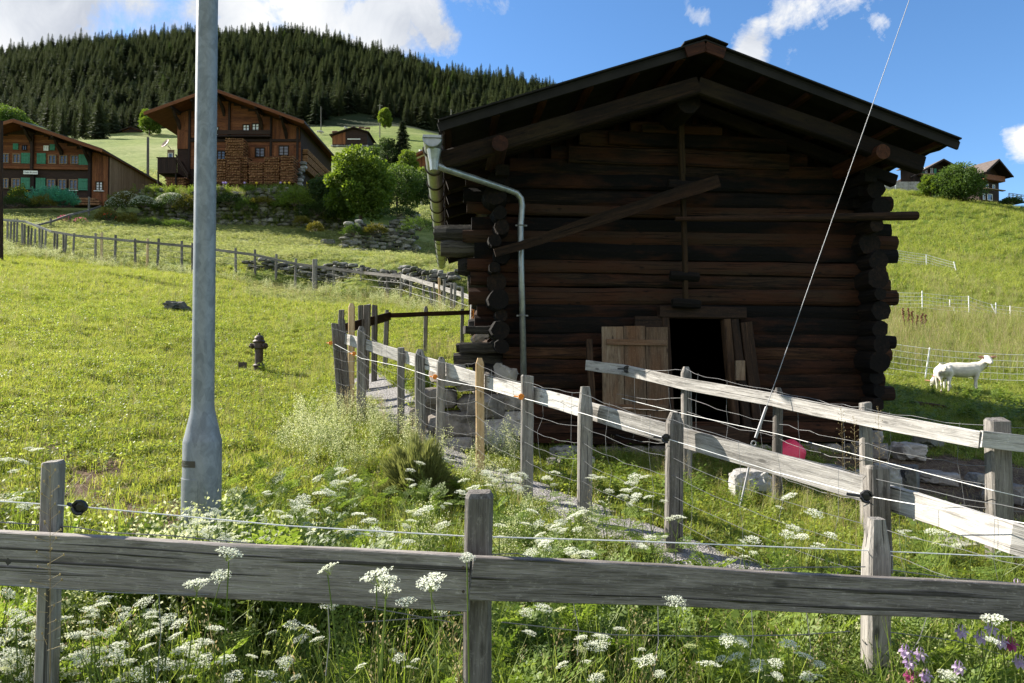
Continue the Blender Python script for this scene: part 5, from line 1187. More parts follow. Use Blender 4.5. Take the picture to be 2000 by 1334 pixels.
def chalet_green():
    Y = 54.0; k = Y / F; X = lambda px: (px - 49) * k; Z = lambda py: (700 - py) * k - (700 - 402) * k
    base = pix(49, 402, Y); r = thing('wooden_chalet', base, 'chalet with green shutters and a small white name board behind the garden net', 'house', rz=R(4))
    sl = .33; RX = 0; RZ = Z(246); y1 = 11.5
    body(r, X(-110), X(206), 0, y1, -1.5, RX, RZ - .1, sl, 'chalet_dark')
    roof(r, RX, RZ, X(-125), X(214), sl, -1.6, y1 + 1, 'slate', .13, 'chalet', (X(-60), X(62), X(118), X(172)))
    up = MB(); lim = lambda z, a, b: (max(a, -(RZ - z - .2) / sl), min(b, (RZ - z - .2) / sl)); hboards(up, X(-100), X(172), Z(330), Z(262), -.035, .24, .06, lim); up.build('upper_boarding', M['chalet'], r, world=False)
    bal = MB(); hboards(bal, X(-60), X(170), Z(330), Z(320), -.16, .22, .06); bal.build('parapet_board', M['chalet'], r, world=False)
    sd = MB(); boards(sd, X(175), X(206), lambda x: Z(400), lambda x: RZ - x * sl - .2, -.05, .17); sd.build('upright_boarding', M['chalet'], r, world=False)
    fr = MB(); fr.beam((X(64), -.25, Z(335)), (X(64), -.25, Z(262)), .2, .22, up=(0, 1, 0)); fr.beam((X(64), -.12, Z(400)), (X(64), -.12, Z(335)), .3, .2, up=(0, 1, 0)); fr.beam((X(172), -.14, Z(400)), (X(172), -.14, Z(290)), .2, .25, up=(0, 1, 0)); fr.build('timber_frame', M['chalet_dark'], r, world=False)
    for (a, b, c, d, mt, cu) in ((5, 19, 319, 300, 'chalet_pale', 0), (26, 41, 319, 300, 'chalet_pale', 0), (93, 108, 319, 301, 'chalet_pale', 0), (114, 129, 319, 301, 'chalet_pale', 0), (135, 150, 319, 301, 'chalet_pale', 0), (43, 52, 293, 283, 'chalet_dark', 0), (84, 93, 293, 283, 'whitef', 1),
                             (5, 19, 369, 349, 'chalet_pale', 0), (25, 41, 369, 349, 'chalet_pale', 0), (91, 107, 369, 349, 'chalet_pale', 0), (112, 128, 369, 349, 'chalet_pale', 0), (133, 149, 369, 349, 'chalet_pale', 0), (183, 197, 370, 352, 'frame', 1), (-30, -10, 369, 349, 'chalet_pale', 0), (-30, -10, 319, 300, 'chalet_pale', 0)):
        window(r, X(a), X(b), Z(c), Z(d), -.075, 1, 2 if b - a > 10 else 0, mt, bool(cu))
    for (a, b, c, d) in ((42, 60, 319, 298), (71, 88, 319, 298), (150, 168, 320, 299), (26, 36, 292, 280), (95, 105, 292, 280), (42, 60, 370, 347), (70, 88, 370, 347), (150, 168, 370, 347)):
        s = MB(); boards(s, X(a), X(b), lambda x: Z(c), lambda x: Z(d), -.11, .2, .04)
        for zz in (.2, .8): s.box(((X(a) + X(b)) / 2, -.14, Z(c) + (Z(d) - Z(c)) * zz), (X(b) - X(a) - .04, .03, .07))
        s.build('shutter', M['shutter'], r, world=False)
    for a, b in ((132, 150), (180, 199), (25, 41)):
        s = MB(); s.box(((X(a) + X(b)) / 2, -.13, Z(371)), (X(b) - X(a), .12, .05)); s.build('window_sill', M['whitef'], r, world=False)
    sg = MB(); sg.box(((X(51) + X(77.5)) / 2, -.40, Z(338.5)), (X(77.5) - X(51), .04, Z(335) - Z(342))); so = sg.build('name_board', M['signw'], r, world=False)
    text_mesh('lettering', 'Chalet Brunner', .175, M['ink'], so, ((X(51) + X(77.5)) / 2, -.425, Z(338.5)), (math.pi / 2, 0, 0), .002, .95)
    # boarded side wall with small door, and benches of firewood
    sw = MB(); xr = X(206) + .03; yy = .1
    while yy < y1 - .1:
        z1 = RZ - (xr) * sl - .1; z0 = -1.0; sw.box((xr, yy + .09, (z0 + z1) / 2), (.03, .165, z1 - z0)); yy += .18
    sw.build('side_boarding', M['chalet_pale'], r, world=False)
    dd = MB(); dd.box((xr + .03, 3.2, 1.1), (.04, .9, 1.5)); dd.build('side_door', M['chalet_dark'], r, world=False)
    fw = MB()
    for j in range(46): fw.lathe((X(140 + (j % 16) * 3.6), -.55, .12 + (j // 16) * .2), [(.09, 0), (.09, .4)], 6, axis=(0, 1, 0))
    fw.build('firewood_row', M['fire_end'], r, world=False)
    sp = MB(); sp.box((X(-1), -.6 + 3, RZ + .25), (2.6, 1.6, .06)); o = sp.build('solar_collector', M['glass'], r, world=False); o.rotation_euler = (0, R(14), 0); o.location = (-.5, 0, .3)
    return r
chalet_green()
def fence_rail_garden():
    r = thing('stair_handrail', pix(190, 410, 50), 'grey sloping handrail on three posts below the chalet with green shutters', 'handrail')
    P = [pix(72, 440, 44), pix(100, 433, 45), pix(135, 420, 47), pix(173, 411, 49), pix(197, 403, 50.5)]
    mb = MB()
    for a, b in zip(P[:-1], P[1:]): mb.beam(a, b, .08, .13)
    mb.build('rail', M['greypost'], r)
    for px, py, Y, h in ((98, 426, 45, 20), (136, 420, 47, 24), (173, 384, 49, 46)):
        t_ = pix(px, py, Y); pb = MB(); pb.beam((t_.x, t_.y + .06, g(t_.x, t_.y) - .1), t_ + Vector((0, .06, 0)), .11, .11, up=(0, 1, 0)); pb.build('post', M['greypost'], r)
fence_rail_garden()
def barn_far(pxc, pyb, Y, w, h, sl, d, label, left_pale=0.0, RXo=0.0, rz=0, wall='chalet_dark'):
    base = pix(pxc, pyb, Y); r = thing('hay_barn', base, label, 'barn', rz=rz)
    body(r, -w / 2, w / 2, 0, d, -.6, RXo, h, sl, wall); roof(r, RXo, h + .1, -w / 2 - .7, w / 2 + .7, sl, -.8, d + .8, 'slate', .12, 'chalet_dark')
    b_ = MB(); x = -w / 2 + .1
    lim = lambda z, a, b: (max(a, RXo - (h - z - .15) / sl), min(b, RXo + (h - z - .15) / sl))
    hboards(b_, -w / 2 + left_pale * w, w / 2, 0, h - .3, -.04, .34, .08, lim); b_.build('log_wall', M['chalet_dark'], r, world=False)
    if left_pale:
        b2 = MB(); boards(b2, -w / 2, -w / 2 + left_pale * w, lambda x: 0, lambda x: h - abs(x - RXo) * sl - .3, -.05, .3); b2.build('upright_boarding', M['chalet'], r, world=False)
    s = MB()
    for x in np.arange(-w / 2, w / 2, .7): s.rock((x, -.02, -.45), (.45, .3, .35), 2, int(x * 3) + 9)
    s.build('stone_base', M['stone'], r, world=False)
    return r
bb = barn_far(683, 282, 190, 9.8, 4.6, .33, 9, 'dark hay barn alone on the pale hillside field between chalet and forest', .38, 1.2)
wn = MB(); wn.box((1.2, -.15, 1.45), (3.6, .1, .22)); wn.build('bench_board', M['whitef'], bb, world=False)
barn_far(257, 263, 238, 6.6, 2.5, .36, 5, 'tiny reddish hut below the forest left of the pole', 0, 0, 0, 'chalet')
def yellow_house():
    Y = 92; base = pix(830, 372, Y); k = Y / F; X = lambda px: (px - 830) * k; Z = lambda py: (372 - py) * k
    r = thing('yellow_house', base, 'small house with a yellow base and glass balcony half hidden by the barn gutter', 'house')
    body(r, X(801), X(900), 0, 8, -2, X(850), Z(290), .45, 'plaster'); b_ = MB(); boards(b_, X(801), X(895), lambda x: Z(333), lambda x: Z(290) - abs(x - X(850)) * .45 - .3, -.06, .25); b_.build('upper_boarding', M['chalet'], r, world=False)
    roof(r, X(850), Z(289), X(794), X(905), .45, -1.2, 9, 'slate', .15, 'chalet')
    bl = MB(); bl.box((X(822), -1.0, Z(343.5)), (X(860) - X(798), .08, .12)); bl.box((X(822), -.6, Z(344.5)), (X(860) - X(798), .9, .15)); bl.build('balcony', M['whitef'], r, world=False)
    g_ = MB()
    for a in (799, 813, 828): g_.box((X(a + 6.5), -1.02, Z(338)), (X(13) - X(0.8), .03, Z(333) - Z(343)))
    g_.build('balcony_glass', M['glass'], r, world=False)
    ch = MB(); ch.lathe((X(817), 2, Z(306)), [(.16, -1.2), (.16, 1.4), (.22, 1.4), (.22, 1.6)], 10); ch.build('chimney_pipe', M['whitef'], r, world=False)
yellow_house()
def hill_house_left():
    Y = 112; k = Y / F; base = pix(1790, 372, Y); X = lambda px: (px - 1790) * k; Z = lambda py: (372 - py) * k
    r = thing('hill_house', base, 'dark house with green shutters and pale stone base on the right ridge', 'house')
    body(r, X(1762), X(1850), 0, 9, Z(385), X(1835), Z(318), .42, 'chalet_dark'); roof(r, X(1835), Z(315), X(1774), X(1862), .55, -1.3, 10, 'tile', .15, 'chalet_dark')
    st = MB(); st.box(((X(1715) + X(1788)) / 2, -.5, (Z(382) + Z(358)) / 2), (X(1788) - X(1715), 1.2, Z(358) - Z(382))); st.build('stone_base', M['stone'], r, world=False)
    sh = MB(); boards(sh, X(1755), X(1786), lambda x: Z(358), lambda x: Z(330), -.6, .3); sh.build('shed_boarding', M['chalet_dark'], r, world=False)
    sr = MB(); sr.beam((X(1750), -.9, Z(333)), (X(1790), -.9, Z(328)), 1.6, .12, ch=0); sr.build('shed_roof', M['tile'], r, world=False)
    for (a, b, c, d) in ((1806, 1811, 338, 327), (1817, 1822, 339, 328)): window(r, X(a), X(b), Z(c), Z(d), -.06, 0, 1)
    for (a, b, c, d) in ((1799, 1805, 338, 328), (1824, 1829, 339, 329)):
        s = MB(); s.box(((X(a) + X(b)) / 2, -.1, (Z(c) + Z(d)) / 2), (X(b) - X(a), .05, Z(d) - Z(c))); s.build('shutter', M['shutter'], r, world=False)
    bl = MB(); bl.box((X(1806), -.5, Z(342)), (X(1820) - X(1793), .8, .2)); bl.build('balcony', M['chalet_pale'], r, world=False)
    fp = MB()
    for px in (1717, 1738): fp.beam((X(px), -1.6, Z(378)), (X(px), -1.6, Z(352 if px < 1720 else 366)), .14, .14, up=(0, 1, 0))
    fp.build('yard_post', M['whitef'], r, world=False)
hill_house_left()
def hill_house_right():
    Y = 104; k = Y / F; base = pix(1932, 388, Y); X = lambda px: (px - 1932) * k; Z = lambda py: (388 - py) * k
    r = thing('hill_house', base, 'narrow dark house with brown tiled roof and deck rail on the right ridge', 'house', rz=R(22))
    RX = 0; RZ = Z(317); sl = .72
    body(r, -2.3, 2.3, 0, 6.5, -1.5, RX, RZ, sl, 'chalet_dark'); roof(r, RX, RZ + .06, -2.9, 3.2, sl, -1.6, 7.6, 'tile', .14, 'chalet_dark')
    b_ = MB(); b_.box((0, -.9, Z(349)), (4.7, .08, .7)); b_.box((0, -.5, Z(354)), (4.7, .9, .12)); b_.build('balcony', M['chalet'], r, world=False)
    b2 = MB(); b2.box((.2, -.7, Z(372)), (4.4, .5, .12)); b2.build('window_box', M['chalet_pale'], r, world=False)
    for (a, b, c, d) in ((-.9, -.3, 1.3, 2.2), (.6, 1.2, 1.3, 2.2), (-1.6, -1.1, -.3, .6), (-.6, .6, -.3, .7)): window(r, a, b, c, d, -.06, 0, 0)
    dk = MB(); dk.box((4.2, -.4, -.3), (4.2, 2.2, .15)); dk.build('deck', M['chalet_dark'], r, world=False)
    rl = MB()
    for x in np.arange(2.4, 6.4, .95): rl.beam((x, -1.4, -.3), (x, -1.4, .75), .1, .1, up=(0, 1, 0))
    for z in (.2, .5, .75): rl.beam((2.4, -1.4, z), (6.3, -1.4, z), .06, .09)
    rl.build('deck_railing', M['greypost'], r, world=False)
    return r
hill_house_right()
def utility_poles():
    for (px, y0, y1, Y, lb, arm) in ((289, 268, 368, 62, 'grey wooden pole standing between the two chalets', 0), (627, 208, 250, 235, 'thin distant pole in the pasture left of the hay barn', 0), (742, 203, 240, 225, 'distant pole with crosspiece beside the round green tree', 1),
                                      (881, 213, 238, 250, 'distant pole just above the barn roof corner', 0), (1, 236, 470, 33, 'brown wooden pole at the very left edge of the view', 0), (1915, 356, 364, 104, 'wall lamp arm beside the ridge house', 2)):
        if arm == 2: continue
        t_ = pix(px, y0, Y); b = pix(px, y1, Y); b.z = min(b.z, g(b.x, b.y)); r = thing('utility_pole', (b.x, b.y, b.z), lb, 'pole')
        mb = MB(); mb.tube([b - Vector((0, 0, .3)), t_], .12 if Y < 100 else .16, 8, scales=[1.15, .85]); mb.build('shaft', M['greypost'] if px > 10 else M['frame'], r)
        if arm:
            ab = MB(); ab.beam(t_ + Vector((-.9, 0, -.6)), t_ + Vector((.9, 0, -.6)), .15, .15); ab.build('crossarm', M['greypost'], r)
utility_poles()

# ------------------------------------------------------------------ walls of field stones
def rubble_wall(name, pts, label, mat='stone_dark', size=.34, dz=.5, seed=1, thick=.45):
    """pts: (x, y, bottom z, top z) along the wall; stones stacked with dirt behind"""
    rng = random.Random(seed); r = thing(name, (pts[0][0], pts[0][1], pts[0][2]), label, 'stone wall')
    m_ = MB(); k = 0; cum = [0]
    for a, b in zip(pts[:-1], pts[1:]): cum.append(cum[-1] + math.hypot(b[0] - a[0], b[1] - a[1]))
    A = np.array(pts); f = lambda s, c: float(np.interp(s, cum, A[:, c]))
    for lay in range(40):
        s = rng.uniform(0, size); any_ = False
        while s < cum[-1]:
            zb, zt = f(s, 2), f(s, 3) + .12 * math.sin(s * 1.3) + rng.uniform(-.08, .08); h = size * rng.uniform(.38, .62); z = zb + lay * size * .42 + .08 * math.sin(s * .9 + lay); w = size * rng.uniform(.6, 1.7)
            if z < zt:
                any_ = True
                m_.rock((f(s, 0), f(s, 1) + rng.uniform(-.10, .10), z + h / 2), (w * .6, thick * .7, h * .62), 2, k, .24, rz=rng.uniform(-.25, .25)); k += 1
            s += w * .92
        if not any_: break
    m_.build('stones', M[mat], r); return r
W1 = []
for px in np.arange(478, 916, 22):
    Y = float(np.interp(px, [478, 560, 640, 760, 860, 915], [35.4, 34.6, 33.8, 31.0, 28.7, 27.9])); x = (px - 1000) / F * Y
    zt = pix(px, float(np.interp(px, [478, 560, 700, 800, 915], [510, 520, 523, 533, 531])), Y).z; zb = min(g(x, Y - 1.0), zt - .3) - .15
    W1.append((x, Y, zb, zt if px > 520 else zt - .1))
rubble_wall('field_wall', W1, 'long low rubble wall just behind the thin meadow fence', 'stone_dark', .36, seed=3)
W2 = []
for px in np.arange(268, 700, 24):
    Y = float(np.interp(px, [268, 400, 600, 700], [51, 50.5, 51, 51.5])); x = (px - 1000) / F * Y; zt = pix(px, float(np.interp(px, [268, 400, 560, 640, 700], [378, 376, 372, 392, 400])), Y).z; zb = g(x, Y - 1.2) - .3
    W2.append((x, Y, zb, zt))
rubble_wall('terrace_wall', W2, 'high dry stone terrace wall below the chalet with firewood', 'stone_dark', .6, seed=5)
def terrace_fill():
    """the garden ground held by the terrace wall"""
    vs = []; n = len(W2)
    for i, (x, y, zb, zt) in enumerate(W2): vs.append((x, y + .2, zt - .12)); vs.append((x, y + 2.2, zt + .35)); vs.append((x, y + 6.2, zt + .5)); vs.append((x, y + .25, zb))
    fs = []
    for i in range(n - 1):
        a = i * 4; b = a + 4; fs += [(a, b, b + 1, a + 1), (a + 1, b + 1, b + 2, a + 2), (a + 3, b + 3, b, a)]
    me = bpy.data.meshes.new('terrace_ground'); me.from_pydata(vs, [], fs); o = bpy.data.objects.new('terrace_ground', me); COL.objects.link(o); tag(o, kind='structure'); me.materials.append(bpy.data.materials['meadow_ground'])
terrace_fill()
W3 = []
for px in np.arange(668, 806, 17):
    Y = 45.5; x = (px - 1000) / F * Y; py = float(np.interp(px, [660, 690, 740, 800], [434, 442, 440, 398])); W3.append((x, Y + (px - 668) * .015, g(x, Y) - .2, pix(px, py, Y).z + .05))
rubble_wall('old_wall', W3, 'tumbled mossy stones in the grass below the big bright bush', 'stone_dark', .5, seed=8)
for (px, py, Y, s, lb) in ((700, 462, 43, .75, 'grey boulder in the mown grass below the tumbled wall'), (640, 437, 46.5, .6, 'mossy grey boulder left of the tumbled wall')):
    c = pix(px, py, Y); c.z = g(c.x, c.y) + .1; mb = MB(); mb.rock(c, (s, s * .7, s * .45), 3, int(px)); tag(mb.build('boulder', M['stone_dark'], None, loc=c), lb, 'boulder')

# ------------------------------------------------------------------ trees and shrubs round the houses
def at(px, py, Y, dz=0.0):
    p = pix(px, py, Y); return (p.x, p.y, p.z + dz)
def gat(px, Y): p = ground(px, Y); return (p.x, p.y, p.z - .05)
s50 = 50 / F
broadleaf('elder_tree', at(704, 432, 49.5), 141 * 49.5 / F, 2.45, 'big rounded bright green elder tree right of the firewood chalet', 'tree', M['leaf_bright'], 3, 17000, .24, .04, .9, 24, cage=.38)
broadleaf('shrub', at(630, 425, 51.5), 3.3, 1.5, 'dark shrub between the chalet corner and the big bright tree', 'shrub', M['leaf_dark'], 7, 7000, .15, .05, lobes=20)
broadleaf('shrub', at(775, 405, 58), 3.6, 2.4, 'bushy mid green shrub right of the big bright tree', 'shrub', M['leaf_mid'], 8, 12000, .16, .05, lobes=30)
broadleaf('shrub', at(815, 398, 60), 2.6, 1.9, 'dark leafy shrub beside the barn gutter', 'shrub', M['leaf_dark'], 9, 8000, .16, .05, lobes=22)
broadleaf('shrub', at(826, 375, 62), 2.2, 1.2, 'yellowish green shrub under the yellow house', 'shrub', M['leaf_bright'], 10, 5000, .16, .05, lobes=16)
_c1, _t1 = conifer_meshes(7.5, 1.7, 21, 1.3); _c2, _t2 = conifer_meshes(7.2, 1.5, 22, 1.2)
tree_thing('spruce_tree', at(786, 350, 70), _c1, _t1, 'small pointed dark spruce left of the yellow house', 'tree', s=.82)
broadleaf('pine_tree', at(757, 345, 70), 4.3, 1.25, 'grey green rounded pine left of the small pointed spruce', 'tree', M['leaf_dark'], 12, 7000, .16, .05, lobes=22)
broadleaf('young_tree', at(797, 352, 68), 3.3, 1.1, 'bright green young tree in front of the small spruce', 'tree', M['leaf_bright'], 13, 6000, .15, .05, lobes=18)
broadleaf('round_shrub', at(732, 310, 72), 1.3, .9, 'small grey green bush above the big bright tree', 'shrub', M['leaf_mid'], 14, 2500, .14, .05, lobes=10)
broadleaf('maple_tree', at(752, 249, 222), 41 * 222 / F, 2.1, 'lone bright green tree beside the distant pole', 'tree', M['leaf_bright'], 15, 7000, .45, .02, lobes=20)
broadleaf('ash_tree', at(292, 264, 228), 52 * 228 / F, 3.6, 'bright green tree right of the tiny reddish hut', 'tree', M['leaf_bright'], 16, 8000, .5, .1, lobes=26)
broadleaf('ash_tree', at(345, 240, 232), 3.5, 2.0, 'bit of bright tree above the left roof edge of the firewood chalet', 'tree', M['leaf_bright'], 17, 3000, .45, .1, lobes=12)
broadleaf('broad_tree', at(18, 262, 110), 51 * 110 / F, 3.3, 'green leafy tree behind the ridge of the chalet with green shutters', 'tree', M['leaf_mid'], 18, 9000, .3, .05, lobes=26)
_c3, _t3 = conifer_meshes(19, 3.4, 31, 1.3); _c4, _t4 = conifer_meshes(18, 4.6, 32, 1.4); _c5, _t5 = conifer_meshes(17, 2.6, 33, 1.2)
for (px, py0, py1, Y, c_, t_, H, lb) in ((103, 268, 193, 210, _c5, _t5, 17, 'slender spruce left of the taller clump above the chalet roof'), (122, 268, 204, 205, _c3, _t3, 19, 'short spruce in the clump above the chalet roof'), (162, 270, 182, 214, _c3, _t3, 19, 'tall pointed spruce in the clump above the chalet roof'),
                                          (193, 270, 184, 208, _c4, _t4, 18, 'broad spruce at the right end of the clump above the chalet roof'), (145, 268, 215, 207, _c5, _t5, 17, 'low thin spruce in the middle of the clump above the chalet roof')):
    b = pix(px, py0, Y); H2 = (py0 - py1) * Y / F; tree_thing('spruce_tree', (b.x, b.y, min(b.z, g(b.x, b.y))), c_, t_, lb, 'tree', s=(pix(px, py1, Y).z - min(b.z, g(b.x, b.y))) / H, rz=px)
# garden on the terrace and in front of the green shutter chalet
CU = [((247, 392, 50.4), 1.15, .8, 1.0, 'large yellow green shrub topped with white bloom left on the terrace wall', 'moss', ('whiteblossom', 900, .07), 4200), ((280, 395, 50.2), 1.0, .7, .8, 'shrub with white bloom spilling over the terrace wall', 'leaf_mid', ('whiteblossom', 1100, .07), 3000),
      ((335, 395, 50.0), 1.25, .7, 1.0, 'pale white flowering shrub left of the lamp post on the wall', 'leaf_mid', ('whiteblossom', 1700, .07), 3600), ((365, 398, 49.8), .9, .6, .9, 'dull green shrub at the left side of the lamp post', 'moss', None, 2600),
      ((225, 400, 50.0), .7, .6, .9, 'grey leaved shrub at the left end of the terrace wall', 'leaf_mid', ('whiteblossom', 500, .06), 2200), ((208, 425, 48.5), .75, .6, .95, 'round yellow mossy cushion below the terrace wall', 'moss', None, 3200),
      ((250, 428, 48.2), .85, .6, .7, 'low yellow green cushion right of the round one', 'moss', None, 2800), ((295, 432, 48), .8, .6, .5, 'small green cushion under the white shrubs', 'leaf_mid', None, 2200), ((345, 433, 48), 1.0, .6, .4, 'flat cushion plant left of the lamp post foot of the wall', 'leaf_mid', None, 2200),
      ((445, 388, 50.2), 1.0, .6, .7, 'dark cushion hanging over the wall right of the lamp post', 'leaf_dark', None, 2600), ((480, 400, 50.1), .8, .5, .9, 'green creeper on the wall under the firewood', 'leaf_mid', None, 2600), ((512, 388, 50.2), .9, .5, .45, 'brownish cushion on top of the terrace wall', 'moss', None, 2000),
      ((575, 392, 50.0), 1.5, .8, 1.15, 'spreading bright green shrub on the right part of the wall', 'leaf_bright', None, 5200), ((620, 412, 50.2), 1.4, .7, 1.1, 'dark weedy shrub at the right end of the wall', 'leaf_dark', None, 3600), ((590, 425, 49.0), .55, .4, .4, 'small yellow tuft at the foot of the wall', 'moss', None, 1600),
      ((616, 440, 46.8), .5, .4, .5, 'small yellow mossy cushion left of the tumbled stones', 'moss', None, 1500), ((733, 444, 45.2), .75, .5, .5, 'ochre mossy cushion on the tumbled stones', 'moss', None, 2000), ((690, 448, 45.4), .7, .5, .6, 'leafy weed between the tumbled stones', 'leaf_mid', None, 2000),
      ((780, 410, 46.5), 1.2, .6, .5, 'dark moss on top of the old wall by the gutter', 'leaf_dark', None, 2200), ((820, 440, 45), 1.1, .7, .9, 'tall weeds beside the gutter end', 'leaf_mid', None, 2600)]
for i, ((px, py, Y), rx, ry, rz_, lb, mt, ex, n) in enumerate(CU):
    cushion('shrub', at(px, py + 10, Y), rx, ry, rz_, lb, 'shrub', M[mt], i + 40, n, .10, .2 if mt == 'leaf_mid' else 0, None, (M[ex[0]], ex[1], ex[2]) if ex else None)
cushion('netted_shrub', at(93, 397, 50.5), 1.25, .9, 1.05, 'berry bush under a green garden net before the chalet', 'netted bush', M['net'], 80, 7000, .09)
cushion('netted_shrub', at(122, 397, 50.3), 1.1, .9, .95, 'lower right mound of the bushes under green garden net', 'netted bush', M['net'], 81, 6000, .09)
cushion('yellow_flower_bush', at(38, 392, 51), .75, .5, 1.0, 'bush with yellow flowers left of the green net', 'shrub', M['leaf_bright'], 82, 2400, .10, 0, None, (M['yellowblossom'], 60, .12))
cushion('grass_mound', at(28, 404, 49.5), 2.0, .7, .55, 'long dark green herb bed at the left below the chalet', 'shrub', M['leaf_dark'], 83, 4200, .10, .8)
cushion('grey_shrub', at(84, 402, 49.5), .8, .5, .65, 'grey brown tuft in front of the green net', 'shrub', M['moss'], 84, 2000, .10, .8)
cushion('pink_flower_bush', at(126, 436, 47), .45, .4, .5, 'pink flowering plant left of the handrail post', 'flowers', M['leaf_mid'], 85, 900, .08, .3, None, (M['pinkblossom'], 160, .09))
cushion('pink_flower_bush', at(158, 440, 46.6), .5, .4, .5, 'dull pink flowering plant right of the handrail post', 'flowers', M['leaf_mid'], 86, 900, .08, .3, None, (M['pinkblossom'], 90, .08))
cushion('red_flower_plant', at(212, 432, 47.8), .5, .4, .5, 'small plant with red blossoms under the round yellow cushion', 'flowers', M['leaf_dark'], 87, 900, .08, .3, None, (M['redblossom'], 22, .10))
for i, (px, mt) in enumerate(((436, 'pink'), (441, 'pink'), (478, 'pink'), (501, 'yellow'), (548, 'pink'), (556, 'yellow'), (565, 'yellow'), (420, 'pink'), (600, 'yellow'))):
    base = at(px, 372, 51.8); r = thing('iris_plant', base, '%s iris blooming on the terrace %s' % (('lilac', 'yellow')[mt == 'yellow'], ['right beside the lamp post', 'second from the lamp post', 'below the narrow firewood stack', 'below the middle window', 'left of the right yellow pair', 'left of the last yellow one', 'below the right end stack', 'hidden next to the lamp post', 'by the chalet corner'][i]), 'flower')
    mb = MB(); bx = Vector(base)
    for q in range(7): a = q * .9; mb.tube([bx, bx + Vector((.1 * math.cos(a), .1 * math.sin(a), .45))], .018, 3, scales=[1, .2])
    mb.build('leaves', M['leaf_bright'], r); hb = MB(); hb.rock(bx + Vector((0, 0, .58)), (.10, .10, .10), 2, i); hb.tube([bx, bx + Vector((0, 0, .5))], .01, 4)
    hb.build('blossom', M['yellowblossom'] if mt == 'yellow' else plain('lilac_petals', (.42, .28, .62), .6), r)
# ridge shrubs on the right
broadleaf('ridge_tree', at(1872, 392, 99), 70 * 99 / F, 3.1, 'large bright leafy tree between the two ridge houses', 'tree', M['leaf_mid'], 50, 16000, .27, .04, lobes=42, cage=.5)
broadleaf('ridge_tree', at(1818, 384, 101), 44 * 101 / F, 1.5, 'smaller bright tree before the stone based ridge house', 'tree', M['leaf_bright'], 51, 6000, .24, .04, lobes=18)
cushion('shrub', at(1795, 386, 103), 1.9, .9, .9, 'low yellow green weeds below the stone based ridge house', 'shrub', M['leaf_bright'], 52, 1800, .22, .3)
cushion('shrub', at(1975, 396, 98), 1.4, .9, .6, 'dark low bush at the deck of the right ridge house', 'shrub', M['leaf_dark'], 53, 1600, .22)
def dock_plant():
    b = ground(1787, 26); r = thing('dock_plant', b, 'rusty brown seeding dock stalks in the tall grass behind the sheep net', 'plant'); s = MB(); k = MB()
    for j in range(6):
        x = -.35 + j * .14 + random.uniform(-.03, .03); h = random.uniform(.6, 1.0); p = b + Vector((x, 0, 0)); t_ = p + Vector((x * .3, 0, h)); s.tube([p, t_], .012, 4)
        for q in range(14): z = .45 + .55 * q / 14; c = p.lerp(t_, z); k.rock(c + Vector((random.uniform(-.04, .04), 0, 0)), (.035, .035, .04), 1, q)
    s.build('stalks', M['frame'], r); k.build('seed_heads', plain('rust_seeds', (.16, .055, .025), .8), r)
dock_plant()

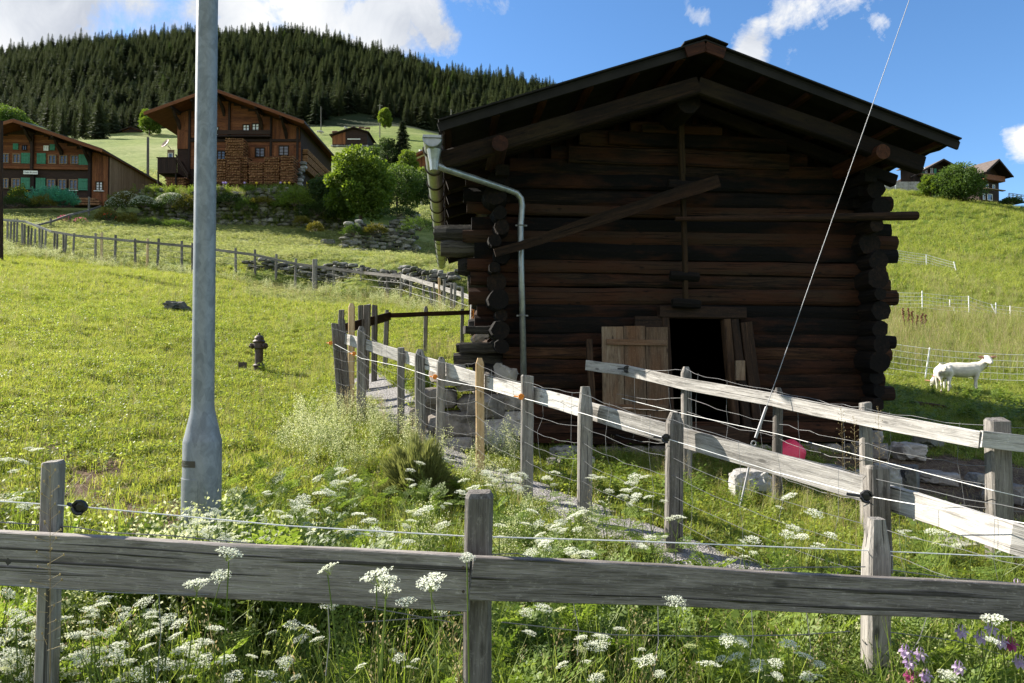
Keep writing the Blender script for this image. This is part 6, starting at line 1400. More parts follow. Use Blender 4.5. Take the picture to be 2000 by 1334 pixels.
# ------------------------------------------------------------------ animals
def remeshed(name, parts, mat, parent, vox):
    mb = MB()
    for f in parts: f(mb)
    o = mb.build(name, mat, parent, world=False)
    md = o.modifiers.new('remesh', 'REMESH'); md.mode = 'VOXEL'; md.voxel_size = vox; md.use_smooth_shade = True
    sm = o.modifiers.new('smooth', 'SMOOTH'); sm.factor = .5; sm.iterations = 4
    return o
def limb(pts, rs, n=10):
    def f(mb):
        r0 = rs[0]; mb.tube(pts, r0, n, scales=[r / r0 for r in rs])
        for p, r in ((pts[0], rs[0]), (pts[-1], rs[-1])): mb.lathe(p, [(r * .05, -r * .95), (r * .6, -r * .75), (r * .97, 0), (r * .6, r * .75), (r * .05, r * .95)], n)
    return f
def goat(loc, rz, label, pose, s=1.0):
    """body along +x (head at +x); withers at about .58"""
    r = thing('goat', loc, label, 'goat', rz=rz)
    P = []
    P.append(limb([(-.32, 0, .50), (-.28, 0, .49), (-.12, 0, .46), (.06, 0, .455), (.22, 0, .48), (.31, 0, .52)], [.11, .145, .17, .175, .155, .11], 14))
    P.append(limb([(-.32, 0, .54), (-.10, 0, .565), (.12, 0, .555), (.26, 0, .57)], [.07, .075, .07, .08], 10))
    for sy in (-1, 1):
        dx = .05 * sy
        P.append(limb([(-.31, .075 * sy, .50), (-.27, .085 * sy, .36), (-.345 - dx * .4, .08 * sy, .20), (-.315 - dx, .08 * sy, .035)], [.10, .065, .030, .024]))
        P.append(limb([(.24, .07 * sy, .46), (.255, .075 * sy, .33), (.25 + dx * .7, .07 * sy, .19), (.245 + dx * .9, .07 * sy, .035)], [.08, .05, .030, .023]))
    if pose == 'graze':
        P.append(limb([(.27, 0, .52), (.42, .05, .42), (.50, .09, .29)], [.10, .07, .055])); hp = Vector((.53, .11, .20)); hd = Vector((.35, .1, -1)).normalized()
    else:
        P.append(limb([(.28, 0, .52), (.39, -.02, .60), (.44, -.05, .68)], [.12, .085, .065])); hp = Vector((.46, -.10, .70)); hd = Vector((.06, -1, -.45)).normalized()
    P.append(limb([hp - hd * .06, hp + hd * .03, hp + hd * .11, hp + hd * .175], [.082, .082, .060, .040]))
    P.append(limb([(-.40, 0, .57), (-.46, 0, .60), (-.49, 0, .55)], [.03, .025, .018]))
    white = plain('white_goat_coat', (.60, .57, .50), .9, 0, .12, 14, .2, .3)
    remeshed('body', P, white, r, .013)
    side = hd.cross(Vector((0, 0, 1))).normalized(); up = side.cross(hd)
    pink = plain('pinkish_ear_skin', (.55, .26, .18), .7); dark = plain('dark_eye', (.02, .015, .012), .2)
    for sg in (-1, 1):
        e = MB(); a = hp - hd * .03 + side * sg * .05 + up * .025; ed = (side * sg + up * .22 - hd * .1).normalized()
        e.sweep([a, a + ed * .05, a + ed * .10, a + ed * .145], [(-.012, 0), (-.006, -.026), (.006, -.026), (.012, 0), (.006, .026), (-.006, .026)], [.7, 1.15, .9, .25], tuple(up)); e.build('ear', pink, r, world=False)
        y = MB(); y.rock(hp + hd * .04 + side * sg * .056 + up * .018, (.012, .012, .012), 2, 1, 0); y.build('eye', dark, r, world=False)
    nz = MB(); nz.rock(hp + hd * .185 + up * -.004, (.022, .018, .014), 2, 2, .05); nz.build('nose', pink, r, world=False)
    for sx, sy in ((-1, -1), (-1, 1), (1, -1), (1, 1)):
        h = MB(); xx = (-.315 - .05 * sy) if sx < 0 else (.245 + .045 * sy); h.lathe((xx, (.08 if sx < 0 else .07) * sy, 0), [(.030, 0), (.025, .045)], 10); h.build('hoof', M['iron'], r, world=False)
    c = MB(); cc = hp - hd * .09 - up * .06 if pose == 'look' else Vector((.46, .07, .36)); ax = Vector((.15, -.15, 1)).normalized() if pose == 'look' else Vector((.4, .15, -1)).normalized()
    u = ax.cross(Vector((1, 0, 0))).normalized(); v = ax.cross(u); c.tube([cc + u * .068 * math.cos(t_) + v * .068 * math.sin(t_) for t_ in np.linspace(0, 6.283, 17)], .011, 6); c.build('collar', plain('red_brown_collar', (.20, .03, .025), .6), r, world=False)
    if pose == 'look':
        l = MB(); l.tube([cc + Vector((0, -.04, -.07)), cc + Vector((.03, -.05, -.12)), cc + Vector((-.05, -.04, -.21))], .009, 5); l.build('strap_end', M['iron'], r, world=False)
    r.scale = (s, s, s); return r
gp = ground(1840, 15.3); goat((gp.x, gp.y, gp.z + .03), R(66), 'white goat grazing with its rump turned to the viewer', 'graze', .95)
gp = ground(1880, 15.5); goat((gp.x, gp.y, gp.z + .03), R(-14), 'white goat standing sideways, brown ears out, looking at the viewer', 'look', 1.0)
def cow(px, py, Y, col, label, lying=False, rz=0):
    b = pix(px, py, Y); r = thing('cow', (b.x, b.y, g(b.x, b.y)), label, 'cow', 'cows grazing below the forest', rz)
    z = .75 if lying else 1.05; P = [limb([(-.8, 0, z), (0, 0, z - .05), (.75, 0, z + .05)], [.34, .40, .33]), limb([(.75, 0, z + .05), (1.1, 0, z - .05), (1.4, 0, z - .3)], [.28, .2, .12])]
    if not lying:
        for x in (-.75, .65):
            for sy in (-1, 1): P.append(limb([(x, .22 * sy, z - .1), (x + .04, .22 * sy, .5), (x, .22 * sy, .02)], [.17, .09, .07]))
    P.append(limb([(-1.05, 0, z + .1), (-1.15, 0, z - .3)], [.05, .04])); remeshed('body', P, col, r, .09)
brown = plain('brown_cow_hide', (.12, .055, .03), .8); pied = plain('pied_cow_hide', (.45, .42, .38), .8, 0, .8, 1.6)
for a in ((625, 252, 232, pied, 'pied cow at the left by the thin pole', False, .4), (654, 250, 234, brown, 'brown cow alone on the sunny pasture', False, 0), (676, 240, 252, pied, 'pale cow in the shade at the left of the herd', False, 1.2), (692, 239, 255, brown, 'brown and white cow in the middle of the herd', False, .9),
          (683, 243, 248, pied, 'white cow lying below the herd', True, 0), (706, 239, 256, brown, 'brown cow right of the middle of the herd', False, .2), (718, 240, 254, brown, 'brown cow at the right end of the herd', False, 3.0)): cow(*a)
# ------------------------------------------------------------------ meadow plants
M['grass'] = leaf_mat('meadow_grass', (.07, .12, .016), (.15, .205, .03), (.31, .34, .075), .5, .55, .35, .45)
M['greenblade'] = leaf_mat('fresh_green_blades', (.085, .14, .02), (.16, .225, .04), (.28, .34, .09), .5, .5, .3, 2.0)
M['grass_dry'] = leaf_mat('dry_grass', (.16, .12, .055), (.28, .23, .11), (.42, .36, .20), .35, .7, .3, .8)
M['hay'] = leaf_mat('cut_hay_grass', (.12, .16, .045), (.20, .24, .08), (.33, .345, .15), .4, .7, .35, .3)
M['tallgrass'] = leaf_mat('tall_grass', (.085, .13, .022), (.16, .215, .042), (.30, .34, .10), .45, .6, .35, .5)
M['clover'] = leaf_mat('clover_leaves', (.06, .105, .016), (.13, .19, .03), (.26, .31, .07), .5, .5, .35, .6)
M['parsley'] = leaf_mat('parsley_leaves', (.05, .095, .016), (.10, .16, .026), (.19, .255, .055), .45, .5, .3, 2.0)
M['stalk'] = leaf_mat('green_stalks', (.06, .10, .02), (.11, .16, .03), (.17, .22, .05), .25, .5)
M['petal'] = leaf_mat('white_umbel_petals', (.50, .53, .38), (.66, .68, .56), (.78, .79, .70), .3, .7, .1)
M['cream'] = leaf_mat('cream_bedstraw_flowers', (.26, .32, .11), (.42, .46, .22), (.60, .62, .38), .4, .7, .3)
M['lilac'] = leaf_mat('lilac_petals_soft', (.34, .24, .42), (.46, .34, .52), (.60, .52, .62), .4, .5)
M['crimson'] = leaf_mat('crimson_petals', (.22, .03, .10), (.34, .05, .16), (.42, .10, .24), .4, .5)
def blades(n, r, h0, h1, w, rng, bend=.5, segs=3, base=None):
    """curved grass blades as quad strips"""
    a = rng.uniform(0, 6.283, n); rr = r * np.sqrt(rng.random(n)); B = np.stack([rr * np.cos(a), rr * np.sin(a), np.zeros(n)], 1)
    if base is not None: B = base
    H = rng.uniform(h0, h1, n); az = rng.uniform(0, 6.283, n); out = np.stack([np.cos(az), np.sin(az), 0 * az], 1); sd = np.stack([-np.sin(az), np.cos(az), 0 * az], 1)
    bd = rng.uniform(.1, 1, n) * bend; V = []
    for k in range(segs + 1):
        t_ = k / segs; c = B + out * (H * bd * t_ ** 1.8)[:, None] + np.array([0, 0, 1.0]) * (H * (t_ - .28 * bd * t_ ** 2.4))[:, None]; ww = w * (1 - t_ ** 1.6 * .92)
        V += [c - sd * ww / 2, c + sd * ww / 2]
    V = np.stack(V, 1).reshape(-1, 3); m = 2 * (segs + 1); q = np.arange(n)[:, None] * m
    Fc = np.concatenate([q + np.array([2 * k, 2 * k + 1, 2 * k + 3, 2 * k + 2]) for k in range(segs)], 0)
    return V, Fc, np.repeat(rng.random(n), m)
def join(parts):
    V = []; Fc = []; rn = []; mi = []; o = 0
    for (v, f, r, m) in parts: V.append(v); Fc.append(f + o); rn.append(r); mi.append(np.full(len(f), m)); o += len(v)
    return np.concatenate(V), np.concatenate(Fc), np.concatenate(rn), np.concatenate(mi)
def pinnate(base, d, up, L, rng, pairs=6, leaf=.02, second=True):
    """a feathery compound leaf as small leaf quads plus its rachis"""
    C = []; D = []; U = []; Ls = []; d = d / np.linalg.norm(d); side = np.cross(d, up); side /= np.linalg.norm(side); up2 = np.cross(side, d)
    for i in range(pairs + 1):
        t_ = .22 + .78 * i / pairs; p = base + d * L * t_ - up2 * L * .25 * t_ * t_; ll = L * .42 * (1 - t_) ** .7 + leaf
        for s_ in ((-1, 1) if i < pairs else (0,)):
            dd = d * .7 + side * s_ * .8 - up2 * .12; dd /= np.linalg.norm(dd); m = max(2, int(ll / leaf * 1.1)) if second else 1
            for j in range(m):
                q = p + dd * ll * (j + .3) / m; s2 = np.cross(dd, up2)
                for k in (-1, 1): C.append(q); D.append(dd * .75 + s2 * k * .7 + rng.normal(size=3) * .12); U.append(s2 + rng.normal(size=3) * .2); Ls.append(leaf * 1.5 * (1 - .4 * j / m))
            C.append(p + dd * ll * .85); D.append(dd); U.append(np.cross(dd, up2)); Ls.append(leaf * 1.3)
    C = np.array(C); n = len(C); V, Fc, r_ = cards(C, np.array(D), np.array(U), np.array(Ls), np.array(Ls) * .45, rng.random(n))
    # rachis as a thin strip
    P = np.array([base, base + d * L * .5 - up2 * L * .06, base + d * L - up2 * L * .25]); w = side * .0022
    RV = np.array([P[0] - w, P[0] + w, P[1] + w, P[1] - w, P[1] - w, P[1] + w, P[2] + w * .3, P[2] - w * .3]); RF = np.array([[0, 1, 2, 3], [4, 5, 6, 7]])
    return (V, Fc, r_, 0), (RV, RF, np.full(8, .5), 1)
SRC = {}
def source(kind, me):
    if kind not in SRC: SRC[kind] = bpy.data.collections.new(kind + '_sources')
    o = bpy.data.objects.new('%s_source_%02d' % (kind, len(SRC[kind].objects)), me); SRC[kind].objects.link(o)
rg = np.random.default_rng(77)
for k in range(5):
    P = [(*blades(30, .075, .05, .13, .0045, rg, .8, 2), 0), (*blades(5, .08, .05, .12, .004, rg, 1.0, 2), 1)]
    n = 14; C = np.stack([rg.normal(0, .04, n), rg.normal(0, .04, n), rg.uniform(.02, .06, n)], 1); V, Fc, r_ = cards(C, rdir(n, rg) * [1, 1, .3], rdir(n, rg), rg.uniform(.018, .035, n), rg.uniform(.012, .022, n), rg.random(n)); P.append((V, Fc, r_, 2))
    V, Fc, r_, mi = join(P); source('lawn', np_mesh('lawn_tuft', V, Fc, r_, [M['grass'], M['grass_dry'], M['clover']], mi))
for k in range(4):
    n = 46; a = rg.uniform(0, 6.28, n); rr = .10 * np.sqrt(rg.random(n)); C = np.stack([rr * np.cos(a), rr * np.sin(a), rg.uniform(.03, .10, n)], 1)
    V, Fc, r_ = cards(C, np.stack([np.cos(a), np.sin(a), rg.uniform(-.3, .5, n)], 1) + rdir(n, rg) * .5, rdir(n, rg) * [1, 1, .2], rg.uniform(.02, .04, n), rg.uniform(.012, .026, n), rg.random(n))
    v2 = blades(12, .08, .06, .16, .004, rg, .7, 2); V, Fc, r_, mi = join([(V, Fc, r_, 0), (*v2, 1)]); source('clover', np_mesh('clover_clump', V, Fc, r_, [M['clover'], M['grass']], mi))
for k in range(4):
    P = [(*blades(34, .10, .16, .46, .006, rg, .6, 4), 0), (*blades(8, .1, .15, .4, .005, rg, .7, 4), 1)]
    for j in range(7):
        x, y = rg.normal(0, .06, 2); h = rg.uniform(.4, .62); lx, ly = rg.normal(0, .06, 2)
        b = blades(1, .001, h, h, .003, rg, .15, 3, base=np.array([[x, y, 0]])); P.append((*b, 1)); tip = b[0][-1]
        n = 10; C = tip + np.stack([rg.normal(0, .010, n), rg.normal(0, .010, n), -np.linspace(0, .11, n)], 1); V, Fc, r_ = cards(C, rdir(n, rg) * [1, 1, .3] + [0, 0, 1.0], rdir(n, rg), .016, .006, rg.random(n)); P.append((V, Fc, r_, 1))
    V, Fc, r_, mi = join(P); source('tall', np_mesh('tall_grass_tuft', V, Fc, r_, [M['tallgrass'], M['grass_dry']], mi))
for k in range(4):
    P = [(*blades(30, .10, .2, .55, .007, rg, .7, 4), 0)]; V, Fc, r_, mi = join(P); source('green', np_mesh('green_grass_tuft', V, Fc, r_, [M['greenblade']], mi))
for k in range(4):
    P = []
    for j in range(9):
        a = rg.uniform(0, 6.28); el = rg.uniform(.35, 1.25); hb = rg.uniform(.05, .32); d = np.array([math.cos(a) * math.cos(el), math.sin(a) * math.cos(el), math.sin(el)])
        b = np.array([rg.normal(0, .04), rg.normal(0, .04), hb]); P += list(pinnate(b, d, np.array([0, 0, 1.0]) + .01, rg.uniform(.14, .26), rg, 5, .019))
        st = blades(1, .001, hb + .02, hb + .03, .004, rg, .05, 2, base=np.array([[b[0], b[1], 0]])); P.append((*st, 1))
    V, Fc, r_, mi = join(P); source('parsley', np_mesh('parsley_foliage', V, Fc, r_, [M['parsley'], M['stalk']], mi))
for k in range(4):
    P = []
    for j in range(9):
        x, y = rg.normal(0, .06, 2); h = rg.uniform(.3, .62); b = blades(1, .001, h, h, .0028, rg, .35, 5, base=np.array([[x, y, 0]])); P.append((*b, 1)); pts = (b[0][0::2] + b[0][1::2]) / 2
        n = 46; t_ = rg.uniform(.35, 1, n); c = np.stack([np.interp(t_, np.linspace(0, 1, len(pts)), pts[:, q]) for q in range(3)], 1); sp = (.055 * (1.15 - t_))[:, None]
        c = c + rg.normal(0, 1, (n, 3)) * sp * [1, 1, .5]; V, Fc, r_ = cards(c, rdir(n, rg) + [0, 0, .5], rdir(n, rg), rg.uniform(.008, .015, n), rg.uniform(.007, .012, n), rg.random(n)); P.append((V, Fc, r_, 0))
        n = 16; t_ = rg.uniform(.05, .8, n); c = np.stack([np.interp(t_, np.linspace(0, 1, len(pts)), pts[:, q]) for q in range(3)], 1); V, Fc, r_ = cards(c, rdir(n, rg), rdir(n, rg), .026, .006, rg.random(n)); P.append((V, Fc, r_, 1))
    V, Fc, r_, mi = join(P); source('bedstraw', np_mesh('bedstraw_plant', V, Fc, r_, [M['cream'], M['stalk']], mi))
for k in range(3):
    P = []
    for j in range(6):
        x, y = rg.normal(0, .05, 2); h = rg.uniform(.15, .38); st = blades(1, .001, h, h, .005, rg, .2, 3, base=np.array([[x, y, 0]])); P.append((*st, 1)); pts = (st[0][0::2] + st[0][1::2]) / 2
        n = 9; t_ = np.linspace(.25, 1, n); c = np.stack([np.interp(t_, np.linspace(0, 1, len(pts)), pts[:, q]) for q in range(3)], 1); a = rg.uniform(0, 6.28, n); D = np.stack([np.cos(a), np.sin(a), rg.uniform(-.1, .5, n)], 1); U = np.stack([-np.sin(a), np.cos(a), 0 * a], 1) + rdir(n, rg) * .3
        V, Fc, r_ = cards(c, D, U, rg.uniform(.05, .09, n), rg.uniform(.028, .045, n), rg.random(n)); P.append((V, Fc, r_, 0))
    V, Fc, r_, mi = join(P); source('weed', np_mesh('leafy_weed', V, Fc, r_, [M['parsley'], M['stalk']], mi))
for k in range(3):
    n = 26; C = np.stack([rg.normal(0, .12, n), rg.normal(0, .12, n), rg.uniform(.0, .03, n)], 1); D = rdir(n, rg) * [1, 1, .18]
    V, Fc, r_ = cards(C, D, np.cross(D, [0, 0, 1.0]), rg.uniform(.06, .2, n), .0045, rg.random(n)); source('straw', np_mesh('straw_bits', V, Fc, r_, [M['grass_dry']]))
for k in range(3):
    P = [(*blades(30, .16, .03, .10, .010, rg, 1.6, 2), 0)]; n = 20; C = np.stack([rg.normal(0, .12, n), rg.normal(0, .12, n), rg.uniform(.01, .05, n)], 1); D = rdir(n, rg) * [1, 1, .2]; V, Fc, r_ = cards(C, D, rdir(n, rg), rg.uniform(.08, .2, n), .012, rg.random(n)); P.append((V, Fc, r_, 0))
    V, Fc, r_, mi = join(P); source('hay', np_mesh('mown_tuft', V, Fc, r_, [M['hay']], mi))

def spread(Y0, Y1, dens, pxlo=-420, pxhi=2350, seed=1):
    """random points per square metre between two distances"""
    r_ = np.random.default_rng(seed); a0 = (pxlo - 1000) / F; a1 = (pxhi - 1000) / F; area = (a1 - a0) * (Y1 ** 2 - Y0 ** 2) / 2; n = int(area * dens)
    Y = np.sqrt(r_.uniform(Y0 ** 2, Y1 ** 2, n)); x = r_.uniform(a0, a1, n) * Y; return x, Y, r_
def put(name, kind, sets, sc=(0.8, 1.25), tilt=.12, sink=.01):
    X = np.concatenate([s[0] for s in sets]); Y = np.concatenate([s[1] for s in sets]); K = np.concatenate([s[2] for s in sets]); r_ = np.random.default_rng(len(X) + 3); n = len(X)
    # lean a little with the slope and downhill
    P = np.stack([X, Y, gz(X, Y) - sink], 1); nv = len(SRC[kind].objects)
    o = scatter(name, P, K * r_.uniform(sc[0], sc[1], n), r_.uniform(0, 6.283, n), r_.integers(0, nv, n), SRC[kind], r_.normal(0, tilt, (n, 2))); print(name, n); return o
def flt(x, y, r_, keep, k=1.0):
    m = keep & (np.hypot(x - 10.1, y - 15.4) > .0) & ~in_barn(x, y, .12); return x[m], y[m], np.full(m.sum(), 1.0) * k
def pxof(x, y): return x / y * F + 1000
def on_soil(x, y): return soil_mask(x, y)
S_green = []; S_lawn = []; S_clo = []; S_hay = []; S_tall = []; S_bed = []; S_par = []; S_weed = []; S_straw = []
for (a, b, dn, k, sd) in ((1.2, 5, 230, 1.0, 1), (5, 9, 150, 1.05, 2), (9, 15, 100, 1.1, 3), (15, 24, 60, 1.3, 4), (24, 38, 26, 1.9, 5)):
    x, y, r_ = spread(a, b, dn, seed=sd); pd = path_dist(x, y); q = pxof(x, y); patch = .5 + .5 * vn(x, y, 1.1, 41); sl_ = on_soil(x, y)
    keep = (pd > .25 + .12 * vn(x, y, .3, 5)) & (r_.random(len(x)) > sl_ * 1.05) & ~((y > 36) & (q < 960)) & ~((y > 27.8) & (q > 480) & (q < 960))
    l = keep & (r_.random(len(x)) < .68 + .28 * (1 - patch)); S_lawn.append(flt(x, y, r_, l, k)); S_clo.append(flt(x, y, r_, keep & ~l & (y < 24), k))
    if a >= 15: S_lawn.append(flt(x, y, r_, keep & ~l, k))
# mown fields with cut grass lying
for (a, b, dn, k, lo, hi, sd) in ((36, 52, 20, 1.7, -150, 960, 11), (28, 37, 26, 1.5, 480, 960, 12), (60, 110, 1.2, 5.5, 120, 900, 13)):
    x, y, r_ = spread(a, b, dn, lo, hi, sd); S_hay.append(flt(x, y, r_, r_.random(len(x)) < .55 + .45 * vn(x, y, 1.6, 8), k))
    if a < 60: S_lawn.append(flt(x, y, r_, r_.random(len(x)) < .4, k * .9))
for (a, b, dn, k, sd) in ((38, 60, 6, 3.6, 21), (60, 108, 2.2, 5.0, 22)):
    x, y, r_ = spread(a, b, dn, 1700, 2100, sd); S_lawn.append(flt(x, y, r_, x > 0, k))
# tall grass: along fences, right hand slope, by the barn foot
def along(pts, w, dens, seed, k=1.0):
    r_ = np.random.default_rng(seed); X = []; Y = []
    for (a, b), (c, d) in zip(pts[:-1], pts[1:]):
        L_ = math.hypot(c - a, d - b); n = int(L_ * dens * 2 * w); t_ = r_.random(n); X.append(a + (c - a) * t_ + r_.normal(0, w * .5, n)); Y.append(b + (d - b) * t_ + r_.normal(0, w * .5, n))
    X = np.concatenate(X); Y = np.concatenate(Y); m = (path_dist(X, Y) > .42) & ~in_barn(X, Y, .1); return X[m], Y[m], np.full(m.sum(), 1.0) * k, r_
fa = [((q - 1000) / F * Yq, Yq) for q, Yq in ((2200, 2.9), (1740, 3.85), (1318, 4.9), (1143, 5.6), (1030, 6.3), (937, 7.0), (820, 8.0), (706, 9.1), (650, 9.7))]
fc = [((q - 1000) / F * Yq, Yq) for q, Yq in ((2300, 4.7), (1948, 4.9), (1690, 5.7), (1520, 6.4), (1340, 7.3), (1205, 8.2))]
fe = [((q - 1000) / F * Yq, Yq) for q, Yq in ((-120, 40.5), (60, 38), (145, 36), (355, 35), (540, 33.4), (706, 31), (784, 29), (860, 26.2), (915, 24.6))]
fr_ = [(-2.6, 2.75), (0, 2.5), (2.6, 3.0)]
S_tall.append(along(fa, .28, 22, 31, .75)[:3]); S_tall.append(along(fc, .3, 14, 32, .6)[:3]); S_tall.append(along([(a_, b_ - .7) for a_, b_ in fe], .6, 6, 33, .8)[:3]); S_green.append(along(fr_, .5, 50, 134, 1.0)[:3]); x, y, r_ = spread(2.5, 5.0, 10, -100, 2100, 135); S_green.append(flt(x, y, r_, path_dist(x, y) > .45, .75)); S_tall.append(along(fr_, .45, 16, 34, .85)[:3])
x, y, r_ = spread(18.5, 31, 10, 1690, 2120, 35); S_tall.append(flt(x, y, r_, r_.random(len(x)) < .55 + .3 * vn(x, y, 2, 4), 1.35))
x, y, r_ = spread(32.5, 60, 2.2, 1690, 2120, 36); S_tall.append(flt(x, y, r_, vn(x, y, 5, 6) > .35, 1.3))
x, y, r_ = spread(11, 14.5, 10, 760, 905, 37); S_tall.append(flt(x, y, r_, (x > -3.2) & (path_dist(x, y) > .5), .7))
x, y, r_ = spread(24, 33, 5, 440, 960, 38); S_tall.append(flt(x, y, r_, y > np.interp(pxof(x, y), [440, 700, 900], [31.5, 28, 22]), .7))
x, y, r_ = spread(4, 14, 3.2, -100, 800, 40); S_tall.append(flt(x, y, r_, (vn(x, y, 1.6, 26) > -.1) & (path_dist(x, y) > .5), .5))
x, y, r_ = spread(12, 30, 1.6, -100, 900, 39); S_tall.append(flt(x, y, r_, vn(x, y, 3, 16) > .25, .9))
# bedstraw froth along the path fence, at both lower corners, at the meadow fence
S_bed.append(along([p for p in fa[2:]], .36, 22, 41, .8)[:3]); S_bed.append(along([(-2.6, 8.8), (-2.2, 7.6), (-1.5, 6.8)], .5, 13, 42, .85)[:3])
S_bed.append(along([(-2.6, 2.9), (-1.4, 2.8)], .35, 34, 43, .85)[:3]); S_bed.append(along([(1.5, 2.9), (2.6, 3.0)], .35, 40, 44, .8)[:3]); S_bed.append(along([(a_, b_ - 1.0) for a_, b_ in fe], .8, 3.0, 45, 1.2)[:3])
S_bed.append(along([(-1.85, 3.15), (-1.15, 3.2)], .16, 90, 48, 1.3)[:3]); S_par.append(along([(-1.9, 3.2), (-1.0, 3.2)], .18, 70, 49, 1.35)[:3]); S_bed.append(along([(-.6, 4.6), (.9, 4.4)], .7, 12, 46, .7)[:3]); S_bed.append(along([(.1, 7.6), (-.5, 8.4)], .25, 30, 47, .9)[:3])
# parsley foliage: a dense bed around the road fence
x, y, r_ = spread(1.45, 2.12, 20, -420, 2350, 51); S_par.append(flt(x, y, r_, x < 99, .95))
x, y, r_ = spread(2.42, 3.9, 34, -420, 2350, 52); S_par.append(flt(x, y, r_, (path_dist(x, y) > .45) & (r_.random(len(x)) < .95 - np.clip((y - 3.1), 0, 1) * .8), .95))
x, y, r_ = spread(3.6, 6.2, 9, 430, 1150, 53); S_par.append(flt(x, y, r_, (path_dist(x, y) > .45) & (vn(x, y, .8, 3) > -.4), .62))
# weeds: between the fences before the barn, on the soil edge
x, y, r_ = spread(4.3, 8.6, 26, 1080, 1700, 61); S_weed.append(flt(x, y, r_, (path_dist(x, y) > .45) & (r_.random(len(x)) > soil_mask(x, y)) & (vn(x, y, .7, 8) > -.15), .62))
x, y, r_ = spread(4.0, 5.3, 26, 1750, 2150, 62); S_weed.append(flt(x, y, r_, vn(x, y, .5, 9) > -.2, .8))
x, y, r_ = spread(11, 14.6, 14, 1730, 2050, 63); S_weed.append(flt(x, y, r_, vn(x, y, .9, 7) > -.1, .9))
x, y, r_ = spread(1.45, 3.4, 13, -100, 2100, 64); S_weed.append(flt(x, y, r_, x < 99, 1.0))
S_weed.append(along([(-5.05, 13.75), (-4.95, 13.6)], .1, 70, 65, 1.0)[:3])
x, y, r_ = spread(5, 22, 5, -100, 900, 66); S_weed.append(flt(x, y, r_, (vn(x, y, 1.4, 46) > .15) & (path_dist(x, y) > .5), .45))
x, y, r_ = spread(7, 20, 5, -100, 900, 74); S_straw.append(flt(x, y, r_, vn(x, y, 1.2, 47) > .2, 1.2))
x, y, r_ = spread(2.5, 7, 9, -100, 1000, 71); S_straw.append(flt(x, y, r_, r_.random(len(x)) < .5 + .5 * soil_mask(x, y), 1.0))
x, y, r_ = spread(4.3, 9, 22, 1500, 2100, 72); S_straw.append(flt(x, y, r_, soil_mask(x, y) > .2, 1.0))
x, y, r_ = spread(4.2, 6.3, 10, 1400, 2050, 73); S_straw.append(flt(x, y, r_, x < 99, 1.1))
put('grass', 'lawn', S_lawn); put('clover_ground_cover', 'clover', S_clo); put('mown_grass', 'hay', S_hay, tilt=.2); put('tall_grass', 'tall', S_tall, tilt=.14)
put('green_grass', 'green', S_green, tilt=.18); put('bedstraw_growth', 'bedstraw', S_bed, tilt=.25); put('parsley_undergrowth', 'parsley', S_par, tilt=.15); put('leafy_weed_growth', 'weed', S_weed, tilt=.18); put('fallen_straw', 'straw', S_straw, tilt=.03, sink=-.012)

def terrace_growth():
    r_ = np.random.default_rng(91); A = np.array(W2); n = 900; px = r_.uniform(A[0, 0], A[-1, 0], n); yy = np.interp(px, A[:, 0], A[:, 1]) + r_.uniform(-.15, 3.2, n); zz = np.interp(px, A[:, 0], A[:, 3]) - .12 + np.clip((yy - 50.7) * .17, 0, .5)
    fx = r_.uniform(A[0, 0], A[-1, 0], n); px = np.concatenate([px[:450], fx[:260], px[450:], fx[260:520]]); yy = np.concatenate([yy[:450], np.interp(fx[:260], A[:, 0], A[:, 1]) - .35, yy[450:], np.interp(fx[260:520], A[:, 0], A[:, 1]) - .35])
    zf = lambda q: np.interp(q, A[:, 0], A[:, 2]) + (np.interp(q, A[:, 0], A[:, 3]) - np.interp(q, A[:, 0], A[:, 2])) * r_.random(len(q)) ** .8
    zz = np.concatenate([zz[:450], zf(fx[:260]), zz[450:], zf(fx[260:520])])
    for nm, kd, sl_, k in (('terrace_grass', 'tall', slice(0, 710), .9), ('terrace_weeds', 'weed', slice(710, 1420), 1.6)):
        m = len(px[sl_]); scatter(nm, np.stack([px[sl_], yy[sl_], zz[sl_]], 1), r_.uniform(.7, 1.4, m) * k, r_.uniform(0, 6.28, m), r_.integers(0, len(SRC[kd].objects), m), SRC[kd])
terrace_growth()

# ------------------------------------------------------------------ white umbel plants, each one a plant of its own
def umbel_mesh(seed, R=.034, n=15, green=False):
    r_ = np.random.default_rng(seed); P = []; m = n
    for k in range(m):
        rr = R * math.sqrt((k + .4) / m); a = k * 2.4 + r_.uniform(-.2, .2); c = np.array([rr * math.cos(a), rr * math.sin(a), R * .30 * (1 - (rr / R) ** 2) + r_.normal(0, .0012)])
        q = 20; an = r_.uniform(0, 6.28, q); r2 = .0078 * np.sqrt(r_.random(q)) * (R / .034); C = c + np.stack([r2 * np.cos(an), r2 * np.sin(an), r_.normal(0, .0012, q) + .002], 1)
        V, Fc, rn = cards(C, np.stack([np.cos(an), np.sin(an), r_.uniform(-.2, .5, q)], 1), rdir(q, r_) * [1, 1, .3], .0052, .0046, r_.random(q)); P.append((V, Fc, rn, 0))
        w = np.array([-math.sin(a), math.cos(a), 0]) * .0006; b0 = np.array([0, 0, -R * .62]); P.append((np.array([b0 - w, b0 + w, c + w, c - w]), np.array([[0, 1, 2, 3]]), np.full(4, .6), 1))
    V, Fc, rn, mi = join(P); return np_mesh('flower_head', V, Fc, rn, [M['cream'] if green else M['petal'], M['stalk']], mi)
UM = [umbel_mesh(s, .034 + .004 * (s % 3), 14 + s % 4) for s in range(6)]; UG = umbel_mesh(9, .028, 13, True)
LF = []
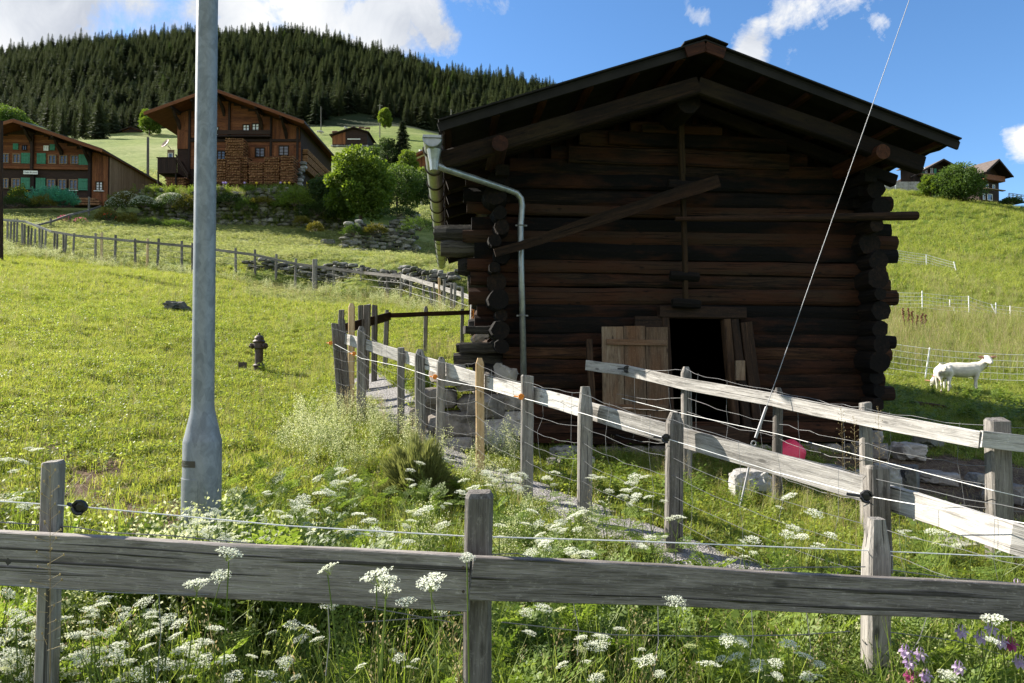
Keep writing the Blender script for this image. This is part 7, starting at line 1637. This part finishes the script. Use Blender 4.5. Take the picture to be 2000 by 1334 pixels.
for k in range(4):
    P = []
    for j in range(3):
        a = rg.uniform(0, 6.28); P += list(pinnate(np.array([0, 0, .0]), np.array([math.cos(a), math.sin(a), rg.uniform(.2, .7)]), np.array([0, 0, 1.0]), rg.uniform(.10, .17), rg, 5, .016))
    V, Fc, r_, mi = join(P); LF.append(np_mesh('leaf', V, Fc, r_, [M['parsley'], M['stalk']], mi))
def depth_for(px, py, h, lo, hi):
    best = None
    for Y in np.linspace(lo, hi, 60):
        p = pix(px, py, Y); e = abs(p.z - g(p.x, p.y) - h)
        if best is None or e < best[0]: best = (e, Y)
    return best[1]
n_umb = [0]
def umbel_plant(px, py, Y, size=1.0, extra=2, label=None):
    head = pix(px, py, Y); i = n_umb[0]; n_umb[0] += 1; r_ = random.Random(i * 7 + 1)
    bx = head.x + r_.uniform(-.12, .12); by = head.y + r_.uniform(-.06, .06); gb = g(bx, by); base = Vector((bx, by, gb)); H = max(.12, head.z - gb)
    r = thing('umbel_plant', base, label or ('white umbel flower with %s' % 'x'), 'wildflower', 'white umbel plants around the fences')
    s = MB(); mid = base.lerp(head, .55) + Vector((r_.uniform(-.04, .04), r_.uniform(-.03, .03), 0)); neck = head - Vector((0, 0, .02 * size)); s.tube([base - Vector((0, 0, .02)), base.lerp(mid, .5) + Vector((.005, 0, 0)), mid, mid.lerp(neck, .6), neck], .0036, 5, scales=[1.2, 1, .85, .65, .5])
    heads = [(head, size)]
    for k in range(extra):
        a = r_.uniform(0, 6.28); d = r_.uniform(.05, .11); h2 = head + Vector((d * math.cos(a), d * math.sin(a) * .7, r_.uniform(-.10, .015))); st = mid.lerp(neck, r_.uniform(0, .5)); s.tube([st, st.lerp(h2, .5) + Vector((0, 0, -.012)), h2 - Vector((0, 0, .018))], .0024, 4, scales=[1, .7, .5]); heads.append((h2, size * r_.uniform(.6, .95)))
    s.build('stem', M['stalk'], r)
    for k, (h, sz) in enumerate(heads):
        o = bpy.data.objects.new('flower_head', UG if (k and r_.random() < .14) else UM[r_.randrange(6)]); COL.objects.link(o); o.parent = r; o.location = h - base; o.scale = (sz, sz, sz); o.rotation_euler = (r_.gauss(.22, .16), r_.gauss(0, .2), r_.uniform(0, 6.28))
    for k in range(2 if H > .3 else 1):
        o = bpy.data.objects.new('leaf', LF[r_.randrange(4)]); COL.objects.link(o); o.parent = r; o.location = base.lerp(mid, r_.uniform(.3, 1.0)) - base; o.rotation_euler = (0, 0, r_.uniform(0, 6.28)); sc = r_.uniform(.8, 1.25); o.scale = (sc, sc, sc)
    return r
LAB = {}
front = [(447, 1083, 1.98, 1.0, 0, 'single white umbel standing before the board below the lamp post'), (385, 1142, 1.98, 1.0, 1, 'white umbel with a green neighbour overlapping the lower board edge at the left'), (640, 1112, 1.98, .75, 0, 'half open white umbel on a thin stem before the middle of the left board'),
         (735, 1128, 1.95, 1.1, 2, 'white umbel with a greenish twin before the board left of the middle post'), (842, 1140, 1.93, 1.2, 1, 'largest white umbel before the board just left of the middle post'), (1320, 1178, 2.05, .85, 1, 'small white umbel at the lower edge of the right board'),
         (1940, 1212, 2.4, 1.1, 1, 'white umbel above the lilac columbines at the lower right'), (912, 1090, 1.98, .65, 1, 'small white umbel at the board joint of the middle post')]
for a in front: umbel_plant(*a[:5], label=a[5])
mid_ = [(10, 980), (48, 990), (395, 990), (400, 1008), (432, 1030), (470, 1035), (490, 998), (520, 962), (505, 1012), (542, 1000), (575, 985), (592, 975), (560, 1012), (600, 1025), (640, 1000), (620, 936), (665, 918), (655, 945), (690, 932), (625, 966), (700, 1006), (735, 1040), (690, 1035), (795, 1060), (645, 1058), (608, 1042), (800, 938),
        (820, 906), (870, 900), (805, 1003), (832, 996), (875, 985), (905, 940), (925, 955), (960, 935), (982, 920), (1003, 937), (1022, 930), (976, 1028), (950, 926), (1085, 925), (1112, 985), (1136, 1002), (1122, 1010), (1095, 1022), (1084, 1030), (1115, 1076), (1132, 1082), (1190, 960), (1220, 958), (1242, 970), (1266, 972), (1172, 935),
        (1240, 935), (1270, 1052), (1325, 1012), (1470, 1056), (1546, 968), (1590, 1005), (1550, 1033), (1565, 1050), (1600, 1066), (1450, 1060), (1900, 1046), (1980, 1076), (1820, 1040), (1760, 1042), (70, 880), (5, 900), (545, 1045), (480, 1060), (1040, 1000), (1060, 1060), (1010, 950)]
rr_ = random.Random(3)
for (px, py) in mid_:
    Y = depth_for(px, py, rr_.uniform(.34, .62), 2.75, 7.0)
    if float(path_dist(pix(px, py, Y).x, Y)) < .35: Y = max(2.75, Y - .5)
    umbel_plant(px, py, Y, 1.0 * rr_.uniform(.65, 1.1) * (1 + .12 * max(0, Y - 3)), rr_.choice((1, 2, 3)), label='white umbel flower rising from the meadow behind the road fence')
mid2 = [(372, 1000), (385, 1022), (410, 1035), (358, 1010), (420, 1000), (440, 1020), (395, 1045), (365, 1040), (448, 1045), (340, 1030)]
for (px, py) in mid2: umbel_plant(px, py, rr_.uniform(2.75, 3.2), rr_.uniform(.6, .9), 3, label='white umbel flower crowding round the foot of the lamp post')
low = [(25, 1240), (75, 1235), (110, 1265), (140, 1320), (215, 1235), (250, 1295), (290, 1240), (320, 1300), (420, 1230), (60, 1290), (180, 1205), (10, 1310), (350, 1220), (560, 1295), (620, 1250), (1100, 1300), (1210, 1230), (1540, 1260), (1600, 1300), (1850, 1320)] + [(1420, 1252), (1480, 1297), (1135, 1247), (1028, 1197), (1062, 1190), (570, 1222), (400, 1256), (352, 1272), (442, 1290), (300, 1292), (706, 1302), (780, 1286), (272, 1318), (492, 1284), (130, 1290), (162, 1296), (92, 1192), (30, 1200), (150, 1242), (182, 1238), (100, 1312), (20, 1280), (60, 1260), (205, 1172), (242, 1192),
       (282, 1178), (1265, 1292), (365, 1325), (520, 1320), (230, 1265), (330, 1210), (15, 1160), (120, 1210), (205, 1300), (860, 1195), (1160, 1265), (1385, 1300), (50, 1325), (455, 1325), (640, 1180), (175, 1195), (55, 1215), (340, 1245), (395, 1300)]
for (px, py) in low:
    Y = depth_for(px, py, rr_.uniform(.45, .72), 2.45, 3.4); umbel_plant(px, py, Y, rr_.uniform(.6, .95), rr_.choice((0, 1, 2, 3)), label='white umbel flower seen below the boards of the road fence')
def columbine(px, py, Y, mat, label):
    h = pix(px, py, Y); b = Vector((h.x + .03, h.y + .02, g(h.x, h.y))); r = thing('columbine', b, label, 'wildflower'); s = MB(); s.tube([b, b.lerp(h, .5) + Vector((.02, 0, 0)), h + Vector((0, 0, .03)), h + Vector((-.006, 0, .008))], .0022, 4); s.build('stem', M['stalk'], r)
    k = MB(); c = h
    for j in range(5):
        a = j * 1.2566; d = Vector((math.cos(a), math.sin(a), 0)); t_ = Vector((-d.y, d.x, 0)); w = .011
        k.add([c + d * .003, c + d * .012 - t_ * w + Vector((0, 0, -.010)), c + d * .015 + Vector((0, 0, -.028)), c + d * .012 + t_ * w + Vector((0, 0, -.012))], [(0, 1, 2, 3)])
        a += .63; d = Vector((math.cos(a), math.sin(a), 0)); t_ = Vector((-d.y, d.x, 0)); k.add([c + d * .003, c + d * .018 - t_ * .009, c + d * .026 + Vector((0, 0, -.006)), c + d * .018 + t_ * .010], [(0, 1, 2, 3)])
        k.tube([c + d * .008, c + d * .012 + Vector((0, 0, .012)), c + d * .006 + Vector((0, 0, .022))], .0025, 5, scales=[1, .8, .4])
    k.build('blossom', M[mat], r)
    return r
for px, py, mt, lb in ((1915, 1243, 'lilac', 'lilac columbine directly left below the lower right white umbel'), (1936, 1226, 'lilac', 'pale lilac columbine behind the lower right white umbel'), (1975, 1256, 'crimson', 'small crimson columbine right of the white umbel'), (1956, 1252, 'lilac', 'white lilac columbine below the white umbel'),
                       (1878, 1232, 'lilac', 'faded lilac columbine left of the bright lilac one'), (1768, 1270, 'lilac', 'lilac columbine nearest the right post'), (1776, 1292, 'lilac', 'bright lilac columbine low beside the right post'), (1777, 1318, 'crimson', 'crimson columbine at the bottom edge beside the right post'),
                       (1808, 1318, 'lilac', 'large lilac columbine at the bottom edge right of the crimson one'), (1990, 1290, 'lilac', 'lilac columbine at the right edge low down'), (1872, 1302, 'lilac', 'pale columbine at the bottom between two stalk groups'), (1986, 1140, 'lilac', 'pale lilac columbine above the board at the right edge'), (1797, 1276, 'lilac', 'withered lilac columbine right of the one nearest the post')):
    columbine(px, py, 2.45 if py > 1200 else 2.95, mt, lb)
# the dense fine clump behind the middle post, seeding grass by the thin fence post
cl_ = ground(818, 6.25); cushion('grass_clump', (cl_.x, cl_.y, cl_.z), .27, .25, .44, 'dense dark olive clump of fine stems behind the middle fence post', 'plant', leaf_mat('fine_olive_stems', (.08, .10, .03), (.15, .175, .05), (.25, .27, .10), .3), 90, 14000, .04, 1.0)
def seed_grass(px, py, Y, label):
    t_ = pix(px, py, Y); b = Vector((t_.x, t_.y, g(t_.x, t_.y))); r = thing('seeding_grass', b, label, 'grass stalk'); s = MB(); s.tube([b, b.lerp(t_, .5) + Vector((.01, 0, 0)), t_], .002, 4, scales=[1, .7, .3]); s.build('stalk', M['grass_dry'], r); k = MB()
    for q in range(34):
        f = .55 + .45 * q / 34; c = b.lerp(t_, f); a = q * 2.4; d = .045 * (1.15 - f) / .5 + .004; k.rock(c + Vector((d * math.cos(a), d * math.sin(a), .01)), (.003, .003, .006), 1, q); k.tube([c - Vector((0, 0, .01)), c + Vector((d * math.cos(a), d * math.sin(a), .01))], .0006, 3)
    k.build('seed_head', M['grass_dry'], r)
for a in ((1643, 795, 5.2, 'brown seeding grass stalk left of the thin grey post'), (1668, 812, 5.0, 'lower seeding grass stalk just left of the thin grey post'), (1715, 793, 5.2, 'seeding grass stalk right of the thin grey post'), (98, 905, 2.1, 'pale seeding grass stalk before the left post'), (1160, 920, 5.3, 'seeding plantain stalk beside the post with tapered top')): seed_grass(*a)
